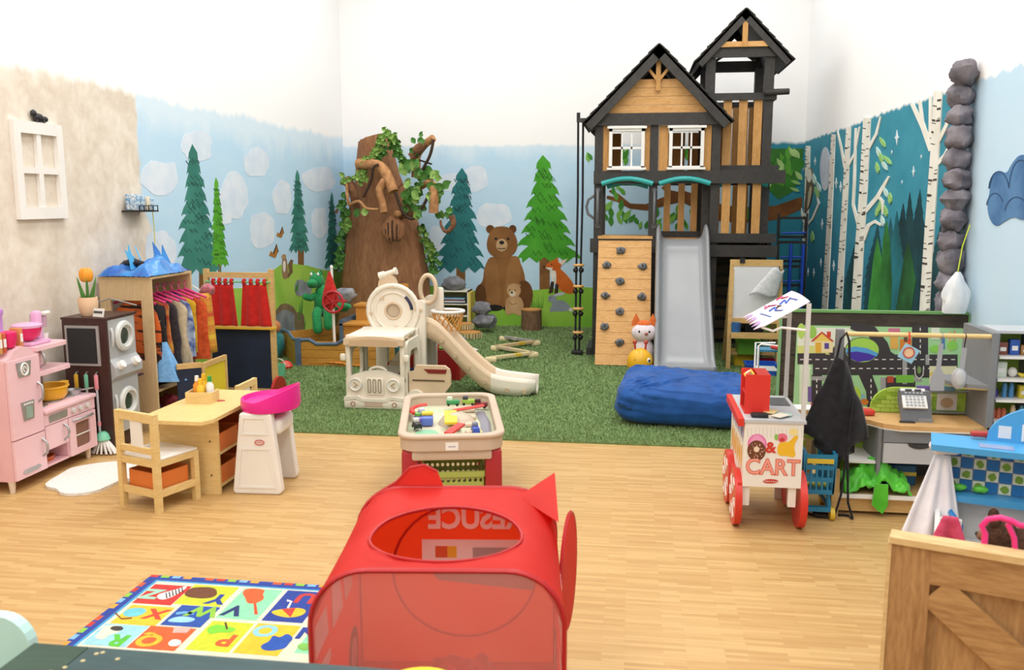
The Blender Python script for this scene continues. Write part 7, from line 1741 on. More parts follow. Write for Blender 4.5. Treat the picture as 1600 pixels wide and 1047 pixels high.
# hanging utensils
def hang(name, label, cat, x, build, y=.02):
    t = thing(name, label, cat, (MX + x, MYY + y, zr - .014)); build(t); return t
def spat(t):
    MB().tube([(0, -.002, .028), (0, -.016, .014), (0, -.004, -.01), (0, 0, -.03)], .003, 5).build('hook', STEEL, t)
    MB().bar((0, 0, -.03), (-.005, 0, -.17), .022, .01, (0, 1, 0)).build('handle', plas('#A9ABB0'), t); MB().prism([(-.02, -.17), (.012, -.17), (.03, -.22), (.03, -.29), (-.04, -.29), (-.04, -.22)], -.005, .005, 'xz').build('blade', plas('#A9ABB0'), t)
hang('toy_spatula', 'grey toy spatula hanging from the market rod', 'toy utensil', .55, spat)
def spoon(t):
    MB().tube([(0, -.002, .028), (0, -.016, .014), (0, -.004, -.02), (.0, 0, -.05)], .003, 5).build('hook', BLACK, t)
    MB().bar((0, 0, -.05), (-.005, 0, -.17), .024, .01, (0, 1, 0)).build('handle', plas('#A9ABB0'), t); MB().ell((-.015, .0, -.22), (.042, .015, .06), 16, 10).build('bowl', plas('#B4B6BA', .3), t, 80); MB().ell((-.012, -.010, -.215), (.03, .01, .045), 14, 8).build('bowl_hollow', plas('#C9CBCE', .3), t, 80)
hang('toy_spoon', 'grey toy ladle hanging from the market rod near the upright', 'toy utensil', .67, spoon)
def tagc(t):
    MB().tube([(0, -.002, .03), (0, -.02, .0), (0, -.016, -.03)], .006, 6).build('clip', plas('#D8402E'), t); c = MB().box((0, -.018, -.085), (.085, .004, .085), (0, R(28), 0)).build('card', plas('#9CCBE4', .4), t); MB().tube([(.028 * math.cos(a), -.022, -.08 + .028 * math.sin(a)) for a in [2 * PI * q / 16 for q in range(16)]], .004, 5, closed=True).build('ring_print', plas('#C9553E'), c, 60); MB().prism(ellp(0, -.08, .026, .026, 14), -.0215, -.0203, 'xz').build('face_print', plas('#EFC9A2'), c)
hang('price_card', 'blue card with a round print clipped on the market rod', 'card', .38, tagc)
# cash register
cr_ = thing('toy_cash_register', 'white and grey toy cash register with keypad on the counter', 'cash register', (MX + .475, MYY + .15, .5305))
MB().prism([(-.07, 0), (-.04, 0), (.05, .10), (.05, .16), (.0, .16)], -.08, .08, 'yz').build('body', plas('#6E7074', .5), cr_)
kp_ = MB().bar((-.01, -.055, .075), (-.01, .025, .17), .13, .012, (0, 0, 1)).build('keypad', WHITE, cr_)
for r_ in range(5):
    for c_ in range(5):
        a = .12 + .76 * r_ / 5
        MB().box((-.052 + c_ * .021, -.055 + .08 * a - .006, .075 + .095 * a + .006), (.013, .008, .008), (R(-40), 0, 0)).build('key', plas('#B9BCC2', .4), cr_)
for c_ in (-.035, .015): MB().box((c_, .012, .163), (.035, .018, .008), (R(-40), 0, 0)).build('display', plas('#55585E'), kp_)
part('card_slot', plas('#3A3A3C'), cr_, bb=(-.1, -.02, -.1, -.075, 0, .008)); part('tray', plas('#8E9094'), cr_, bb=(.0, .08, -.075, .0, 0, .02))
o = MB().rbox((0, 0, .018), (.22, .06, .036), .014, 2).build('red_scanner', plas('#E0453A'), None, 40); o.location = (MX + .17, MYY + .21, .5305); o.rotation_euler = (0, 0, .1); tag(o, 'red toy scanner lying on the market counter', 'toy'); MB().lathe([(.03, 0), (.034, .02), (.0, .045)], 14, (-.1, 0, 0)).build('scanner_head', plas('#E0453A'), o, 50)
o = MB().rbox((0, 0, .012), (.09, .07, .024), .008, 2).build('red_toy_pot', plas('#D8304A'), None, 40); o.location = (MX + .0, MYY + .345, .5345); tag(o, 'small crimson toy dish on the white end of the counter', 'toy dish')
o = MB().rbox((0, 0, .06), (.03, .02, .12), .004).build('toy_knife_block', plas('#B5552E', .5), None, 40); o.location = (MX + .1, MYY + .36, .5305); tag(o, 'rust brown toy block standing behind the apron', 'toy')
# black apron on the left upright
ap = thing('black_apron', 'black apron with long ties hanging from the market upright', 'apron', (MX + .02, MYY - .01, 1.0))
APR = cloth('#26252A', '#1C1B1F', 25)
def apf(u, v):
    ww = .03 + .075 * min(1, v / .4) + .07 * min(1, max(0, v - .3) / .4); s = (u - .5)
    return (s * 2 * ww * (.62 if v > .9 else 1) - .01 * v, -.03 - .05 * math.sin(u * PI) - .015 * math.sin(u * 14 + v * 5) * v, -.10 - .56 * v + .10 * abs(s) * (v > .8) - .03 * s)
MB().grid(apf, 26, 22).build('cloth', APR, ap, 80, solid=.006)
MB().tube([(-.03, -.04, -.12), (-.01, -.035, .01), (.02, -.03, .045), (.035, -.035, .0), (.04, -.05, -.13)], .007, 6).build('neck_strap', APR, ap)
for (x, pts) in [(0, [(.06, -.085, -.3), (.045, -.08, -.6), (.03, -.075, -.85), (.0, -.07, -.992), (-.09, -.06, -.992), (-.13, -.02, -.99)]), (1, [(.05, -.08, -.62), (.07, -.07, -.9), (.10, -.07, -.992), (.09, -.02, -.992), (-.1, -.0, -.992)])]: MB().tube(pts, .007, 5).build('tie', APR, ap)
# lime cloth, blue basket in the market
o = blanket('lime_cloth', 'crumpled bright green cloth on the low market shelf', 'cloth', mat('lime_satin', '#5ED232', .4, col2='#43B51E', scale=8, sheen=.3), MX + .27, MYY + .10, .1275, .18, .11, .13, 6, 34, .8)
MB().prism([(-.03, .07), (.04, .07), (.045, -.05), (.02, -.10), (-.01, -.08), (-.04, -.05)], -.135, -.125, 'xz').build('fold', mat('lime_satin', '#5ED232'), o)
o = thing('woven_box', 'dark blue box with a yellow stripe on the low market shelf', 'box', (MX + .44, MYY + .25, .1255)); MB().rbox((0, 0, .06), (.17, .12, .12), .01).build('box', plas('#1F5C86', .5), o, 40); MB().rbox((0, 0, .07), (.173, .123, .025), .004).build('stripe', plas('#D9C04A', .5), o, 40)
# ---------------------------------------------------------------- grocery shelf unit
GX, GY = 1.965, 5.0
gs = thing('grocery_shelf', 'white and lime toy grocery shelf filled with small packets', 'toy shelf', (GX, GY, 0))
part('side', GRY, gs, bb=(0, .015, .0, .22, 0, 1.045)); part('side', GRY, gs, bb=(.205, .22, .0, .22, 0, 1.045)); part('top', LGR, gs, bb=(-.005, .225, -.01, .225, 1.045, 1.06)); part('back', LIME, gs, bb=(.0151, .2049, .205, .22, 0, 1.044)); part('base_front', LGR, gs, bb=(.0151, .2049, .01, .02, 0, .55))
lv = [.92, .795, .68, .56]
for z in lv: part('shelf', WHITE, gs, bb=(.0151, .2049, -.012, .2049, z - .014, z))
goods = [(.92, .05, '#8A4A3A', .05, .07, 'brown jam packet'), (.92, .11, '#2F5CB8', .05, .085, 'blue cereal packet'), (.92, .17, '#A87A4A', .055, .055, 'tan biscuit packet'), (.795, .05, '#DDE6D8', .06, .085, 'pale carton'), (.795, .115, '#EDEAE2', .05, .055, 'white egg'), (.795, .17, '#E9D23A', .05, .035, 'yellow banana bunch'), (.68, .035, '#4A3A9C', .03, .05, 'violet tin'), (.68, .10, '#4F90C4', .07, .08, 'blue bottle pack'), (.68, .175, '#D9C63A', .045, .07, 'yellow carton'), (.56, .06, '#C96A4A', .08, .06, 'orange jar row'), (.56, .135, '#E2C9A2', .035, .075, 'cream jar'), (.56, .18, '#6FA8C4', .035, .075, 'light blue tin')]
for k, (z, x, c, w, h, lab) in enumerate(goods):
    t = thing('toy_packet', lab + ' on the ' + {.92: 'top', .795: 'second', .68: 'third', .56: 'lowest'}[z] + ' shelf of the grocery unit', 'toy food', (GX + x, GY + .06, z + .0005), 0, 'packets on the grocery shelf')
    if 'egg' in lab: MB().ell((0, 0, h / 2), (w / 2, w / 2, h / 2), 14, 10).build('shell', plas(c), t, 80)
    elif 'jar' in lab or 'tin' in lab or 'bottle' in lab:
        m_ = max(1, round(w / .03))
        for q in range(m_): MB().lathe([(.013, 0), (.014, h * .8), (.009, h * .86), (.01, h), (0, h)], 10, (-w / 2 + (q + .5) * w / m_, 0, 0)).build('jar', plas(c), t, 50)
    elif 'banana' in lab: MB().tube([(-.025, 0, .022), (-.01, -.01, .012), (.01, -.01, .013), (.03, 0, .026)], [.006, .012, .012, .004], 8).build('fruit', plas(c), t, 60)
    else: MB().rbox((0, 0, h / 2), (w, .04, h), .004).build('packet', plas(c), t, 40); part('packet_label', WHITE, t, bb=(-w * .3, w * .3, -.022, -.0201, h * .3, h * .6))
# ---------------------------------------------------------------- donut cart
CX0, CX1, CY0, CY1, CZ = .605, .905, 4.62, 5.22, .60
cx_, cy_ = (CX0 + CX1) / 2, (CY0 + CY1) / 2
ca = thing('food_cart', 'white and red toy food cart printed with donuts and the word CART', 'toy cart', (cx_, cy_, 0))
hx_, hy_ = (CX1 - CX0) / 2, (CY1 - CY0) / 2
CW = plas('#F2EEE6', .42); CRD = plas('#D8352A', .38)
part('front_panel', CW, ca, bb=(-hx_, hx_, -hy_, -hy_ + .015, .25, CZ)); part('back_panel', CW, ca, bb=(-hx_, hx_, hy_ - .015, hy_, .25, CZ)); part('right_panel', CW, ca, bb=(hx_ - .015, hx_, -hy_ + .0151, hy_ - .0151, .25, CZ)); sp_ = part('left_panel', CW, ca, bb=(-hx_, -hx_ + .015, -hy_ + .0151, hy_ - .0151, .25, CZ)); part('floor', CW, ca, bb=(-hx_ + .0151, hx_ - .0151, -hy_ + .0151, hy_ - .0151, .26, .275))
part('top', plas('#C3C5C9', .4), ca, bb=(-hx_ - .005, hx_ + .012, -hy_ - .008, hy_ + .005, CZ, CZ + .016)); MB().bar((-hx_ - .02, -hy_ - .012, CZ - .0), (-hx_ - .02, hy_, CZ - .0), .03, .04).build('red_rail', CRD, ca); MB().bar((-hx_ - .012, -hy_, .25), (-hx_ - .012, hy_, .25), .024, .035).build('red_rail', CRD, ca)
part('top_inset', plas('#55575C', .4), ca, bb=(.03, hx_ - .01, .04, hy_ - .06, CZ + .0162, CZ + .019))
for (x, y) in [(-hx_ + .02, -hy_ + .03), (hx_ - .04, -hy_ + .03), (-hx_ + .02, hy_ - .03), (hx_ - .02, hy_ - .03)]: part('leg', CW, ca, bb=(x - .02, x + .02, y - .015, y + .015, .14 if y < 0 else .0, .25))
for (s, y) in [(-1, -hy_ + .12), (1, -hy_ + .12), (-1, hy_ - .12), (1, hy_ - .12)]:
    r_ = .155
    x = s * (hx_ + .012)
    w_ = MB().cyl((x - .012 + (0 if s > 0 else -.012), y, r_), (x + .012 + (.012 if s > 0 else 0), y, r_), r_, n=30).build('wheel', CRD, ca, 40)
    xs_ = x + s * .0245
    for q in range(6): a = q * PI / 3; MB().tube([(xs_, y + .04 * math.cos(a), r_ + .04 * math.sin(a)), (xs_, y + .12 * math.cos(a + .2), r_ + .12 * math.sin(a + .2)), (xs_, y + .12 * math.cos(a - .2 + .0), r_ + .12 * math.sin(a - .2)), (xs_, y + .04 * math.cos(a), r_ + .04 * math.sin(a))], .004, 4).build('spoke_print', CW, w_)
# print on the front
fo = (cx_, cy_, 0); FYC = CY0
def C_(n, pts, c, l=1, par=None): return prn(par or ca, n, pts, plas(c, .45), FYC, l, fo)
C_('pink_donut', ellp(1183, 694, 15, 16, 22), '#E57FB4', 2); C_('donut_glaze', blob(1183, 693, 12, 12, 18, .2, 3), '#EFA0CC', 3)
C_('brown_donut', ellp(1182, 704, 14.5, 16, 22), '#6E3B22', 4); C_('donut_hole', ellp(1182, 702, 4.5, 4.5, 14), '#F0D9C2', 5)
mb = MB(); rr = random.Random(1)
for q in range(26):
    a = rr.uniform(0, 2 * PI); d = rr.uniform(6.5, 13); x, y = 1182 + d * math.cos(a), 704 + d * math.sin(a); prn(None, '', ellp(x, y, .8, .8, 6), None, FYC, 6, fo, mb)
mb.build('sprinkles', plas('#F0D0C0'), ca)['kind'] = 'stuff'
C_('yellow_bun', smoothpoly([(1215, 712), (1214, 697), (1222, 688), (1232, 692), (1242, 680), (1249, 682), (1240, 695), (1244, 716), (1228, 712)]), '#F2BE2C', 3); C_('cream_swirl', blob(1222, 684, 8, 7, 16, .2, 5), '#E9728E', 4); C_('mint_leaf', ellp(1213, 683, 3, 5), '#8FC45A', 4); C_('star_print', ellp(1240, 675, 7, 6), '#F5E29A', 2); C_('cherry', ellp(1222, 687, 4, 3), '#C93A3A', 5)
pz = lambda px, py: onY(px, py, FYC)
q = pz(1207, 731); REDT = plas('#D23A2A', .4)
text('cart_lettering', 'CART', .12, REDT, ca, (q.x - cx_, -hy_ - .0015, q.z), (PI / 2, 0, 0), .0008, sx=.9, bold=.004)
text('cart_lettering_inner', 'CART', .12, plas('#F2A08E', .4), ca, (q.x - cx_, -hy_ - .0026, q.z), (PI / 2, 0, 0), .0003, sx=.9, bold=.0008)
q = pz(1204, 700); text('ampersand', '&', .08, REDT, ca, (q.x - cx_, -hy_ - .0015, q.z), (PI / 2, 0, 0), .0008, bold=.003)
C_('maker_badge', ellp(1204, 752, 12, 3.4, 20), '#C8302A', 3); q = pz(1204, 752); text('maker_lettering', 'Melissa & Doug', .011, CW, ca, (q.x - cx_, -hy_ - .0028, q.z), (PI / 2, 0, 0), .0003)
for x in range(1168, 1254, 6): C_('pinstripe', rectp(x, x + 1, 668, 684), '#DDD9D2', 1)
# print on the left side: purple scallops and amber lettering
for k in range(8):
    y = -hy_ + .06 + k * .065; MB().prism([(y - .028, CZ - .02), (y + .028, CZ - .02), (y + .02, CZ - .09), (y, CZ - .12), (y - .02, CZ - .09)], -hx_ - .0012, -hx_ - .0001, 'yz').build('awning_scallop', plas('#5A5AA0' if k % 2 else '#8E86C0', .5), ca)
for k in range(6): MB().prism(blob(-.21 + k * .085, .39, .03, .065, 14, .5, k + 2), -hx_ - .0012, -hx_ - .0001, 'yz').build('amber_print', plas('#E8A83A', .45), ca)
# posts and paper awning
PST = plas('#D3D1CC', .45)
zA = 1.23
for y in (-hy_ + .03, hy_ - .03): MB().bar((hx_ - .0, y, CZ), (hx_ - .0, y, zA), .022, .018, (0, 1, 0)).build('post', PST, ca)
MB().tube([(hx_, -hy_ + .03, 1.09), (.02, -hy_ + .05, 1.10), (-.02, -hy_ + .05, 1.08), (-.08, -hy_ + .04, 1.10)], .007, 6).build('awning_rail', WHITE, ca)
MB().tube([(hx_, hy_ - .03, 1.09), (-.08, hy_ - .04, 1.08)], .007, 6).build('awning_rail', WHITE, ca)
AW = MB().grid(lambda u, v: (hx_ + .005 - u * .235, (-hy_ + .03) + v * (2 * hy_ - .06), zA + .01 - u * .14 + .008 * math.sin(v * PI)), 8, 8); aw = AW.build('awning', mat('awning_paper', '#F1ECEF', .6, col2='#E9DCEA', scale=4), ca, 60, solid=.004)
def awp(u, v, h=.006): return (hx_ + .005 - u * .235, (-hy_ + .03) + v * (2 * hy_ - .06), zA + .01 - u * .14 + h + .008 * math.sin(v * PI))
for k in range(7):
    v0, v1 = k / 7, (k + 1) / 7; a, b, c = awp(.98, v0), awp(.98, v1), awp(1.16, (v0 + v1) / 2)
    MB().add([a, b, c, (a[0], a[1], a[2] - .004), (b[0], b[1], b[2] - .004), (c[0], c[1], c[2] - .004)], [(0, 1, 2), (3, 5, 4), (0, 3, 4, 1), (1, 4, 5, 2), (2, 5, 3, 0)]).build('awning_tooth', plas('#B79AD0' if k % 2 else '#E3C9DE', .5), aw)
for (us, vs_, c, r_) in [((.15, .2, .35, .3, .45), (.3, .55, .4, .6, .5), '#3E62C4', .008), ((.5, .6, .55, .7), (.2, .35, .5, .45), '#3E62C4', .008), ((.2, .3, .25, .4), (.7, .8, .9, .85), '#D8577A', .01), ((.5, .6, .7, .65), (.6, .75, .7, .85), '#C9658E', .01), ((.45, .5, .55), (.42, .46, .4), '#7A5A3A', .01), ((.75, .8, .85), (.2, .4, .6), '#6A8AD8', .007)]:
    MB().tube([awp(u, v) for u, v in zip(us, vs_)], r_, 5, flatk=.3).build('crayon_mark', plas(c, .6), aw)
# red display box on the cart
rb = thing('donut_display_box', 'red wooden display box with a glass front standing on the food cart', 'display box', (cx_ - .075, cy_ - .08, CZ + .0165))
for (a, b, c, d, e, f, n_) in [(-.065, .065, -.10, -.09, 0, .215, 'front'), (-.065, .065, .09, .10, 0, .215, 'back'), (.055, .065, -.0899, .0899, 0, .215, 'side'), (-.065, .0549, -.0899, .0899, 0, .01, 'base'), (-.0, .0549, -.0899, .0899, .205, .215, 'lid'), (-.06, .0549, -.0899, .0899, .10, .108, 'tray')]: part(n_, plas('#E0352C', .38), rb, bb=(a, b, c, d, e, f))
part('menu_card', plas('#EFC63A', .5), rb, box=((-.035, 0, .20), (.05, .14, .004), (0, R(-35), 0))); 
for k in range(3): part('menu_print', plas(['#3E9A4A', '#D8402E', '#F2E9D0'][k], .5), rb, box=((-.037, -.045 + k * .045, .2035), (.03, .03, .002), (0, R(-35), 0)))
for k in range(3): MB().ell((-.03, -.05 + k * .05, .025), (.022, .022, .014), 12, 8).build('toy_donut', plas(['#C9803A', '#E59AB8', '#7A4A2A'][k]), rb, 70)
o = MB().rbox((0, 0, .012), (.09, .05, .024), .01).build('toy_tongs', BLACK, None, 40); o.location = (cx_ - .07, cy_ - .245, CZ + .0165); tag(o, 'black toy tray lying on the front of the cart top', 'toy')
for k, (x, y, c, a) in enumerate([(.01, -.215, '#E9E4D4', .3), (.06, -.19, '#B9D9D2', -.2), (.04, -.235, '#F1E9D8', .8), (.0, -.17, '#E3C98A', 1.2)]):
    o = MB().box((0, 0, .002), (.09, .06, .004)).build('order_card', plas(c, .5), None); o.location = (cx_ + x, cy_ + y, CZ + .0165 + k * .0045); o.rotation_euler = (0, 0, a); tag(o, ['cream', 'mint', 'ivory', 'straw'][k] + ' order card scattered on the cart top', 'card', 'order cards on the cart')
# ---------------------------------------------------------------- blue toy shopping cart
sc_ = thing('toy_shopping_cart', 'teal blue toy shopping cart with yellow wheels behind the food cart', 'toy cart', (1.04, 4.98, 0))
TB = plas('#1F7FA8', .4); YL = plas('#E3C23A', .4)
for s in (-1, 1):
    mb = MB()
    zs = [.17, .24, .31, .38]
    for z in zs: mb.bar((s * .075, -.16, z), (s * (.075 + .01), .2, z + .02), .01, .022)
    for q in range(8): yq = -.16 + q * .0515; mb.bar((s * .075, yq, .16), (s * .085, yq, .39), .01, .012)
    mb.build('basket_side', TB, sc_)
mb = MB()
for z in (.17, .24, .31, .37): mb.bar((-.08, -.16, z), (.08, -.16, z), .01, .024)
for q in range(6): mb.bar((-.075 + q * .03, -.16, .165), (-.075 + q * .03, -.16, .38), .01, .012)
mb.build('basket_front', TB, sc_); part('basket_base', TB, sc_, bb=(-.075, .075, -.155, .2, .155, .165)); part('yellow_bar', YL, sc_, bb=(-.07, .07, -.172, -.166, .335, .36))
for k in range(4): MB().ell((-.045 + k * .03, -.1, .2), (.02, .03, .02), 10, 8).build('yellow_toy', plas('#C9D06A'), sc_, 70)
for s in (-1, 1):
    MB().tube([(s * .06, -.1, .155), (s * .07, -.12, .07), (s * .075, .15, .06), (s * .07, .2, .3), (s * .06, .26, .45)], .012, 8).build('frame_tube', TB, sc_, 60)
    for y in (-.12, .15): MB().cyl((s * .085 - .012, y, .035), (s * .085 + .012, y, .035), .035, n=16).build('wheel', YL, sc_, 40); MB().bar((s * .08, y, .035), (s * .075, y, .075), .012, .02).build('caster', YL, sc_)
part('cross_bar', TB, sc_, bb=(-.075, .075, -.14, -.11, .05, .075))
o = thing('toy_strainer', 'lime toy strainer lying in the blue shopping cart', 'toy', (1.04, 5.05, .40)); MB().lathe([(.0, 0), (.05, .02), (.06, .06), (.055, .06), (.04, .02)], 16).build('bowl', plas('#C9D94A'), o, 50); MB().bar((-.05, 0, -.235), (-.05, 0, .0), .02, .02).build('handle', plas('#C9D94A'), o)
# ---------------------------------------------------------------- blue play kitchen by the crate
bk = thing('blue_play_kitchen', 'blue and white play kitchen with a chequered backsplash', 'play kitchen', (1.25, 3.66, 0), R(-17))
BL = plas('#4FA6DE', .38); BLD = plas('#2F7FC4', .4); BWH = plas('#ECEBE8', .42)
part('top_board', BL, bk, bb=(-.03, .62, -.12, .08, .775, .80)); part('backsplash', plas('#DCE6E8', .4), bk, bb=(.035, .60, .03, .045, .585, .775)); part('left_cheek', BWH, bk, bb=(.0, .02, -.06, .06, .58, .775)); part('cheek_edge', BL, bk, bb=(.0201, .034, -.05, .045, .575, .775)); part('shelf', BL, bk, bb=(.0, .62, -.06, .05, .56, .585)); part('top_recess', plas('#8FA0C4', .4), bk, bb=(.14, .26, -.09, -.03, .8002, .803))
TILEB, TILEG = plas('#2A78B8', .35), plas('#E4EAD8', .4)
for r_ in range(4):
    for c_ in range(12):
        x, z = .04 + c_ * .0465, .588 + r_ * .0465
        tl = part('tile', TILEB if (r_ + c_) % 2 else TILEG, bk, bb=(x, x + .0435, .022, .0299, z, z + .0435))
        if not (r_ + c_) % 2: MB().prism(blob(x + .022, z + .021, .015, .016, 10, .4, c_), .0205, .0219, 'xz').build('leaf_print', plas('#7FA83A', .5), tl)
MB().prism(arc(.42, .80, .25, 0, 180, 16, .16), .04, .06, 'xz').build('crest', BL, bk); part('blank_sticker', plas('#E4E6EA', .5), bk, bb=(.21, .255, .0385, .0399, .815, .865)); text('crest_lettering', 'ki', .10, WHITE, bk, (.32, .0385, .84), (PI / 2, 0, 0), .001)
# lower unit: counter, side cheeks with blue edge, white sink back
part('counter_back', BWH, bk, bb=(.0, .62, .03, .045, .0, .559)); part('counter', BWH, bk, bb=(.10, .62, -.30, .0299, .36, .385))
MB().prism([(-.33, 0), (.03, 0), (.03, .555), (-.05, .55), (-.33, .46)], .0, .018, 'yz').build('side_cheek', BWH, bk); MB().tube([(.02, -.05, .56), (.09, -.16, .50), (.10, -.16, .2), (.10, -.16, .0)], .012, 6).build('blue_edge', BLD, bk); part('side_door', BWH, bk, bb=(.0185, .095, -.17, -.15, .0, .52)); part('front_panel', BWH, bk, bb=(.1, .62, -.30, -.285, .0, .359))
for k in (0, 1): o = MB().ell((.085 + k * .075, .0, .605), (.028, .016, .014), 12, 8, .3, k); o.build('green_peg', plas('#6FD84A'), bk, 60)
MB().cyl((.38, .012, .62), (.38, .0215, .62), .04, n=20).build('clock_dial', plas('#8A93A0'), bk, 40)
o = MB().rbox((0, 0, .02), (.10, .03, .022), .008).build('red_toy', plas('#B8342E'), None, 40); o.location = (1.42, 3.665, .8005); tag(o, 'red toy dish on the top board of the blue kitchen', 'toy dish')
o = MB().rbox((0, 0, .022), (.06, .02, .034), .008, 2, (0, R(-20), 0)).build('teal_toy', plas('#3A9EA0'), None, 40); o.location = (1.475, 3.665, .8005); tag(o, 'teal toy lid leaning by the kitchen crest', 'toy')
# white cloth, pink cloth, bear, hanger
WCL = mat('white_drape', '#F3F1F3', .8, col2='#E4E0E6', scale=8, bump=.2)
def drape(u, v):
    s = u - .5; w = .03 + .12 * v
    return (s * 2 * w - .06 * v, -.06 - .06 * v - .022 * math.sin(u * 17 + 1) * v - .03 * v, .0 - .40 * v - .03 * abs(s) * v)
o = MB().grid(drape, 36, 20).build('white_drape', WCL, None, 80, solid=.006); o.location = (1.245, 3.66, .745); tag(o, 'white cloth draped over the corner of the blue kitchen', 'cloth')
MB().rbox((.02, -.02, .02), (.10, .10, .04), .018, 2).build('bunched_top', WCL, o, 60)
o = MB().grid(lambda u, v: ((u - .5) * (.05 + .11 * v), -.02 - .02 * math.sin(u * 9) * v, -.16 * v), 16, 10).build('pink_cloth', cloth('#E0597A', '#CC4668'), None, 80, solid=.006); o.location = (1.215, 3.38, .575); o.rotation_euler = (0, 0, R(-17)); tag(o, 'rose pink cloth hanging in front of the white drape', 'cloth')
bp = thing('bear_plush', 'dark brown plush bear lying in the blue kitchen basin', 'plush toy', (1.56, 3.34, .3855), R(-17))
FUR = mat('dark_brown_fur', '#5A3A28', .95, col2='#3A2418', scale=60, bump=1.0)
b = MB().ell((0, 0, .09), (.16, .085, .085), 20, 14, .1, 2); b.ell((-.17, -.01, .12), (.065, .06, .065), 16, 12); b.ell((.12, -.07, .05), (.06, .04, .04)); b.build('body', FUR, bp, 80)
for s in (-1, 1): MB().ell((-.19, s * .045, .175), (.02, .015, .028), 10, 8).build('ear', FUR, bp, 80)
MB().ell((-.225, -.02, .11), (.025, .025, .02), 10, 8).build('muzzle', cloth('#8A6248'), bp, 80); MB().ell((-.245, -.02, .115), (.008, .01, .008), 8, 6).build('nose', BLACK, bp, 80)
hg = thing('pink_hanger', 'hot pink child hanger hooked on the top of the crate panel', 'hanger', (1.05, 2.70, .752))
# ================================================================ front: crate panel, tent, alphabet rug, painted table
CRX, CRY = .80, 2.67
ck = thing('crate_panel', 'rustic wooden crate panel with a diagonal brace in the foreground', 'crate', (CRX, CRY, 0), R(-20))
CW1 = mat('rustic_pine', '#B98E5C', .65, 'wood', '#93683C', 3, .2, stretch=(7, 7, 1.2)); CW2 = mat('rustic_pine_flat', '#BE945F', .65, 'wood', '#9A6E40', 3, .2, stretch=(1.2, 7, 7)); CWT = mat('pale_pine_edge', '#DDBE8A', .6, 'wood', '#CBA66E', 4, .05, stretch=(1.2, 5, 5))
LW = .95; HH = .75
for i in range(8): part('inner_plank', CW1, ck, bb=(.02 + i * .114, .02 + i * .114 + .1135, .012, .028, .0, HH - .022))
for x in (0.0, LW - .11): part('upright', CW1, ck, bb=(x, x + .11, -.012, .0115, 0, HH - .0205))
part('frame_rail', CW2, ck, bb=(.1101, LW - .1101, -.012, .0115, HH - .13, HH - .0205)); part('frame_rail', CW2, ck, bb=(.1101, LW - .1101, -.012, .0115, .0, .11)); part('top_cap', CWT, ck, bb=(-.008, LW, -.022, .05, HH - .02, HH)); part('left_cap', CWT, ck, bb=(-.012, -.0005, -.016, .04, 0, HH - .0205))
MB().bar((.125, -.001, HH - .15), (.72, -.001, .12), .02, .11, (0, 0, 1)).build('diagonal_brace', CW2, ck)
for i in range(4): part('return_plank', CW1, ck, bb=(LW - .03, LW, .05 + i * .1, .148 + i * .1, 0, HH - .02))
# hanger hooked on the crate top
HPK = plas('#EE2E86', .35)
q = Matrix.Rotation(R(-20), 4, 'Z') @ Vector((.30, .0, 0)); hg.location = (CRX + q.x, CRY + q.y + .06, HH + .0); hg.rotation_euler = (0, 0, R(-20))
MB().tube([(-.035, 0, -.10), (-.035, 0, .03), (-.045, 0, .05), (-.03, 0, .075), (.0, 0, .085), (.03, 0, .08), (.05, 0, .07), (.09, 0, .072)], .009, 8).build('frame', HPK, hg, 60); MB().tube([(.02, 0, .07), (.04, 0, .03), (.05, 0, -.05)], .008, 8).build('clip_arm', HPK, hg, 60)
# ---------------------------------------------------------------- red pop-up tent
tt = thing('popup_tent', 'red pop-up play tent with a mesh front and round roof hole', 'tent', (-.585, 2.705, 0), R(7))
TWd, TDp, THt, TR = .37, .37, .70, .17
NYL = mat('red_nylon', '#EC4A44', .5, col2='#E24039', scale=5, bump=.15)
def sheer(m, c, f):
    nt = m.node_tree; b = nt.nodes['Principled BSDF']; t = nt.nodes.new('ShaderNodeBsdfTranslucent'); t.inputs[0].default_value = (*rgb(c), 1)
    x = nt.nodes.new('ShaderNodeMixShader'); x.inputs[0].default_value = f
    nt.links.new(b.outputs[0], x.inputs[1]); nt.links.new(t.outputs[0], x.inputs[2]); nt.links.new(x.outputs[0], nt.nodes['Material Output'].inputs[0])
sheer(NYL, '#FA7A6E', .6)
PIPE = plas('#B8161C', .4)
def zp(x): d = max(0, abs(x) - (TWd - TR)); return THt - TR + math.sqrt(max(0, TR * TR - d * d))
ol = [(-TWd, 0)] + [(-TWd + TR - TR * math.cos(R(a)), THt - TR + TR * math.sin(R(a))) for a in range(0, 91, 10)] + [(TWd - TR + TR * math.sin(R(a)), THt - TR + TR * math.cos(R(a))) for a in range(0, 91, 10)] + [(TWd, 0)]
def sagz(x, y): return -.02 * math.cos(y / TDp * PI / 2) * (zp(x) - THt + TR) / TR
for s_, nm in ((-1, 'left_wall'), (1, 'right_wall')): MB().grid(lambda u, v: (s_ * TWd, -TDp + 2 * TDp * u, (THt - TR) * v), 6, 6).build(nm, NYL, tt, 60, solid=.003)
N = 72; NR = 12
outer = []; inner = []
for i in range(N):
    a = 2 * PI * i / N; c, s = math.cos(a), math.sin(a); k = 1 / max(abs(c) / TWd, abs(s) / TDp); outer.append((c * k, s * k)); inner.append((.245 * c, -.05 + .245 * s))
V = []; Fc = []
for L_ in range(NR + 1):
    t = (L_ / NR) ** 1.8
    for i in range(N): x = outer[i][0] * (1 - t) + inner[i][0] * t; y = outer[i][1] * (1 - t) + inner[i][1] * t; V.append((x, y, zp(x) + sagz(x, y) + .008 * t * noise.noise(Vector((x * 12, y * 12, 0)))))
for L_ in range(NR):
    for i in range(N): j = (i + 1) % N; Fc.append((L_ * N + i, L_ * N + j, (L_ + 1) * N + j, (L_ + 1) * N + i))
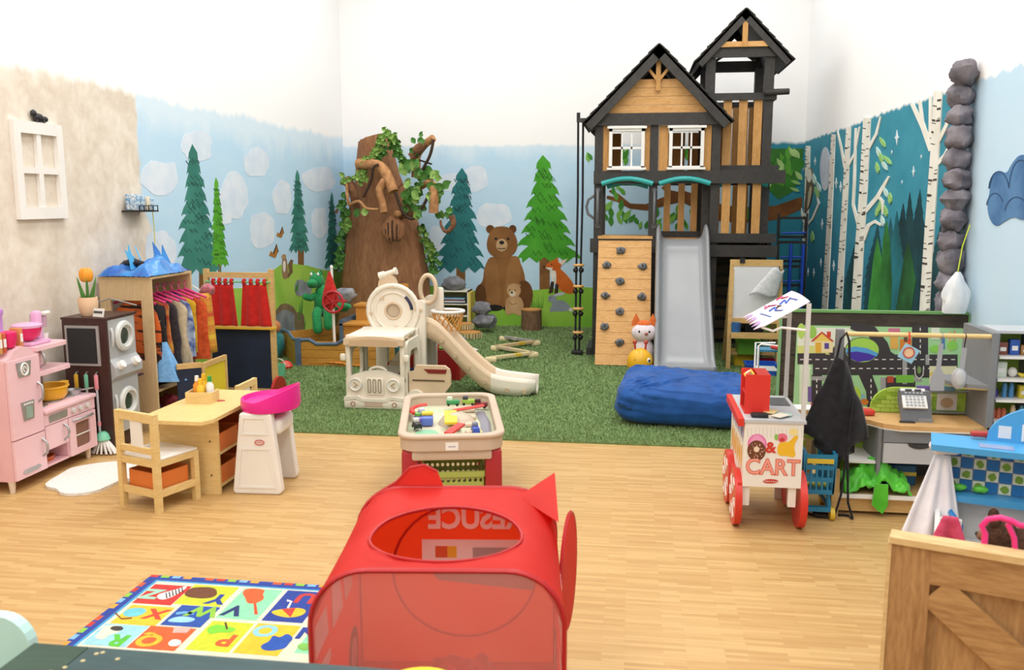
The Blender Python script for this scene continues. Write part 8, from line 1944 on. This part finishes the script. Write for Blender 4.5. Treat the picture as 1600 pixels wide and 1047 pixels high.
MB().add(V, Fc).build('roof', NYL, tt, 70, solid=.003)
MB().tube([(x, y, zp(x) + sagz(x, y)) for x, y in inner], .006, 6, closed=True).build('hole_piping', PIPE, tt, 60)
for y in (-TDp, TDp):
    MB().tube([(x, y, z) for x, z in ol], .008, 6).build('frame_piping', PIPE, tt, 60)
MB().tube([(-TWd, -TDp, .004), (TWd, -TDp, .004), (TWd, TDp, .004), (-TWd, TDp, .004)], .006, 6, closed=True).build('floor_piping', PIPE, tt)
# sheer front
MSH = mat('red_sheer_mesh', '#EE9A90', .7, col2='#E88E84', scale=3, alpha=.30)
MB().prism(ol, -TDp - .001, -TDp + .001, 'xz').build('mesh_front', MSH, tt)
# back wall with print, seen from inside
ORD = mat('orange_red_print', '#E8573C', .55, col2='#E04E34', scale=4); sheer(ORD, '#FF8A5A', .6)
MB().prism(ol, TDp - .003, TDp, 'xz').build('back_wall', ORD, tt)
part('white_band', plas('#FAF6F0', .5), tt, bb=(-.13, .27, TDp - .006, TDp - .0035, .40, .50)); part('back_window', plas('#B8B4B0', .4), tt, bb=(.06, .20, TDp - .0075, TDp - .0061, .42, .47)); part('hazard_orange', plas('#DE6A3A', .5), tt, bb=(-.08, -.035, TDp - .0075, TDp - .0061, .43, .475)); part('hazard_yellow', plas('#F0C83A', .5), tt, bb=(-.0349, .0, TDp - .0075, TDp - .0061, .43, .475)); MB().prism([(-.12, .40), (.29, .36), (.29, .30), (-.07, .34)], TDp - .006, TDp - .0035, 'xz').build('bumper_print', plas('#9C8F8A', .5), tt)
text('rescue_lettering', 'RESUCE', .115, plas('#FFFDF8', .5), tt, (.07, TDp - .002, .58), (PI / 2, 0, PI), .003, sx=.88, bold=.004)
MB().tube([(.03 + .27 * math.cos(a), TDp - .012, .38 + .26 * math.sin(a)) for a in [2 * PI * q / 40 for q in range(40)]], .005, 5, closed=True).build('door_piping', PIPE, tt, 60)
# print on the side walls: white panes, wheel
WPR = plas('#F0E6E0', .5)
for (wall_x, s) in ((-TWd, 1), (TWd, 1)):
    for sd in (-1, 1):
        x = wall_x + sd * .0028
        MB().prism([(-.10, .38), (.06, .38), (.02, .52), (-.10, .52)], min(x, x + sd * .001), max(x, x + sd * .001), 'yz').build('window_print', WPR, tt)
        MB().prism([(.10, .38), (.22, .38), (.22, .52), (.07, .52)], min(x, x + sd * .001), max(x, x + sd * .001), 'yz').build('window_print', WPR, tt)
        MB().prism([(-.36, .30), (-.14, .30), (-.14, .34), (-.36, .36)], min(x, x + sd * .001), max(x, x + sd * .001), 'yz').build('stripe_print', WPR, tt)
        for (yc) in (-.12, .22):
            MB().prism(ellp(yc, .12, .085, .10, 20), min(x, x + sd * .001), max(x, x + sd * .001), 'yz').build('tyre_print', plas('#5A5458', .6), tt); MB().prism(ellp(yc, .12, .05, .06, 16), min(x + sd * .001, x + sd * .002), max(x + sd * .001, x + sd * .002), 'yz').build('hub_print', plas('#B9B4B2', .5), tt)
        for k in range(3): MB().tube([(x + sd * .001, -.26 + (.03 + k * .016) * math.cos(a), .22 + (.035 + k * .02) * math.sin(a)) for a in [2 * PI * q / 18 for q in range(18)]], .003, 4, closed=True).build('crest_print', WPR, tt)
        MB().prism([(-.33, .40), (-.16, .40), (-.18, .50), (-.33, .50)], min(x, x + sd * .001), max(x, x + sd * .001), 'yz').build('window_print', WPR, tt)
# pop-up ears and the folded round flap at the back
MB().prism([(-.30, THt - .03), (-.22, THt + .02), (-.17, THt + .075), (-.12, THt + .085), (-.07, THt + .06), (-.04, THt - .02)], TDp + .002, TDp + .012, 'xz').build('ear_flap', NYL, tt); MB().tube([(-.30, TDp + .007, THt - .03), (-.22, TDp + .007, THt + .02), (-.17, TDp + .007, THt + .075), (-.12, TDp + .007, THt + .085), (-.07, TDp + .007, THt + .06)], .006, 5).build('ear_piping', PIPE, tt)
MB().add([(TWd - .14, TDp - .06, THt - .012), (TWd + .002, TDp - .22, THt - .05), (TWd - .005, TDp + .0, THt + .06), (TWd + .0, TDp + .01, THt - .12)], [(0, 1, 2), (1, 3, 2), (0, 2, 3), (0, 3, 1)]).build('corner_peak', NYL, tt)
fl_ = MB().prism(ellp(0, 0, .17, .21, 24), -.004, .004, 'yz').build('round_flap', NYL, tt, loc=(TWd + .04, TDp - .165, .45), rot=(0, 0, R(-12))); MB().tube([(0, .17 * math.cos(a), .21 * math.sin(a)) for a in [2 * PI * q / 28 for q in range(28)]], .006, 5, closed=True).build('flap_piping', PIPE, fl_, 60)
MB().bb(-TWd, TWd, -TDp, TDp, .001, .006).build('groundsheet', plas('#C22A2A', .6), tt)
# red cushion inside the tent
o = blanket('red_blanket', 'crumpled dark red blanket on the floor inside the tent', 'blanket', cloth('#B8302E', '#9C2426'), -.52, 2.72, .0075, .22, .20, .16, 3)
o = MB().rbox((0, 0, .03), (.10, .06, .06), .015, 2, (0, 0, .4)).build('small_toy', plas('#E0C04A'), None, 40); o.location = (-.39, 2.46, .007); tag(o, 'small yellow toy on the tent floor behind the mesh', 'toy')
# ---------------------------------------------------------------- alphabet rug
rg = thing('alphabet_rug', 'colourful alphabet rug with animal squares on the wooden floor', 'rug', (-1.55, 3.0, 0.0005))
RO = (-1.55, 3.0, 0)
RX0, RX1, RY0, RY1 = -2.215, -1.0, 2.2, 3.65
def rbb(name, c, x0, x1, y0, y1, h, par=rg): return MB().bb(x0 - RO[0], x1 - RO[0], y0 - RO[1], y1 - RO[1], 0.0, h).build(name, cloth(c), par)
rbb('base', '#1E3F9C', RX0, RX1, RY0, RY1, .008); rbb('border', '#3F9CD0', RX0 + .05, RX1 - .05, RY0 + .05, RY1 - .05, .0086); rbb('field', '#E6E1C8', RX0 + .065, RX1 - .065, RY0 + .065, RY1 - .065, .0092)
bc = ['#C9312B', '#8CC63F', '#7FB9E8', '#E9A13A', '#1E3F9C', '#E5572E']
k = 0; x = RX0
while x < RX1 - .05: rbb('border_block', bc[k % 6], x, x + .04, RY1 - .022, RY1, .0084); x += .055; k += 1
y = RY1 - .03
while y > RY0 + .05: rbb('border_block', bc[k % 6], RX0, RX0 + .022, y - .04, y, .0084); y -= .055; k += 1
def zr2(zx, zy): p = onF(80 + zx / 3.636, 880 + zy / 3.636); return (p.x, p.y)
cells = [('Z', '#C9312B', '#9FDCC0', (470, 235, 730, 135), (575, 185)), ('Y', '#CBD52E', '#1F3F9C', (705, 240, 1010, 140), (950, 215)), ('X', '#F0C32E', '#E0442E', (345, 350, 640, 255), (600, 300)), ('W', '#1F4FA8', '#8FC63F', (630, 360, 900, 255), (870, 285)), ('V', '#8FDCB0', '#1F2F6C', (945, 320, 1240, 155), (1040, 280)), ('U', '#1F3F9C', '#D23A2E', (1205, 335, 1500, 170), (1450, 210)), ('R', '#9CD3E4', '#5CC23A', (180, 470, 480, 360), (385, 450)), ('Q', '#E8602C', '#F0B92E', (440, 490, 760, 375), (560, 450)), ('P', '#CBD52E', '#E8602C', (770, 500, 1080, 345), (1000, 450)), ('O', '#F0C32E', '#8FD0E8', (1040, 520, 1360, 360), (1220, 395)), ('N', '#8FDCB0', '#1F3F9C', (1390, 520, 1560, 365), (1470, 410))]
for (ch, c, lc, (ax, ay, bx, by), (lx, ly)) in cells:
    a = zr2(ax, ay); b = zr2((ax + bx) / 2, by)
    x0_ = a[0]; wv = zr2(bx - (ay - by) * .42, ay); y0_, y1_ = a[1], b[1]; x1_ = wv[0]
    pc = rbb('letter_square', c, x0_ - .006, x1_ + .008, y0_ - .006, y1_ + .006, .0098)
    lp = zr2(lx, ly); h = min(abs(y1_ - y0_), .17) * .62
    text('letter', ch, h * 1.2, cloth(lc), rg, (lp[0] - RO[0], lp[1] - RO[1], .0101), (0, 0, PI), .0004, bold=.005)
def rsh(n, pts, c, h=.0105): MB().prism([(zr2(*p)[0] - RO[0], zr2(*p)[1] - RO[1]) for p in pts], .0097, h, 'xy').build(n, cloth(c), rg)
rsh('zebra', smoothpoly([(600, 195), (640, 180), (720, 160), (770, 140), (770, 155), (700, 200), (640, 222), (605, 215)]), '#F1EFEA')
for q in range(6): rsh('zebra_stripe', [(650 + q * 18, 182 - q * 6), (656 + q * 18, 180 - q * 6), (662 + q * 18, 212 - q * 7), (654 + q * 18, 214 - q * 7)], '#26242A', .0109)
rsh('yak', smoothpoly([(755, 185), (790, 155), (840, 148), (920, 150), (945, 170), (940, 200), (880, 215), (800, 210), (765, 200)]), '#6E3F22'); rsh('violin', smoothpoly([(1085, 185), (1100, 160), (1160, 155), (1220, 165), (1200, 190), (1215, 215), (1160, 245), (1110, 240), (1105, 210)]), '#E8602C'); rsh('violin_neck', [(1150, 240), (1165, 240), (1175, 305), (1155, 305)], '#D9502A')
rsh('umbrella', smoothpoly([(1240, 290), (1300, 275), (1400, 265), (1455, 280), (1430, 310), (1360, 325), (1290, 315)]), '#F0C32E'); rsh('umbrella_panel', [(1310, 275), (1390, 268), (1360, 322)], '#D23A2E', .0109); rsh('umbrella_handle', strip([(1345, 268), (1365, 230), (1340, 225)], 12), '#F1EEDF')
rsh('xylophone', smoothpoly([(400, 300), (440, 270), (520, 265), (550, 285), (500, 315), (430, 320)]), '#6FC9D8'); rsh('mallet', strip([(365, 295), (400, 330), (460, 325)], 8), '#7A3A22'); rsh('whale', smoothpoly([(650, 345), (700, 320), (760, 315), (830, 330), (790, 350), (720, 350)]), '#9CD3F0'); rsh('wave', strip([(710, 300), (760, 293), (810, 300)], 12), '#6FB4E0')
rsh('raccoon', smoothpoly([(240, 440), (280, 400), (300, 370), (360, 365), (420, 375), (380, 410), (330, 420), (300, 450)]), '#E9E0CC'); rsh('raccoon_mask', blob(375, 385, 38, 14), '#3A3634', .0109); rsh('queen_robe', [(700, 375), (800, 380), (770, 410), (690, 410)], '#F2B0A8'); rsh('queen', smoothpoly([(660, 470), (690, 445), (740, 450), (740, 480), (680, 490)]), '#F1E4E0'); rsh('palm', smoothpoly([(880, 390), (930, 360), (990, 370), (1060, 385), (1020, 410), (960, 405), (900, 420)]), '#7ED33A'); rsh('palm_trunk', strip([(990, 350), (1000, 390)], 12), '#5A3A22', .0109)
rsh('octopus', smoothpoly([(1190, 480), (1240, 460), (1260, 420), (1300, 440), (1340, 410), (1380, 440), (1350, 470), (1330, 500), (1250, 515), (1195, 505)]), '#1F55B4'); rsh('nest', blob(1440, 490, 40, 22, 14), '#7FBF5A')
# ---------------------------------------------------------------- painted table at the lower left, mint chair
pt2 = thing('painted_table', 'dark green painted table top in the near left corner', 'table', (-1.05, 1.62, 0))
GT = mat('green_painted_boards', '#274B3C', .45, 'wood', '#1D3C2F', 3, .08, stretch=(1, 5, 5)); GT2 = mat('teal_painted_boards', '#2A4C50', .45, 'wood', '#213F42', 3, .08, stretch=(1, 5, 5))
part('board', GT, pt2, bb=(-.49, -.335, -.45, .35, .575, .60)); part('board', GT2, pt2, bb=(-.332, .52, -.45, .35, .575, .60))
for x in (-.36, .45):
    for y in (-.4, .28): part('leg', GT, pt2, bb=(x - .03, x + .03, y - .03, y + .03, 0, .5749))
part('apron', GT, pt2, bb=(-.36, .45, .28, .30, .50, .5749))
MB().prism(blob(.05, .1, .25, .16, 20, .2, 2), .6, .6008, 'xy').build('painted_pond', plas('#3F7A94', .4), pt2)
rr = random.Random(8)
for k in range(14): MB().prism(ellp(rr.uniform(-.38, .0), rr.uniform(.05, .33), .006, .006, 8), .6, .601, 'xy').build('painted_dot', plas('#C9B98A', .5), pt2)
o = MB().lathe([(0, 0), (.085, 0), (.105, .01), (.10, .014), (0, .008)], 28).build('yellow_plate', plas('#E6E03A', .4), None, 50); o.location = (-.475, 1.868, .6005); tag(o, 'bright yellow plate at the edge of the painted table', 'plate')
mc = thing('mint_chair', 'pale mint plastic chair in the bottom left corner', 'chair', (-1.735, 2.045, 0), 0)
MNT = mat('mint_plastic', '#BFE6E2', .4, col2='#B5DEDA', scale=3)
MB().prism(rrect(-.16, .135, .33, .635, .09, 6), -.018, .018, 'xz').build('backrest', MNT, mc)
MB().rbox((-.015, -.16, .32), (.27, .30, .03), .012).build('seat', MNT, mc, 40)
for x in (-.14, .08):
    for y in (-.28, .0): MB().bar((x, y, 0), (x * .95, y * .95, .32), .03, .03).build('leg', MNT, mc)
